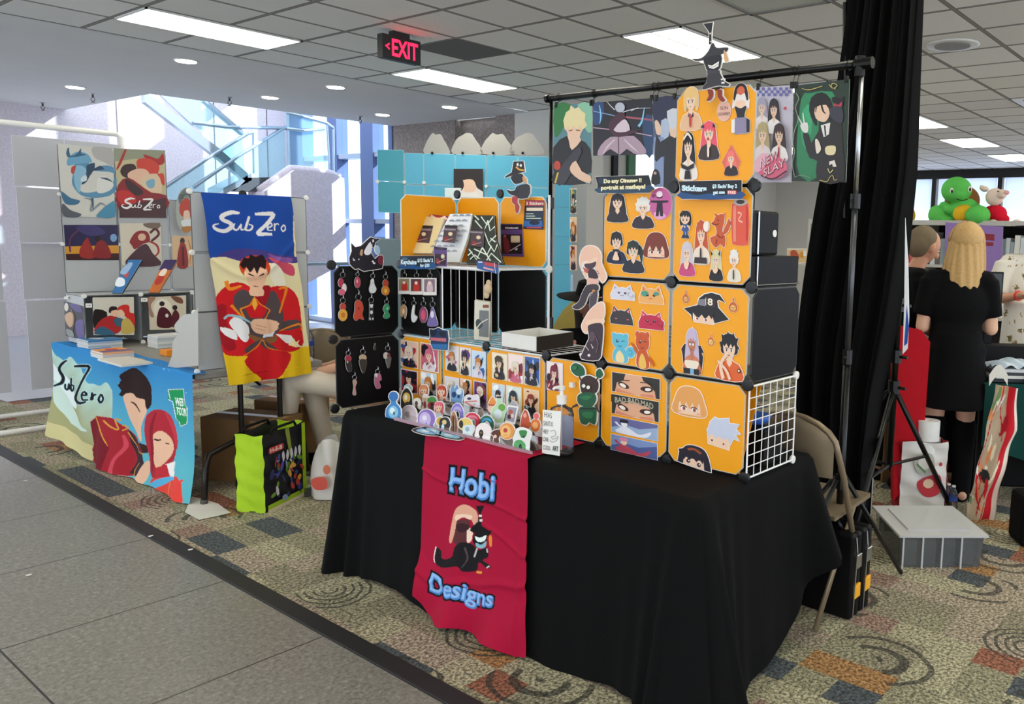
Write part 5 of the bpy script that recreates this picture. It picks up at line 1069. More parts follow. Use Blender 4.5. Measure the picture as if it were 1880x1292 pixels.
stack(190, 660, .17, .2, ['#dcdad6', '#c4c0c4', '#d9a07a'], 'book of the orange topped stack, %s', th=.014, top=[('#e79a4c', rect(.02, .02, .6, .98)), ('#6f5a8c', rect(.6, .02, .98, .98)), ('#c43a2c', smooth([(.2, .4), (.5, .3), (.6, .6), (.3, .7)]))])
stack(290, 640, .18, .16, ['#d5d8da', '#bcc2c6', '#dcdcda', '#c6ccd0', '#b4bac0', '#d9dadb'], 'book of the grey stack under the moon print, %s', th=.014)
m = MB(); b = onz(215, 672, .744); m.box((b[0], b[1]-.06, .7435), (b[0]+.17, b[1]+.3, .757), '#d6d2ca'); m.build('flat_box', PRINT, None, label='thin pale board box lying at the table edge above the banner cloth', cat='box', bevel=.002)
m = MB(); b = onz(300, 648, .76); m.box((b[0], b[1]-.05, .7435), (b[0]+.1, b[1]+.05, .78), '#ee8f1c'); m.build('card_box', PRINT, None, label='small orange card box behind the wavy edged grey board', cat='box')
# wavy edged board and the banner display at the near end
d3 = thing('banner_display', (2.45, 4.95, .745), 'two by three white panel display holding the hanging SubZero banner', 'display')
for i in range(2):
    for j in range(3): panel((2.1+.34*i, 4.95, Z2[j]), (.34, 0, 0), (0, 0, .34), WP, parent=d3, cut=.006, ins=.004, rim=DR)
for x in (2.1, 2.78):
    for z in Z2[:4]: conn((x, 4.945, z), (0, -1, 0), WHTP, .017, d3)
conn((2.39, 4.94, Z2[3]), (0, -1, 0), BLKC, .024, d3)
Cw = crop(PL('x', 2.085), 100, 480, 6.461)
wav = smooth([(1705, 590), (1640, 620), (1560, 625), (1490, 680), (1430, 760), (1450, 830), (1480, 850), (1410, 960), (1400, 1120), (1345, 1265)], 3)[:-3]+[(1345, 1270), (1710, 1235)]
card('wavy_board', Cw, [], 'grey white board with a wavy cut edge beside the hanging banner', 'board', base=wav, gap=.0, thick=.004, bcol='#b3b0aa', back='#d6d4ce')
# hanging banner
Yb = 4.905
B3 = crop(PL('y', Yb), 340, 340, 3.4)
bc = [B3(90, 45), B3(652, 72), B3(262, 1250), B3(785, 1175)]
def ban(u, v):
    p = (np.array(bc[0])*(1-u)+np.array(bc[1])*u)*(1-v)+(np.array(bc[2])*(1-u)+np.array(bc[3])*u)*v
    wv = .006*math.sin(u*9+v*7)+.004*math.sin(v*17-u*6)+.008*math.exp(-((v-.33-.1*math.sin(u*4))/.02)**2)+.006*math.exp(-((u-.3-.3*v)/.03)**2)+.012*v*math.sin(u*12)+.005*math.sin(u*31+v*9)*v*v
    bul = .02*math.sin(math.pi*u)
    return (p[0]+.004*math.sin(v*14)*(1 if u in (0, 1) else 0), p[1]-.012-wv-bul, p[2]+.006*math.sin(u*math.pi)*(v > .95))
import numpy.linalg as nl
_d = np.array([(0, 0), (1, 0), (0, 1), (1, 1)]); _s = np.array([(90, 45), (652, 72), (262, 1250), (785, 1175)], float)
_A = np.column_stack([np.ones(4), _s[:, 0], _s[:, 1], _s[:, 0]*_s[:, 1]]); _cu = nl.solve(_A, _d[:, 0].astype(float)); _cv = nl.solve(_A, _d[:, 1].astype(float))
m3 = lambda p: (float(_cu @ [1, p[0], p[1], p[0]*p[1]]), float(_cv @ [1, p[0], p[1], p[0]*p[1]]))
R1, R2, OR, GY = '#d11f27', '#a31a26', '#ef8a24', '#54484c'
A3 = [('#1f4aa0', [(80, 40), (660, 60), (680, 460), (120, 450)]), ('#4a3f86', smooth([(200, 430), (300, 390), (450, 400), (560, 430), (690, 440), (690, 480), (200, 470)], 2)), ('#e9dcae', [(135, 450), (230, 440), (330, 470), (500, 480), (600, 560), (690, 480), (705, 720), (170, 720)]), ('#d0506a', smooth([(480, 440), (600, 470), (670, 500), (670, 560), (600, 540), (560, 500)], 3)), ('#8a5aa0', smooth([(480, 420), (560, 440), (660, 450), (640, 480), (540, 460)])), ('#f3ecd6', smooth([(510, 480), (580, 520), (620, 640), (560, 640), (500, 560)])),
      ('#ecc21e', [(215, 1030), (790, 1000), (800, 1190), (255, 1260)])]
A3 += [(R1, smooth([(180, 720), (240, 620), (330, 600), (420, 640), (600, 620), (700, 700), (722, 900), (720, 1000), (600, 1040), (300, 1060), (230, 1030), (205, 880)], 3)), (R2, smooth([(190, 760), (240, 740), (250, 860), (300, 1000), (240, 1020), (205, 880)], 3)), (GY, smooth([(280, 700), (340, 640), (420, 690), (520, 650), (560, 700), (590, 830), (520, 940), (400, 960), (320, 820)], 3)), (R1, [(350, 760), (410, 700), (480, 770), (450, 820), (380, 820)]), (OR, stroke([(320, 765), (380, 740), (405, 690), (440, 735), (500, 770), (455, 845)], 9, 1)), (OR, stroke([(320, 765), (355, 840)], 9, 1)), ('#f4b43a', [(405, 690), (425, 735), (408, 775), (390, 735)]),
       (OR, stroke([(240, 590), (260, 640), (330, 620)], [26, 24, 10])), (OR, stroke([(560, 640), (620, 640), (560, 790)], [10, 22, 12])), (OR, stroke([(270, 740), (320, 800), (360, 840)], [18, 12, 5])), (R2, smooth([(380, 640), (500, 620), (480, 720), (450, 740), (410, 690)])),
       (SKN, smooth([(358, 500), (420, 480), (478, 500), (474, 590), (440, 650), (415, 660), (385, 640), (360, 580)], 3)), (SKN, smooth([(385, 630), (450, 630), (460, 680), (380, 680)], 2)), ('#d24a22', smooth([(318, 500), (340, 450), (400, 430), (470, 450), (498, 510), (480, 560), (470, 510), (360, 510), (345, 560)], 2)), ('#2a1a1e', [(322, 490), (345, 445), (370, 450), (380, 425), (410, 440), (450, 425), (475, 465), (468, 520), (440, 500), (420, 550), (405, 505), (380, 540), (360, 500), (345, 520)]),
       ('#2a1616', stroke([(370, 545), (400, 560)], [10, 6])), ('#2a1616', stroke([(430, 560), (458, 545)], [6, 10])), ('#7a3a30', stroke([(400, 622), (428, 625)], 5)),
       ('#f2f2f4', smooth([(215, 880), (290, 900), (305, 960), (240, 930)], 2)), ('#f2f2f4', smooth([(262, 850), (300, 815), (370, 870), (375, 950), (340, 970), (290, 900)], 3)), ('#9cc3d4', stroke([(235, 830), (260, 805), (330, 820), (400, 860)], [10, 14, 16, 6])), ('#e8e8f0', [(470, 900), (545, 870), (520, 935), (460, 945)]), ('#f4f0ea', [(535, 920), (640, 930), (660, 960), (720, 1010), (600, 975)]), ('#ffe9b0', [(620, 990), (660, 950), (668, 975), (700, 960), (680, 990), (720, 1000), (670, 1005)]),
       (SKN, smooth([(385, 860), (420, 825), (540, 840), (555, 880), (500, 920), (420, 915)], 3)), ('#c98a6a', stroke([(420, 865), (480, 880)], 4)), ('#c98a6a', stroke([(415, 885), (470, 900)], 4)), ('#8a5f3a', smooth([(370, 920), (470, 950), (540, 930), (530, 975), (420, 970)], 3)), (GY, smooth([(560, 850), (690, 830), (710, 880), (570, 900)], 2)), (OR, stroke([(560, 900), (700, 860), (720, 900)], [6, 14, 10])),
       (GY, smooth([(340, 1020), (420, 970), (470, 960), (560, 1030), (480, 1020), (440, 980), (380, 1040)], 2)), (OR, stroke([(330, 1060), (420, 1010), (460, 960), (500, 1010), (640, 1040)], 6)), (R1, smooth([(340, 1090), (440, 1020), (520, 1020), (640, 1050), (580, 1170), (500, 1230), (420, 1180)], 3)), ('#d11f27', [(480, 1150), (500, 1230), (440, 1240)])]
A3 += sz(0, 0, 1., '#e6e4e4')
img = raster([(c, mapshape(s, m3)) for c, s in A3], 200, 360, '#e8d9a8')
cloth_print('hanging_banner', ban, img, CLOTHP, label='long banner lettered SubZero with a man in a red coat hanging over the table end', cat='banner')
# bottle at the back of the banner display
def water_bottle(c, label, h=.2, r=.032, group=None):
    t = thing('water_bottle', c, label, 'bottle', group); x, y, z = c
    m = MB(); m.lathe(c, [(r*.8, 0), (r, .006), (r, h*.3), (r*.93, h*.33), (r, h*.36), (r, h*.68), (r*.75, h*.8), (r*.4, h*.9), (r*.4, h*.94)], 20); m.build('body', ACRY, t, smooth=True)
    m = MB(); m.lathe((x, y, z+h*.42), [(r*1.02, 0), (r*1.02, h*.16)], 20); m.build('label', mat('blue_label', '#27499a', .5), t, smooth='auto')
    m = MB(); m.lathe((x, y, z+h*.94), [(r*.45, 0), (r*.45, h*.06)], 14); m.build('cap', WHTP, t)
    return t
b = onz(560, 665, .744); water_bottle((2.9-.07, 5.05, .744), 'clear water bottle with a blue label beside the hanging banner')
# PVC frame with white boards further left
t = thing('pipe_frame', (2.1, 7.75, 0), 'white plastic pipe frame holding pale boards left of the left booth', 'frame')
for y in (7.46, 8.1):
    m = MB(); m.tube([(1.0, y, .03), (2.69, y, .03)], .02, 10); m.build('base_pipe', WHTP, t, smooth=True)
m = MB(); m.tube([(1.2, 7.5, 2.28), (2.66, 7.5, 2.28), (2.69, 7.5, 2.25), (2.69, 7.5, .03)], .022, 10); m.build('top_pipe', WHTP, t, smooth=True)
m = MB(); m.tube([(2.69, 7.46, .03), (2.69, 8.1, .03)], .02, 10); m.build('side_pipe', WHTP, t, smooth=True)
BW = mat('pale_foam_board', '#bdbdc2', .7, noise=.04, scale=4)
tops = [2.2, 1.83, 1.42, 1.0, .62]; k = 0
for x0, x1 in ((1.98, 2.30), (2.31, 2.66), (1.56, 1.86)):
    for j in range(4):
        m = MB(); dy = .01*(j % 2); m.box((x0+.006*j, 7.47-dy, tops[j+1]+.008-(.0 if j < 3 else .3)), (x1+.006*j, 7.478-dy, tops[j]-.004))
        m.build('board', BW, t, bevel=.002)
# far bookshelf at the very left
t = thing('bookcase', (3.0, 16.5, 0), 'distant library bookcase seen past the pale boards at the left edge', 'bookcase')
m = MB(); m.box((1.9, 16.5, 0), (3.4, 16.9, 2.6)); m.build('carcass', mat('grey_shelf', '#8f9094', .6), t)
rr = random.Random(5)
for z in (.3, .9, 1.5):
    m = MB(); x = 1.95
    while x < 3.35: w_ = rr.uniform(.03, .07); m.box((x, 16.42, z), (x+w_-.004, 16.5, z+rr.uniform(.22, .34)), rr.choice(['#3a3d48', '#a33a34', '#d6d2c6', '#4a6a8c', '#6a4a3a', '#22242a', '#c9b13a'])); x += w_
    put(m.build('book_row', PRINT, t), kind='stuff')
m = MB(); m.box((2.2, 16.4, 2.05), (3.1, 16.42, 2.5), '#2b1a1c'); uv = UV((2.2, 16.4, 2.5), (1, 0, 0), (0, 0, -1), .9, .45, (0, -1, 0)); art_into(m, [('#d8cfd0', text('Sci', .3, .8, .4, .5))], uv, uv.n); m.build('sign', PRINT, t)

# ------------------------------------------------------------------ stair in the atrium
SY = 12.5
S = lambda x, y: np.array(ony(x, y, SY))
FR = mat('pale_blue_metal', '#a9bccb', .3, metal=.6)
GL = PANE
st = thing('staircase', (6.2, SY, 0), 'glass sided staircase climbing in front of the granite atrium wall', 'staircase')
def beam(a, b, h_, d=.12, nm='stringer', mt=None):
    m = MB(); a, b = S(*a), S(*b); m.prism([a, b, b-np.array([0, 0, h_]), a-np.array([0, 0, h_])], (0, d, 0)); m.build(nm, mt or FR, st)
beam((265, 165), (400, 270), .16); beam((400, 270), (455, 318), .15); beam((375, 178), (447, 240), .06); beam((295, 168), (355, 224), .05, .05, 'handrail')
for pts in ([(355, 225), (415, 233), (525, 235)], [(305, 342), (385, 288), (455, 245), (465, 242)], [(355, 344), (440, 285), (525, 232)], [(525, 206), (560, 215), (600, 226), (612, 235)], [(525, 236), (560, 240), (596, 236)]):
    m = MB(); m.tube([S(*p) for p in pts], .026, 8); m.build('handrail', FR, st, smooth=True)
for (a, b) in (((525, 206), (526, 236)), ((465, 242), (466, 318)), ((600, 226), (606, 330)), ((612, 235), (613, 328)), ((421, 310), (421, 340)), ((528, 236), (529, 312))):
    m = MB(); m.tube([S(*a), S(*b)], .016, 6); m.build('baluster', FR, st)
def glass(pts, nm='glass_panel', d=.0):
    m = MB(); q = [S(*p)+np.array([0, d, 0]) for p in pts]; m.prism(q, (0, .012, 0)); m.build(nm, GLB, st)
gb = NT('aqua_glass'); gb.t.nodes.remove(gb.b); t1 = gb.t.nodes.new('ShaderNodeBsdfTransparent'); t1.inputs[0].default_value = (.78, .95, .97, 1); g1 = gb.t.nodes.new('ShaderNodeBsdfDiffuse'); g1.inputs[0].default_value = (.75, .93, .96, 1)
x1 = gb.t.nodes.new('ShaderNodeMixShader'); x1.inputs[0].default_value = .12; gb.t.links.new(t1.outputs[0], x1.inputs[1]); gb.t.links.new(g1.outputs[0], x1.inputs[2]); gb.t.links.new(x1.outputs[0], gb.t.nodes['Material Output'].inputs[0]); GLB = gb.m
glass([(300, 345), (385, 290), (465, 244), (466, 316), (420, 345), (300, 400)]); glass([(300, 172), (375, 180), (447, 242), (400, 232), (355, 226)], d=.02); glass([(356, 228), (445, 237), (452, 318), (400, 268)], d=.03); glass([(470, 270), (525, 236), (528, 312), (480, 340), (466, 318)], d=.04); glass([(530, 238), (597, 238), (604, 322), (531, 312)], d=.03); glass([(528, 208), (600, 228), (600, 236), (528, 234)])
m = MB(); m.tube([S(478, 352)+np.array([0, .2, 0]), (S(478, 352)[0], SY+.2, 0)], .08, 8); m.build('support_post', STONE, st)
m = MB(); m.prism([S(*p) for p in ((432, 350), (456, 326), (502, 325), (478, 352))], (0, .5, 0)); m.build('steps', mat('dark_stair_treads', '#4a4e55', .6), st)
beam((410, 345), (462, 318), .1, .5, 'landing_edge')
rr_ = [S(*p) for p in smooth([(470, 350), (500, 327), (527, 312)], 1)]
par = [(470, 352), (527, 312), (565, 315), (600, 321), (616, 328), (621, 480), (545, 520), (470, 520)]
m = MB(); m.prism([S(*p)+np.array([0, -.25, 0]) for p in par], (0, .35, 0)); m.build('stone_parapet', STONE, st, bevel=.03)
m = MB(); m.tube([S(*p)+np.array([0, -.1, .02]) for p in par[:5]], .06, 8); m.build('parapet_cap', STONE, st, smooth=True)
m = MB(); m.tube([(7.3, 10.2, 1.12), (5.0, 10.35, 1.12)], .022, 8); m.tube([(7.3, 10.2, .02), (7.3, 10.2, 1.12)], .02, 6); m.tube([(6.2, 10.27, .02), (6.2, 10.27, 1.12)], .02, 6); m.tube([(5.0, 10.35, .02), (5.0, 10.35, 1.12)], .02, 6); m.build('guard_rail', FR, None, label='low pale metal guard rail in front of the atrium windows', cat='railing')
# ================================================================== main booth: prints, standees, keychains, signs
CL = (700, 620, 5.222); PC = crop(PX, 700, 620, 5.222)
cards = [(190, 15, 360, 300), (378, 40, 555, 340), (190, 290, 355, 545), (380, 315, 535, 600), (620, 62, 750, 332), (755, 85, 865, 370), (870, 115, 1005, 398), (610, 362, 750, 610), (760, 385, 870, 600), (890, 405, 1020, 640),
         (1065, 135, 1215, 415), (1220, 145, 1370, 445), (1375, 165, 1528, 475), (1065, 428, 1192, 700), (1200, 448, 1350, 740), (1370, 480, 1517, 742), (1588, 220, 1745, 522)]
nm = ['red and white figures on teal, top left corner print', 'lilac figure print, second from the left in the top row', 'dark maroon print below the red and white corner print', 'blue night scene print with a white border, lower row second from left',
      'black and white figure print left in the second panel', 'golden figure print in the middle of the second panel', 'blue city print right in the second panel', 'grey and black figure print, lower left of the second panel', 'red figure print, lower middle of the second panel', 'violet figure print, lower right of the second panel',
      'black figure on yellow and blue print, third panel top left', 'pink and white figure print, third panel top middle', 'white haired figure on blue print, third panel top right', 'deep blue print with a small dark figure, third panel lower left', 'pale silver print, third panel lower middle', 'dark red print, third panel lower right', 'single pink and violet print above the pump bottle']
sd = [16, 5, 0, 1, 4, 3, 9, 12, 8, 2, 11, 13, 17, 25, 14, 7, 21]
def warp(layers, x0, y0, x1, y1, crp):
    ox, oy, sc = crp; a0, b0, a1, b1 = ox+x0/sc, oy+y0/sc, ox+x1/sc, oy+y1/sc; w_ = a1-a0; xc = (a0+a1)/2; a, b = slope(xc, b0)*w_, slope(xc, b1)*w_
    return fit(layers, a0, b0, a1, b1-max(b, 0), a, b)
for (x0, y0, x1, y1), n_, s_ in zip(cards, nm, sd):
    L = warp(mini(s_, border='#f3dcc0' if s_ % 3 else '#e9e0ea'), x0, y0, x1, y1, CL); bs = warp([('', rect(0, 0, 1, 1))], x0, y0, x1, y1, CL)[0][1]
    card('art_print', PX, L, n_, 'art print', 'small prints on the low yellow panels', base=bs, material=POSTER)
# green leafy figure cut-out on the low panel
t = thing('standee', (2.38, 2.28, 1.0), 'dark green leafy creature cut-out mounted on the low yellow panel', 'cut-out')
G1, G2 = '#1e5a3a', '#2c7a4c'
PG = crop(PL('x', X0-.02), 1000, 450, 2.871)
card('figure', PG, [('#3a2420', smooth([(190, 720), (215, 690), (250, 690), (285, 720), (280, 770), (240, 790), (200, 780)])), ('#3a2420', stroke([(200, 720), (180, 680)], [10, 5])), ('#3a2420', stroke([(270, 715), (292, 690)], [10, 5])), (G1, smooth([(142, 640), (165, 620), (205, 640), (215, 680), (180, 690), (150, 670)])), (G1, smooth([(275, 665), (295, 650), (312, 680), (295, 700), (275, 690)])), (G1, smooth([(180, 790), (215, 775), (265, 780), (275, 815), (250, 850), (200, 845), (178, 825)])), ('#4a332a', stroke([(180, 840), (155, 850), (148, 862)], [16, 10, 4])), ('#4a332a', stroke([(272, 840), (285, 870), (300, 885)], [14, 8, 4])), (G1, smooth([(192, 850), (270, 852), (278, 900), (270, 945), (240, 930), (225, 945), (195, 935), (186, 890)], 2)), ('#23302a', stroke([(190, 860), (275, 862)], 8)), (G2, smooth([(190, 800), (230, 790), (255, 800), (225, 815)])), (G2, smooth([(205, 880), (260, 880), (255, 910), (215, 905)])), ('#f2f0e4', circ(212, 740, 10, 10, 10)), ('#f2f0e4', circ(237, 748, 10, 10, 10)), ('#1b1414', circ(222, 765, 8, 3, 8)), (G2, circ(165, 645, 14, 10, 8))], border=5, thick=.003, gap=0, parent=t)
m = MB(); m.box((X0-.02, 2.27, .97), (X0-.003, 2.29, .99)); m.build('foam_pad', WHTP, t)
# badge on the top edge
SB = crop(PL('x', X0-.03), 590, 430, 5.529)
card('badge_sign', SB, [('#14345e', [(1105, 960), (1150, 965), (1195, 945), (1240, 970), (1290, 975), (1300, 1060), (1290, 1175), (1140, 1165), (1115, 1100), (1120, 1080), (1100, 1068), (1112, 1040)]), ('#0c1a2e', smooth([(1115, 970), (1180, 975), (1160, 1030), (1120, 1020)])), ('#0c1a2e', smooth([(1200, 990), (1260, 985), (1270, 1040), (1220, 1030)])), ('#c86a74', [(1115, 1045), (1275, 1055), (1278, 1090), (1118, 1075)]), ('#2f6fa8', [(1130, 1110), (1290, 1115), (1285, 1165), (1142, 1158)])], 'dark blue winged badge clipped over the low panel edge', 'sign', border=6, thick=.003)
# price signs
SG = crop(PL('x', X0-.025), 730, 460, 17.09)
nv = ('#0a1220', '#1a4f86', '#d9f0fa')
card('price_sign', SG, [(nv[0], [(90, 165), (1165, 155), (1175, 575), (85, 570)]), (nv[1], smooth([(100, 440), (300, 470), (500, 430), (700, 500), (900, 430), (1165, 380), (1170, 570), (95, 565)], 2)), ('#246a8c', smooth([(180, 220), (330, 230), (300, 290), (200, 280)])), (nv[2], qtext('Keychains', (130, 420), (610, 425), 130, 130, .05)), (nv[2], qtext('$12 Each/ 2', (650, 355), (1130, 350), 100, 100, .05)), (nv[2], qtext('for $20', (735, 510), (1020, 505), 95, 95, .05))], 'dark blue Keychains price sign above the black key ring panel', 'sign', 'price signs', base=[(88, 160), (1168, 150), (1178, 580), (82, 575)])
SH_ = crop(PL('x', X0-.03), 1100, 320, 6.153)
card('price_sign', SH_, [('#0a1020', [(905, 80), (1615, 65), (1615, 280), (935, 280)]), ('#1d4a80', smooth([(930, 200), (1100, 235), (1250, 215), (1400, 240), (1610, 190), (1612, 276), (940, 276)], 2)), ('#d6eef8', qtext('Stickers', (945, 182), (1215, 192), 56, 60, .06)), ('#d6eef8', qtext('$3 Each/ Buy 2', (1288, 155), (1562, 152), 38, 38, .05)), ('#d6eef8', qtext('get one', (1295, 222), (1425, 218), 36, 36, .05)), ('#d94a4a', rect(1455, 182, 1560, 226, 8)), ('#f7d9d2', qtext('FREE', (1466, 219), (1550, 219), 30, 30, .03))], 'dark blue Stickers price sign across the joint below the top panel', 'sign', 'price signs', base=[(902, 78), (1618, 62), (1618, 284), (932, 284)])
SI = crop(PL('x', X0-.03), 1090, 310, 6.483)
card('price_sign', SI, [('#0a1018', [(25, 95), (660, 75), (690, 180), (675, 285), (55, 290), (50, 180)]), ('#23405c', smooth([(60, 220), (200, 250), (400, 240), (680, 190), (676, 280), (60, 286)], 2)), ('#1a2f48', smooth([(80, 110), (200, 120), (160, 180), (70, 170)])), ('#f2e6b8', qtext('Do any Oinunes !!', (130, 168), (575, 155), 42, 42, .06)), ('#f2e6b8', qtext('postrait at mathaye!', (98, 248), (620, 232), 46, 46, .06))], 'tilted dark blue sign with two lines of cream lettering', 'sign', 'price signs', base=[(22, 92), (664, 72), (694, 180), (678, 290), (52, 294), (47, 180)])
# key rings
KP = PL('y', 3.447); KQ = PL('x', X0-.006)
def keyring(pl, x, y0, y1, layers, label, group='key rings on the black panels', w_=.55):
    """photo pixels: centre x, top and bottom"""
    h_ = y1-y0; yr_ = y0+h_*.34; r_ = h_*.1
    c = pl(x, y0+h_*.3)+pl.n*.004; t = thing('keychain', tuple(c), label, 'key ring', group)
    f = lambda a, b: pl(a, b)+pl.n*.005
    m = MB(); m.tube([f(x+r_*.9*math.cos(a), yr_-r_+r_*math.sin(a)) for a in np.linspace(0, 6.28, 12, endpoint=False)], .0011, 5, closed=True); m.build('ring', STEEL, t)
    m = MB(); m.tube([f(x-1, y0), f(x+1.2, y0+h_*.06), f(x+.5, y0+h_*.16)], .0022, 6); m.build('clasp', STEEL, t)
    hw = h_*.62*w_; card('charm', pl, fit(layers, x-hw/2, yr_, x+hw/2, y1), border=.35, thick=.003, gap=.003, parent=t, bcol='#8f8a88')
PK1 = [([('#b3304a', circ(.3, .3, .3, .26, 10)), ('#e9d7cf', circ(.66, .6, .26, .26, 10)), ('#d8607a', circ(.4, .84, .36, .18, 10))], 'pink and cream'), ([('#b84458', circ(.5, .5, .46, .46, 12)), ('#e9a0a8', circ(.42, .4, .16, .16, 8))], 'round pink'), ([('#dcdfe0', smooth([(.3, .1), (.6, .05), (.7, .4), (.95, .7), (.7, .95), (.2, .95), (.05, .7), (.2, .4)])), ('#8d979c', circ(.45, .3, .05, .05, 6))], 'pale grey ghost'), ([('#b9432e', circ(.5, .26, .34, .24, 10)), ('#d9832c', circ(.5, .7, .46, .3, 12)), ('#f0c05a', circ(.5, .72, .2, .14, 8))], 'orange bottle')]
PK2 = [([('#c23a2a', circ(.5, .2, .32, .22, 10)), ('#e3a535', circ(.5, .66, .48, .34, 12)), ('#c97a2a', circ(.5, .66, .24, .16, 8))], 'yellow gourd'), ([('#c9452c', smooth([(.2, .1), (.5, 0), (.8, .1), (.95, .4), (.85, .7), (1, .95), (.6, .9), (.3, 1), (.05, .85), (.15, .5)])), ('#7d2018', circ(.5, .4, .08, .08, 6))], 'red orange dragon'), ([('#1a1a1e', rect(.3, 0, .7, 1)), ('#e6e4e4', [(.3, .1), (.7, .1), (.62, .3), (.38, .3)]), ('#e6e4e4', circ(.5, .55, .16, .12, 8)), ('#cfcfd2', circ(.36, .92, .1, .07, 6)), ('#cfcfd2', circ(.64, .92, .1, .07, 6))], 'black and white figure'), ([('#3f9a68', smooth([(.3, .05), (.7, 0), (.9, .3), (.7, .5), (.95, .8), (.6, 1), (.1, .9), (.25, .6), (.05, .35)])), ('#a7d8b0', circ(.6, .3, .12, .1, 8))], 'green horned figure')]
KX = lambda x: 590+x/5.529
KY = lambda y: 430+y/5.529
for (L, n_), x, a, b in zip(PK1, (210, 360, 515, 645), (345, 360, 365, 370), (615, 550, 600, 620)): keyring(KP, KX(x), KY(a), KY(b), L, n_+' charm in the top row of the left black panel')
for (L, n_), x, a, b in zip(PK2, (212, 370, 500, 655), (605, 560, 600, 630), (880, 875, 870, 855)): keyring(KP, KX(x), KY(a), KY(b), L, n_+' charm in the second row of the left black panel')
for k, (x, c) in enumerate(((852, '#8f8a6a'), (975, '#5c3a42'), (1110, '#8a7480'))):
    keyring(KQ, KX(x), KY(355), KY((605, 612, 618)[k]), [('#ece6e0', rect(0, 0, 1, 1)), (c, rect(.08, .06, .92, .8)), ('#c0392f' if k < 2 else '#d9b8c0', smooth([(.3, .75), (.35, .3), (.5, .15), (.7, .3), (.75, .75)])), ('#f0d9c8', circ(.5, .3, .12, .1, 8))], 'framed photo charm, %s in the row under the Keychains sign' % ('left', 'middle', 'right')[k], w_=.8)
for x, b, L, n_ in ((845, 850, [('#c8986a', smooth([(.1, .2), (.5, .0), (.9, .3), (.8, .9), (.6, 1), (.5, .5), (.3, .9), (.05, .7)])), ('#f0dcc4', circ(.5, .5, .16, .2, 8))], 'tan winged'), (948, 890, [('#e6e6e4', smooth([(.4, 0), (.6, 0), (.55, .5), (.9, .7), (.6, 1), (.3, .95), (.2, .6)]))], 'white slender'), (1045, 905, [('#8a4a6a', circ(.5, .5, .46, .48, 10)), ('#d95a78', circ(.5, .5, .26, .3, 8))], 'pink gem'), (1137, 925, [('#7a6aa8', smooth([(.5, 0), (.9, .6), (1, 1), (0, 1), (.2, .5)])), ('#e4ddf0', circ(.5, .4, .2, .2, 8))], 'lilac robed')):
    keyring(KQ, KX(x), KY(640), KY(b), L, n_+' charm in the lower row right of the fold')
KZ = lambda x, y: (600+x/7.6, 590+y/7.6)
for x, a, b, L, n_ in ((290, 360, 690, [('#a5364a', circ(.5, .2, .4, .22, 8)), ('#2f2a2c', smooth([(.2, .4), (.8, .4), (.9, 1), (.4, .95)])), ('#e0c0a8', circ(.4, .42, .1, .08, 6))], 'red haired'), (495, 330, 700, [('#c9ad8a', circ(.5, .2, .4, .2, 8)), ('#3a342e', smooth([(.1, .35), (.9, .35), (.7, 1), (.4, 1)]))], 'tan haired'), (660, 300, 400, [('#2e2d30', circ(.5, .5, .4, .4, 8))], 'bare dark'),
                     (840, 290, 635, [('#d8cfc6', circ(.3, .3, .3, .22, 8)), ('#8a3038', circ(.6, .3, .2, .16, 8)), ('#6d6560', smooth([(.3, .5), (.9, .4), (.7, 1), (.5, 1)]))], 'cream and red'), (378, 700, 1015, [('#caa090', smooth([(.3, .1), (.6, .0), (.8, .2), (.6, .5), (.7, 1), (.3, 1), (.4, .5)]))], 'pale pink slender'), (700, 620, 935, [('#c0708c', smooth([(.2, .1), (.8, 0), (1, .4), (.7, .5), (.9, .9), (.4, 1), (.1, .6)])), ('#e8e0e0', circ(.3, .1, .2, .14, 8))], 'pink bowed')):
    p = KZ(x, a); q = KZ(x, b); keyring(KP, p[0], p[1], q[1], L, n_+' charm on the lower left black panel')
# cut-outs standing on or fixed to panels
W1 = crop(PL('x', X0-.045), 1230, 30, 3.691)
def cut(name, pl, layers, label, border=5, group=None, cat='cut-out', thick=.003, **k): return card(name, pl, layers, label, cat, group, border=border, thick=thick, gap=0., **k)
DG = '#35333a'
cut('standee', W1, [(DG, smooth([(158, 290), (215, 285), (262, 240), (285, 190), (300, 185), (320, 215), (395, 212), (388, 240), (345, 262), (290, 285), (210, 302), (175, 302)], 3)), ('#2a282e', [(230, 52), (295, 42), (285, 110), (285, 190), (268, 190), (270, 110)]), ('#d8d2cc', circ(278, 118, 6, 6, 8)), ('#e9e2dc', circ(282, 172, 5, 5, 8)), ('#232228', smooth([(232, 290), (290, 270), (350, 262), (352, 320), (330, 370), (262, 372), (246, 340)], 2)), ('#f4efe8', [(262, 330), (290, 336), (338, 306), (334, 340), (300, 358), (272, 350)]), ('#232228', stroke([(270, 342), (300, 345), (334, 322)], 3)), ('#3f3c44', rect(258, 368, 345, 392, 6)), (DG, [(262, 392), (345, 385), (372, 440), (410, 462), (400, 475), (330, 470), (228, 498), (226, 482), (254, 450)]), ('#e9e2dc', rect(352, 424, 372, 434)), ('#e9e2dc', rect(356, 446, 378, 458)), ('#d9a877', smooth([(372, 240), (384, 240), (400, 300), (376, 305)])), ('#8a2f2a', smooth([(262, 500), (298, 500), (300, 545), (275, 575), (256, 570), (272, 540)], 2)), ('#8a2f2a', smooth([(332, 500), (362, 500), (362, 540), (384, 570), (360, 582), (334, 550)], 2))],
    'tall pointed hat figure cut-out at the very top of the display', 5)
_c = onx(1316, 158, X0-.02); m = MB(); m.box((X0-.043, _c[1]-.01, _c[2]-.012), (X0-.004, _c[1]+.01, _c[2]+.012)); put(m.build('clip', BLKC), 'small block holding the pointed hat cut-out to the top panel', 'clip')
W2 = crop(PL('x', XB-.03), 580, 240, 3.8)
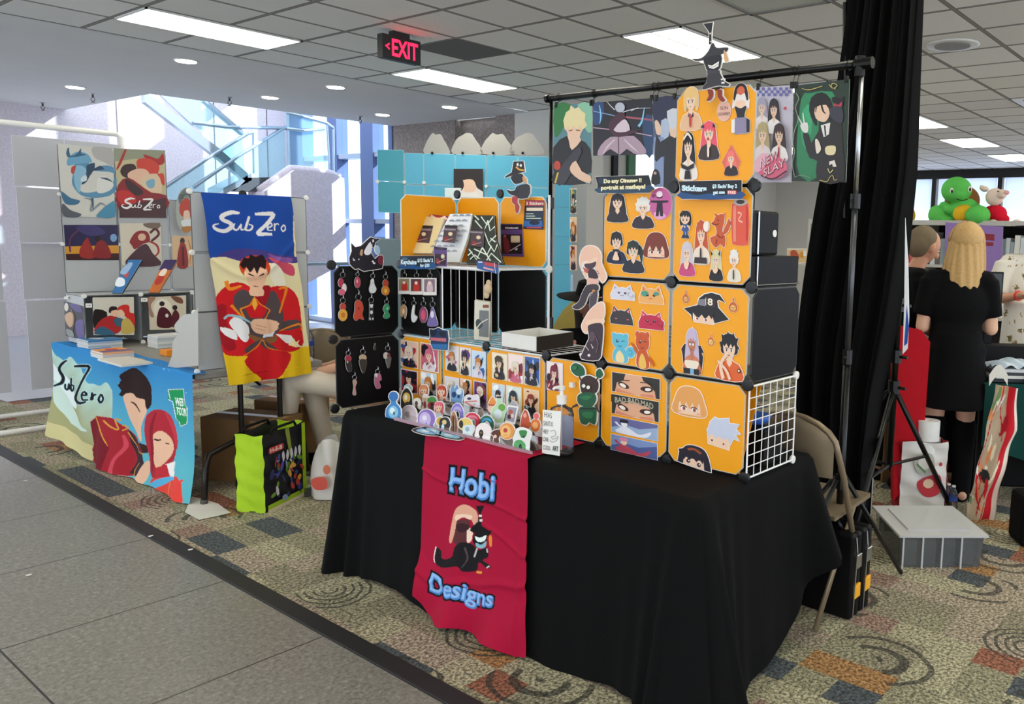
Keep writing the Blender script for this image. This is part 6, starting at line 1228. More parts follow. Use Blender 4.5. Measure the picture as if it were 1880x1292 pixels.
cut('standee', W2, [('#17161b', [(1382, 215), (1452, 213), (1462, 285), (1320, 330), (1328, 315), (1370, 290)]), ('#e8a63c', stroke([(1400, 252), (1425, 272), (1458, 276)], 12)), ('#f4efe8', circ(1412, 236, 8, 11, 10)), ('#f4efe8', circ(1434, 242, 8, 11, 10)), ('#1d1b22', smooth([(1368, 318), (1440, 300), (1456, 350), (1400, 372), (1374, 350)])), ('#d8a06a', smooth([(1446, 322), (1470, 330), (1476, 372), (1456, 366)])), ('#7ab8e0', stroke([(1396, 378), (1430, 386), (1462, 366)], 16)), ('#2a272e', smooth([(1402, 392), (1480, 372), (1500, 400), (1484, 468), (1400, 466)], 2)), ('#1d1b22', smooth([(1340, 412), (1370, 420), (1420, 410), (1400, 452), (1356, 440)])), ('#b23a3c', smooth([(1378, 460), (1414, 460), (1410, 500), (1426, 530), (1412, 578), (1398, 560), (1396, 520), (1376, 500)], 2))], 'hat figure cut-out with crossed red legs over the right yellow panel', 5)
W3 = crop(PL('y', 3.44), 590, 430, 5.529)
cut('standee', W3, [('#1d1420', [(300, 90), (340, 130), (395, 120), (470, 50), (500, 28), (545, 45), (595, 42), (545, 85), (530, 135), (515, 130), (510, 90), (480, 200), (500, 190), (540, 250), (580, 215), (615, 215), (625, 270), (615, 345), (560, 355), (480, 365), (430, 375), (370, 345), (340, 355), (310, 330), (285, 300), (280, 240), (305, 170)]), ('#f2eef2', smooth([(430, 170), (495, 75), (498, 190), (450, 210)], 3)), ('#e8e0ea', rect(512, 52, 530, 80)), ('#caa27c', smooth([(395, 160), (415, 155), (410, 215), (385, 205)])), ('#f2eef2', [(312, 235), (340, 265), (318, 270)]), ('#f2eef2', [(365, 250), (382, 245), (375, 265)]), ('#9ec4de', smooth([(545, 120), (575, 130), (585, 180), (560, 200), (540, 160)])), ('#7a2436', smooth([(570, 235), (600, 212), (622, 230), (615, 300), (590, 312), (565, 280)], 2)), ('#f0e6ec', circ(515, 275, 12, 10, 8)), ('#f0e6ec', circ(528, 292, 14, 10, 8))], 'dark purple wolf shaped cut-out sitting on the left black panels', 6)
W4 = crop(PL('x', X0-.015), 960, 450, 6.8)
PKH = '#efc0a6'
cut('standee', W4, [(PKH, smooth([(850, 5), (940, 40), (985, 130), (985, 220), (1030, 330), (1050, 400), (1000, 470), (960, 400), (910, 300), (900, 200), (760, 210), (745, 250), (742, 310), (800, 340), (812, 400), (795, 415), (725, 260), (718, 150), (760, 40)], 3)), (SK, smooth([(770, 230), (850, 190), (930, 150), (925, 210), (850, 260), (780, 270)])), ('#4a3340', smooth([(780, 235), (860, 225), (920, 205), (905, 270), (840, 300), (790, 280)])), ('#c2574a', smooth([(760, 270), (790, 290), (850, 310), (830, 350), (780, 330)])), ('#3c2730', smooth([(830, 310), (900, 300), (950, 400), (900, 420), (830, 400)])), ('#e8b6a4', [(810, 405), (960, 425), (930, 490), (810, 480)]), ('#3e2f38', smooth([(830, 490), (940, 490), (950, 560), (840, 600), (780, 740), (700, 800), (630, 780), (640, 755), (710, 700), (740, 620), (790, 520)], 3)), ('#d88f3c', smooth([(880, 560), (920, 570), (925, 650), (890, 660)])), ('#4c3f48', smooth([(850, 640), (940, 560), (930, 700), (900, 830), (850, 820)], 2)), ('#2a2028', stroke([(940, 320), (950, 330)], 8)), ('#2a2028', stroke([(955, 345), (965, 355)], 8))], 'pink haired masked figure cut-out walking, fixed beside the tall panels', 9)
W5 = crop(PL('x', X0-.02), 860, 430, 5.167)
cut('standee', W5, [(PKH, smooth([(1240, 650), (1290, 660), (1285, 800), (1180, 820), (1140, 900), (1130, 940), (1095, 920), (1080, 860), (1120, 780), (1160, 720)], 3)), (SK, smooth([(1120, 830), (1200, 800), (1282, 810), (1270, 850), (1180, 850), (1130, 860)])), ('#3c2a34', smooth([(1150, 860), (1230, 840), (1280, 860), (1280, 980), (1270, 1080), (1240, 1190), (1080, 1180), (1090, 1120), (1130, 1030), (1150, 980), (1140, 900)], 3)), ('#5a4650', smooth([(1160, 930), (1200, 930), (1200, 1000), (1160, 1010)])), ('#e9d6cf', stroke([(1190, 1080), (1170, 1040)], [10, 4])), ('#e9d6cf', stroke([(1120, 1060), (1150, 1100)], 5)), ('#e9e4e0', circ(1152, 1146, 14, 14, 10)), ('#e9e4e0', circ(1072, 1140, 10, 10, 10)), ('#6b555e', stroke([(1210, 960), (1240, 1040), (1220, 1120)], 10))], 'pink haired figure cut-out crouching in dark clothes, below the walking one', 7)
# notebooks and cards on the upper shelf
NB = PLG((2.52, 3.05, 1.43), (-.92, -.12, .42)); N = crop(NB, 740, 380, 7.231)
lab = lambda x0, y0, x1, y1, sk: [('#4a3a44', [(x0+sk, y0), (x1+sk, y0+8), (x1-sk*.2, y1), (x0-sk*.2, y1-14)]), ('#1c161e', [(x0+sk+6, y0+6), (x1+sk-6, y0+12), (x1+sk-14, y0+36), (x0+sk, y0+30)]), ('#8f8592', [(x0+sk-10, y0+44), (x1+sk-22, y0+52), (x1+sk-28, y0+74), (x0+sk-18, y0+66)]), ('#8a2a34', smooth([(x0+20, y1-70), (x0+70, y1-80), (x0+90, y1-30), (x0+40, y1-20)])), ('#e6cfa8', circ((x0+x1)/2+20, (y0+y1)/2, 30, 26, 10)), ('#c9a6a0', stroke([(x0+30, y1-30), (x1-30, y1-60)], 7))]
def notebook(pts, layers, label, edge='#ddd4c0'):
    t = thing('notebook', tuple(N(*pts[0])), label, 'notebook', 'patterned notebooks on the shelf'); o = [N(*p) for p in pts]
    m = MB(); m.prism(o, -np.array(NB.n)*.012, '#efe9dc', edge); m.build('pages', PRINT, t); card('cover', N, layers, base=pts, parent=t, gap=.0005, thick=.001)
notebook([(345, 115), (380, 98), (630, 125), (600, 300), (300, 300)], [('#a3282c', [(345, 115), (380, 98), (630, 125), (600, 300), (300, 300)]), ('#f0dccf', [(380, 100), (460, 150), (345, 160)]), ('#f0dccf', [(480, 150), (560, 118), (600, 170), (520, 170)])], 'red and white patterned notebook, mostly hidden at the back')
class Off:
    def __init__(s, f, d): s.f = f; s.n = f.n; s.d = d
    def __call__(s, x, y): return s.f(x, y)+np.array(s.n)*s.d
N0 = N; N = Off(N0, .016)
A_ = [(225, 135), (578, 170), (410, 635), (35, 625)]
notebook(A_, [('#ead39e', A_)]+lab(190, 262, 390, 500, 45), 'plain tan notebook, leftmost of the three with labels')
B_ = [(640, 105), (935, 100), (880, 400), (760, 745), (600, 740), (430, 520)]
wv = []
for r_ in range(9):
    for c_ in range(6):
        x, y = 460+c_*85+(r_ % 2)*42, 140+r_*72
        xl, xr = 640-(y-105)*.45, 935-(y-100)*.26
        if xl+20 < x < xr-25 and y < 700:
            for q in (36, 25, 14): wv.append(('#7d8496', stroke([(x+q*math.cos(a), y-q*math.sin(a)*.8) for a in np.linspace(.1, 3.04, 7)], 6, 1)))
N = Off(N0, .008); notebook(B_, [('#eef0f3', B_)]+wv+lab(600, 288, 770, 525, 30), 'white notebook with grey wave arcs, middle of the three')
C_ = [(935, 110), (1215, 112), (1230, 400), (1335, 755), (845, 750), (860, 560)]
gx = [('#e2ecdc', stroke(p, 17, 1)) for p in ([(960, 180), (1080, 320), (1130, 180)], [(1040, 130), (1120, 240), (1200, 130)], [(1130, 180), (1160, 320), (1225, 260)], [(1080, 320), (1140, 480), (1240, 380)], [(880, 560), (980, 700), (1060, 540)], [(950, 560), (1120, 640), (1180, 520)], [(1060, 540), (1180, 740)], [(1140, 480), (1220, 600), (1260, 500)], [(1100, 740), (1180, 620), (1310, 740)], [(900, 700), (960, 640), (1080, 740)], [(1170, 420), (1236, 470)], [(870, 650), (930, 600)], [(960, 120), (1020, 180)])]
N = N0; notebook(C_, [('#1d2622', C_)]+gx+lab(905, 285, 1085, 540, 8), 'black notebook with pale criss-cross pattern, rightmost of the three', '#23201e')
S5 = crop(PL('x', X0-.02), 740, 380, 7.231); pur = ('#5c3f7c', '#1c1024')
def flyer(pl, pts, label, extra): card('flyer', pl, extra, label, 'card', 'printed cards on the upper shelf', base=pts, thick=.001)
F1 = [(415, 520), (590, 540), (585, 790), (425, 780)]
flyer(S5, F1, 'small purple card clipped to the shelf edge in front of the wave notebook', [(pur[0], F1), (pur[1], [(425, 525), (585, 545), (583, 572), (425, 560)]), ('#2a1a22', [(435, 620), (580, 630), (575, 770), (435, 765)]), ('#e6cfa8', circ(535, 655, 26, 30, 10)), ('#8a3040', smooth([(445, 680), (490, 700), (500, 750), (450, 750)])), ('#cf9a94', stroke([(460, 740), (570, 690)], 8)), ('#8f7f9a', text('Hobi', 465, 548, 14, 80))])
F2 = [(985, 680), (1275, 735), (1270, 890), (985, 815)]
flyer(S5, F2, 'tilted blue and red card hanging off the shelf edge', [('#24589a', F2), ('#14101e', [(985, 680), (1275, 735), (1273, 770), (985, 710)]), ('#e8e0ee', rect(1005, 722, 1060, 740)), ('#c03a44', [(1085, 725), (1250, 755), (1250, 800), (1085, 770)]), ('#d9a0a8', [(1075, 790), (1210, 825), (1210, 850), (1075, 815)]), ('#f2d8d4', stroke([(1220, 735), (1238, 880)], 7, 1))])
S6 = crop(PL('x', XB-.006), 740, 380, 7.231)
F3 = [(1300, 220), (1585, 225), (1610, 660), (1310, 650)]
flyer(S6, F3, 'purple card with a dark picture on the right upper yellow panel', [('#5c3f7c', F3), ('#15101c', rect(1305, 235, 1585, 300)), ('#d8cfe4', qtext('Notebooks', (1365, 288), (1535, 288), 24, 24, .04)), ('#1d0f1a', [(1310, 365), (1580, 365), (1585, 620), (1318, 620)]), ('#7a2436', smooth([(1340, 380), (1400, 430), (1430, 560), (1400, 610), (1350, 560)])), ('#b0606a', circ(1360, 385, 18, 14, 8)), ('#e6cfa8', rect(1440, 380, 1560, 470, 12)), ('#d9cfd0', stroke([(1430, 580), (1570, 495)], 9)), ('#6a4a8c', stroke([(1440, 450), (1560, 455)], 3)), ('#d9d2e4', smooth([(1490, 560), (1530, 545), (1520, 575)]))])
F4 = [(1625, -95), (1880, -90), (1870, 300), (1600, 290)]
flyer(S6, F4, 'blue and red price card at the upper right of the yellow panel', [('#1a2742', F4), ('#a3283a', [(1625, -95), (1880, -90), (1878, -10), (1622, -14)]), ('#f0d8c8', qtext('3 Stickers', (1640, -30), (1868, -30), 40, 40, .04)), ('#f0ddc0', rect(1645, 8, 1865, 50)), ('#d8ecd8', rect(1640, 85, 1740, 95)), ('#d8ecd8', rect(1640, 115, 1760, 125)), ('#d8ecd8', rect(1640, 145, 1840, 155)), ('#2f6ab0', [(1615, 180), (1860, 180), (1866, 260), (1605, 260)]), ('#16203a', circ(1755, 205, 70, 34, 12)), ('#c0405a', rect(1650, 262, 1850, 280))])
for y in (3.44-.005, 3.11):
    conn((XB-.006, y, ZZ[3]+.01), material=BLKC)

# ------------------------------------------------------------------ clear tray with small standees
tr_ = thing('display_tray', (2.25, 2.68, TZ), 'clear three step acrylic tray on the table holding many small cut-outs', 'tray')
yA, yB_ = 3.11, 2.235
for k, (x0, x1, z) in enumerate(((2.13, 2.215, .012), (2.215, 2.30, .045), (2.30, 2.375, .08))):
    m = MB(); z0_, z1_ = TZ+.006, TZ+.006+z; m.add([(x0, yB_, z0_), (x0, yA, z0_), (x0, yA, z1_), (x0, yB_, z1_), (x1, yA, z1_), (x1, yB_, z1_)], [(0, 1, 2, 3), (3, 2, 4, 5)]); m.build('step', ACRY, tr_)
m = MB(); m.box((2.126, yB_, TZ+.004), (2.129, yA, TZ+.016)); m.build('lip', mat('pink_edge_acrylic', '#e9c4d4', .1, noise=0, trans=.6), tr_)
ROW = {0: 2.15, 1: 2.2, 2: 2.25, 3: 2.29, 4: 2.34, 5: 2.37}
def mini_st(x0, y0, x1, y1, row, layers, label, border=1.3, bcol='#f2eeee'):
    pl = PL('x', ROW[row]); card('mini_standee', pl, fit(layers, x0, y0, x1, y1), label, 'cut-out', 'small cut-outs on the clear tray', border=border, thick=.003, gap=0, bcol=bcol)
disc = lambda c, c2, c3: [(c, circ(.5, .5, .5, .5, 20)), (c2, circ(.42, .52, .34, .38, 16)), (c3, circ(.4, .45, .14, .14, 10)), (c, stroke([(.3, .72), (.42, .78), (.54, .7)], .05, 2))]
arch = lambda c, c2: [(c, smooth([(.05, 1), (.02, .45), (.3, .02), (.7, .02), (.98, .45), (.95, 1), (.7, 1), (.7, .6), (.5, .4), (.3, .6), (.3, 1)], 2)), (c2, smooth([(.3, .2), (.7, .2), (.85, .5), (.5, .34), (.16, .5)]))]
mini_st(709, 716, 738, 773, 0, [('#3f86c4', smooth([(.35, .3), (.65, .3), (.68, .42), (.95, .6), (.92, .95), (.5, 1), (.06, .95), (.05, .6), (.34, .42)], 2)), ('#2f70b4', circ(.5, .2, .3, .16, 12)), ('#8cc8e8', circ(.5, .7, .32, .2, 14)), ('#e4f4f4', circ(.44, .66, .16, .1, 10)), ('#2a5a3a', circ(.55, .74, .06, .06, 6))], 'blue potion bottle cut-out topped by a cat, leftmost on the tray')
mini_st(737, 712, 758, 757, 3, [('#1e1a1a', smooth([(.5, 0), (.95, .3), (.9, .95), (.1, .95), (.05, .3)])), ('#d9b04a', circ(.5, .4, .34, .22, 12)), ('#f0e4d0', circ(.45, .38, .14, .12, 8)), ('#3a2a2a', circ(.6, .7, .24, .16, 8))], 'black and gold oval cut-out behind the pale round one')
mini_st(738, 744, 766, 778, 1, disc('#d5c2cc', '#e6dade', '#bfa9b4'), 'pale pink round compact shaped cut-out')
mini_st(759, 731, 775, 768, 2, [('#f2eee2', circ(.45, .25, .4, .25, 12)), ('#5a4a44', circ(.42, .25, .18, .13, 8)), ('#2c2626', smooth([(.5, .4), (.9, .5), (.85, 1), (.55, .9)])), ('#f2eee2', stroke([(.5, .5), (.4, .8), (.6, 1)], .14))], 'white ringed skull key cut-out')
mini_st(770, 706, 789, 742, 4, chibi('#e28a5a', '#c44a3a'), 'orange haired small figure cut-out at the back left')
mini_st(776, 724, 787, 748, 3, chibi('#f0e6da', '#a33a3a'), 'tiny white haired figure cut-out before the orange haired one')
mini_st(768, 751, 800, 786, 0, disc('#8f6cb8', '#c9b6e0', '#ece6f4'), 'purple round badge cut-out at the front left')
mini_st(801, 707, 823, 746, 4, chibi('#c4462e', '#f0c8b0'), 'red haired long limbed cut-out against the panels')
mini_st(786, 727, 803, 754, 3, [('#4f8f4a', circ(.5, .3, .5, .3, 10)), ('#a5383a', smooth([(.1, .45), (.9, .45), (1, 1), (0, 1)])), ('#2a2424', circ(.5, .55, .2, .14, 8))], 'green topped red cut-out in the middle rows')
mini_st(797, 737, 818, 772, 2, chibi('#e86a7c', '#f6c8c4'), 'coral pink small figure cut-out')
mini_st(825, 706, 852, 742, 4, [('#6f9cc8', smooth([(.1, .3), (.3, .0), (.4, .2), (.55, .0), (.7, .2), (.95, .3), (.9, .8), (.6, 1), (.2, .9)])), ('#22406c', circ(.35, .5, .16, .16, 8)), ('#dce8f2', circ(.7, .35, .2, .16, 8)), ('#22406c', circ(.68, .6, .1, .1, 8))], 'ice blue rabbit eared cut-out')
mini_st(829, 741, 852, 771, 2, arch('#8a82d8', '#c9b8e8'), 'lilac arch shaped cut-out')
mini_st(801, 763, 828, 796, 0, [('#caa23c', circ(.3, .3, .26, .24, 8)), ('#2a2220', smooth([(.3, .2), (.8, .1), (1, .5), (.7, .9), (.3, .8)])), ('#e0c88a', circ(.6, .35, .16, .14, 8)), ('#bfe0ee', smooth([(.4, .6), (.5, .45), (.6, .6), (.5, .8)])), ('#8a5c3a', circ(.75, .8, .2, .16, 8))], 'gold and black jumble shaped cut-out at the front')
mini_st(824, 757, 843, 787, 1, [('#c08868', smooth([(.4, 0), (.7, .1), (.9, 1), (.7, 1), (.55, .4), (.3, 1), (.05, 1)])), ('#6a3a2a', stroke([(.5, .2), (.5, .9)], .1))], 'brown two legged cut-out')
mini_st(851, 722, 880, 753, 4, [('#e9e2ea', smooth([(.1, .3), (.3, .1), (.6, .15), (.9, .1), (1, .5), (.9, .9), (.2, .8)])), ('#3a3a44', circ(.4, .3, .14, .08, 8)), ('#d98a7a', stroke([(.1, .5), (.9, .44)], .08)), ('#9a8aa4', text('HELLO', .2, .76, .16, .6))], 'white kitten cut-out holding a small banner')
mini_st(853, 758, 883, 782, 1, arch('#d8304a', '#f090a0'), 'red and pink arch shaped cut-out')
mini_st(842, 767, 871, 804, 0, [('#e8c86a', circ(.45, .3, .44, .3, 12)), ('#2a2622', circ(.2, .3, .14, .2, 8)), ('#d9e6e8', smooth([(.35, .4), (.9, .35), (1, .6), (.7, .9), (.4, .8)])), ('#9fb8c0', circ(.6, .55, .14, .12, 8)), ('#c9c9d0', rect(.3, .85, .9, 1))], 'yellow capped cut-out with a clear crystal globe')
mini_st(896, 728, 913, 757, 3, [('#ee9a4a', smooth([(.1, .5), (.5, 0), (.9, .3), (1, .6), (.5, .7)])), ('#f6d0a4', circ(.5, .75, .4, .24, 10)), ('#c4603a', stroke([(.1, .5), (.9, .55)], .1))], 'orange mushroom hat cut-out')
mini_st(903, 727, 931, 776, 2, [('#bfe0b4', smooth([(.38, .06), (.62, .06), (.66, .3), (.98, .5), (.95, .9), (.5, 1), (.05, .9), (.02, .5), (.34, .3)], 2)), ('#1d1d20', rect(.34, .0, .66, .07)), ('#6faa4c', circ(.7, .42, .24, .14, 10)), ('#dfeaf2', circ(.45, .68, .28, .2, 12))], 'pale green bottle cut-out with a black stopper')
mini_st(881, 763, 908, 787, 1, arch('#2a6a52', '#4aa6d8'), 'green and blue arch shaped cut-out')
mini_st(872, 777, 902, 813, 0, [('#f4ecea', smooth([(.2, .15), (.5, .0), (.85, .1), (1, .4), (.8, .95), (.5, 1), (.05, .85), (.1, .4)], 3)), ('#1d1a18', circ(.42, .5, .14, .2, 10)), ('#8a7430', circ(.42, .46, .07, .06, 8)), ('#2a2622', stroke([(.2, .76), (.6, .82)], .05))], 'white rounded cut-out with a tiny black figure')
mini_st(926, 744, 952, 778, 2, [('#f6f4f2', [(.3, 0), (1, .08), (.75, 1), (0, .85)]), ('#a3a0b0', [(.34, .06), (.92, .13), (.72, .9), (.08, .78)]), ('#c0604a', circ(.5, .35, .16, .14, 8)), ('#4a2a28', circ(.4, .6, .14, .14, 8)), ('#e8d4c8', circ(.62, .55, .12, .12, 8))], 'tilted white framed card cut-out')
mini_st(918, 776, 946, 806, 0, disc('#e89a4a', '#f2c47a', '#c4453a'), 'orange burger shaped round cut-out')
mini_st(903, 788, 920, 816, 0, [('#5a3424', smooth([(.2, .1), (.8, 0), (1, .3), (.8, .6), (.9, 1), (.2, 1), (.3, .5), (0, .3)])), ('#f0d4b8', circ(.45, .45, .16, .12, 8))], 'dark brown small figure cut-out at the tray front')
mini_st(955, 752, 975, 792, 1, [('#c4563a', smooth([(.5, 0), (.8, .2), (.95, .7), (.6, 1), (.1, .8), (.2, .3)])), ('#f0a890', circ(.5, .25, .16, .12, 8))], 'terracotta gourd shaped cut-out, left of a matching pair')
mini_st(974, 756, 994, 793, 1, [('#e07a3a', circ(.5, .66, .48, .32, 14)), ('#e86a6a', circ(.6, .2, .24, .16, 10)), ('#f4b070', circ(.5, .66, .26, .18, 10))], 'orange ringed charm cut-out beside the pump bottle')
mini_st(939, 785, 978, 830, 0, [('#e9efe8', smooth([(.1, .3), (.3, .05), (.6, .02), (.95, .2), (.85, .55), (.8, .9), (.4, 1), (.05, .9), (.15, .6)], 3)), ('#3f8a4e', smooth([(.4, .12), (.75, .12), (.7, .35), (.5, .4)])), ('#58a868', smooth([(.2, .55), (.5, .5), (.7, .7), (.6, .9), (.15, .9)])), ('#22302a', circ(.62, .36, .06, .05, 6)), ('#22302a', smooth([(.4, .7), (.5, .66), (.52, .88), (.42, .86)]))], 'green cap figure cut-out on white, front right corner of the tray', border=1.6)
mini_st(934, 737, 957, 788, 4, [('#c9ced8', smooth([(.3, 0), (.7, .1), (.9, .6), (.8, 1), (.2, 1), (.1, .5)])), ('#8f98a8', circ(.5, .5, .2, .16, 8))], 'grey ghostly cut-out behind the white framed card')
mini_st(743, 706, 757, 720, 4, disc('#a9c8c0', '#d4e8e0', '#6a8a80'), 'tiny pale green disc cut-out at the back')
# blue and white leaf shapes lying by the tray
for k, (p, lb) in enumerate(([(756, 790), (775, 786), (800, 795), (806, 801), (780, 799)], 'left'), ) if False else enumerate((([(756, 790), (775, 785), (800, 794), (804, 800), (778, 798)], 'left'), ([(775, 785), (795, 786), (815, 795), (806, 801)], 'middle'), ([(800, 791), (826, 796), (852, 804), (840, 808), (806, 801)], 'right'))):
    pz = PL('z', TZ+.008); 
    card('blue_leaf_sticker', pz, [('#10202e', smooth(p, 3)), ('#8fcbee', smooth([(np.array(q)*.72+np.mean(p, 0)*.28) for q in p], 3)), ('#e8f4fa', smooth([(np.array(q)*.3+np.array([.7*np.mean([r[0] for r in p])-2, .7*np.mean([r[1] for r in p])-.7])) for q in p], 3))], 'blue white leaf shaped sticker lying by the tray, %s of three' % lb, 'sticker', 'blue leaf stickers', border=.8, thick=.001, gap=.0005)
# pump bottle
c = onz(1020, 838, TZ); bx, by = c[0]+.03, c[1]
t = thing('pump_bottle', (bx, by, TZ+.006), 'clear sanitizer pump bottle with a white hand lettered label', 'bottle')
def ovl(h, a, b, n=24): return [(bx+a*math.cos(2*math.pi*k/n), by+b*math.sin(2*math.pi*k/n), TZ+.008+h) for k in range(n)]
m = MB(); rings = [ovl(0, .03, .045), ovl(.01, .038, .054), ovl(.155, .038, .054), ovl(.175, .034, .046), ovl(.185, .016, .018), ovl(.195, .015, .016)]
m.add([p for r in rings for p in r], [(i*24+k, i*24+(k+1) % 24, (i+1)*24+(k+1) % 24, (i+1)*24+k) for i in range(5) for k in range(24)]+[tuple(range(24))[::-1], tuple(range(120, 144))]); m.build('bottle_body', ACRY, t, smooth=True)
m = MB(); m.lathe((bx, by, TZ+.2), [(.019, 0), (.019, .032), (.008, .034), (.007, .052), (.013, .054), (.014, .066), (.01, .069)], 20); m.tube([(bx, by, TZ+.264), (bx-.03, by+.008, TZ+.264), (bx-.036, by+.01, TZ+.257)], [.008, .006, .005], 8); m.build('pump', WHTP, t, smooth='auto')
m = MB(); m.box((bx+.028, by-.036, TZ+.03), (bx+.029, by+.03, TZ+.15)); m.build('back_label', mat('pale_blue_label', '#a9b9d8', .5), t)
m = MB(); m.tube([(bx, by, TZ+.02), (bx, by, TZ+.2)], .003, 6); m.build('dip_tube', WHTP, t)
SL = PLG((bx-.0405, by, .8), (-1, 0, 0)); L9 = crop(SL, 980, 690, 7.6)
card('label', L9, [('#f1efe9', [(128, 470), (385, 490), (365, 1115), (118, 1075)]), ('#3a3a3a', qtext('HIAS', (150, 570), (255, 590), 75, 70)), ('#3a3a3a', qtext('SANTUS', (140, 690), (272, 705), 70, 62)), ('#3a3a3a', qtext('HIKY', (135, 800), (212, 812), 66, 62)), ('#3a3a3a', qtext('LONE', (132, 905), (212, 918), 62, 60)), ('#3a3a3a', qtext('COOL', (135, 1020), (240, 1035), 60, 56)), ('#222222', qtext('ART', (270, 1040), (350, 1050), 70, 66, .02)), ('#55555a', stroke([(240, 770), (300, 760), (310, 830), (250, 850), (290, 880), (350, 840), (320, 900), (260, 920), (235, 890)], 5))], parent=t, gap=0, thick=.0008)
# ------------------------------------------------------------------ poster stand
XS = 3.2
pL, pR = onx(1012, 178, XS), onx(1583, 120, XS); ZB = (pL[2]+pR[2])/2
t = thing('poster_stand', (XS, (pL[1]+pR[1])/2, 0), 'black metal stand with a long crossbar holding the row of posters', 'stand')
m = MB(); m.tube([(XS, pL[1]+.02, ZB), (XS, pR[1]-.02, ZB)], .017, 12); m.build('crossbar', BMET, t, smooth=True)
m = MB(); m.tube([(XS, pL[1]+.035, ZB), (XS, pL[1]+.015, ZB)], .022, 12); m.build('end_clamp', BMET, t); m = MB(); m.tube([(XS, pR[1]+.03, ZB), (XS, pR[1]-.045, ZB)], .024, 12); m.tube([(XS, pR[1]+.01, ZB+.03), (XS, pR[1]+.01, ZB-.05)], .021, 10); m.build('end_clamp', BMET, t)
for y, e in ((pL[1], 0), (pR[1], 1)):
    m = MB(); m.tube([(XS, y, .12), (XS, y, 1.1)], .0165, 10); m.build('pole', BMET, t, smooth=True)
    m = MB(); m.tube([(XS, y, 1.08), (XS, y, 1.75)], .0125, 10); m.build('pole', mat('grey_pole', '#55575a', .35, metal=.7) if e else BMET, t, smooth=True)
    m = MB(); m.tube([(XS, y, 1.72), (XS, y, ZB)], .010, 10); m.build('pole', STEEL if e else BMET, t, smooth=True)
    for z in (1.1, 1.75): m = MB(); m.tube([(XS, y, z-.03), (XS, y, z+.03)], .021, 10); m.tube([(XS, y, z), (XS-.04, y, z)], .007, 6); m.build('collar', BLKC, t)
    hz = .56
    m = MB(); m.tube([(XS, y, hz-.03), (XS, y, hz+.03)], .026, 10); m.build('tripod_hub', BLKC, t)
    for a in ((2.9, 1.6, -.25) if e else (.3, 2.4, 4.5)):
        f_ = (XS+.42*math.cos(a), y+.42*math.sin(a), .012) if not (e and a == -.25) else (3.71, 1.36, .012)
        m = MB(); m.tube([(XS+.03*math.cos(a), y+.03*math.sin(a), hz+.01), f_], .011, 8); m.build('leg', BMET, t, smooth=True)
        mid = [XS*.5+f_[0]*.5, y*.5+f_[1]*.5, .29]; m = MB(); m.tube([(XS, y, .3), mid], .007, 6); m.build('brace', BMET, t)
SPL = PL('x', XS-.02); H6, H7 = crop(SPL, 1000, 100, 4.613), crop(SPL, 1230, 30, 3.691)
def poster(pl, base, layers, label, hooks):
    t_ = thing('hanging_poster', tuple(pl(*base[0])), label, 'poster', 'posters hanging from the black crossbar')
    card('sheet', pl, layers, base=base, parent=t_, gap=0, thick=.0015, material=POSTER)
    for h in hooks:
        p = pl(*h); m = MB(); c_ = np.array([XS, p[1], ZB]); m.tube([c_+np.array((.02*math.cos(a), .0, .02*math.sin(a))) for a in np.linspace(0, 6.28, 14, endpoint=False)], .0016, 5, closed=True); m.tube([c_+(0, 0, -.02), (XS-.012, p[1], p[2]+.014)], .0012, 5); m.box((XS-.026, p[1]-.007, p[2]-.012), (XS-.012, p[1]+.007, p[2]+.016)); m.build('hook', BMET, t_)
b1 = [(80, 425), (400, 415), (400, 1095), (70, 1098)]
poster(H6, b1, [('#5d8a94', b1), ('#2f7a3e', smooth([(82, 428), (230, 425), (200, 520), (150, 640), (90, 700)], 2)), ('#8fc8a8', smooth([(280, 425), (398, 418), (398, 660), (340, 620), (320, 500)], 2)), ('#1b1a1e', smooth([(75, 790), (190, 690), (230, 780), (300, 720), (390, 800), (400, 1000), (330, 1010), (350, 1096), (75, 1096), (80, 1000)], 2)), (SK, smooth([(200, 640), (310, 640), (300, 700), (310, 730), (235, 810), (210, 740)], 2)), (SK, smooth([(182, 560), (320, 560), (325, 640), (250, 740), (185, 640)], 3)), ('#efe0a8', [(175, 640), (162, 560), (185, 490), (215, 470), (225, 430), (260, 460), (290, 445), (320, 480), (350, 500), (345, 560), (365, 600), (325, 640), (310, 600), (280, 640), (250, 600), (220, 650), (205, 610)]),
       ('#7a3a28', stroke([(208, 648), (240, 640)], 8)), ('#7a3a28', stroke([(270, 640), (305, 646)], 8)), ('#c2452e', circ(112, 940, 30, 40, 12)), ('#3a3640', smooth([(110, 1000), (270, 800), (320, 830), (180, 1090), (100, 1090)], 2)), (SK, smooth([(222, 950), (270, 900), (320, 990), (395, 1030), (390, 1090), (300, 1060), (230, 1000)], 2)), ('#d9c04a', stroke([(120, 1000), (95, 1090)], 14))],
       'tall poster of a spiky blond figure in black, leftmost on the crossbar', [(100, 430), (395, 415)])
b2 = [(410, 408), (915, 370), (918, 845), (412, 858)]
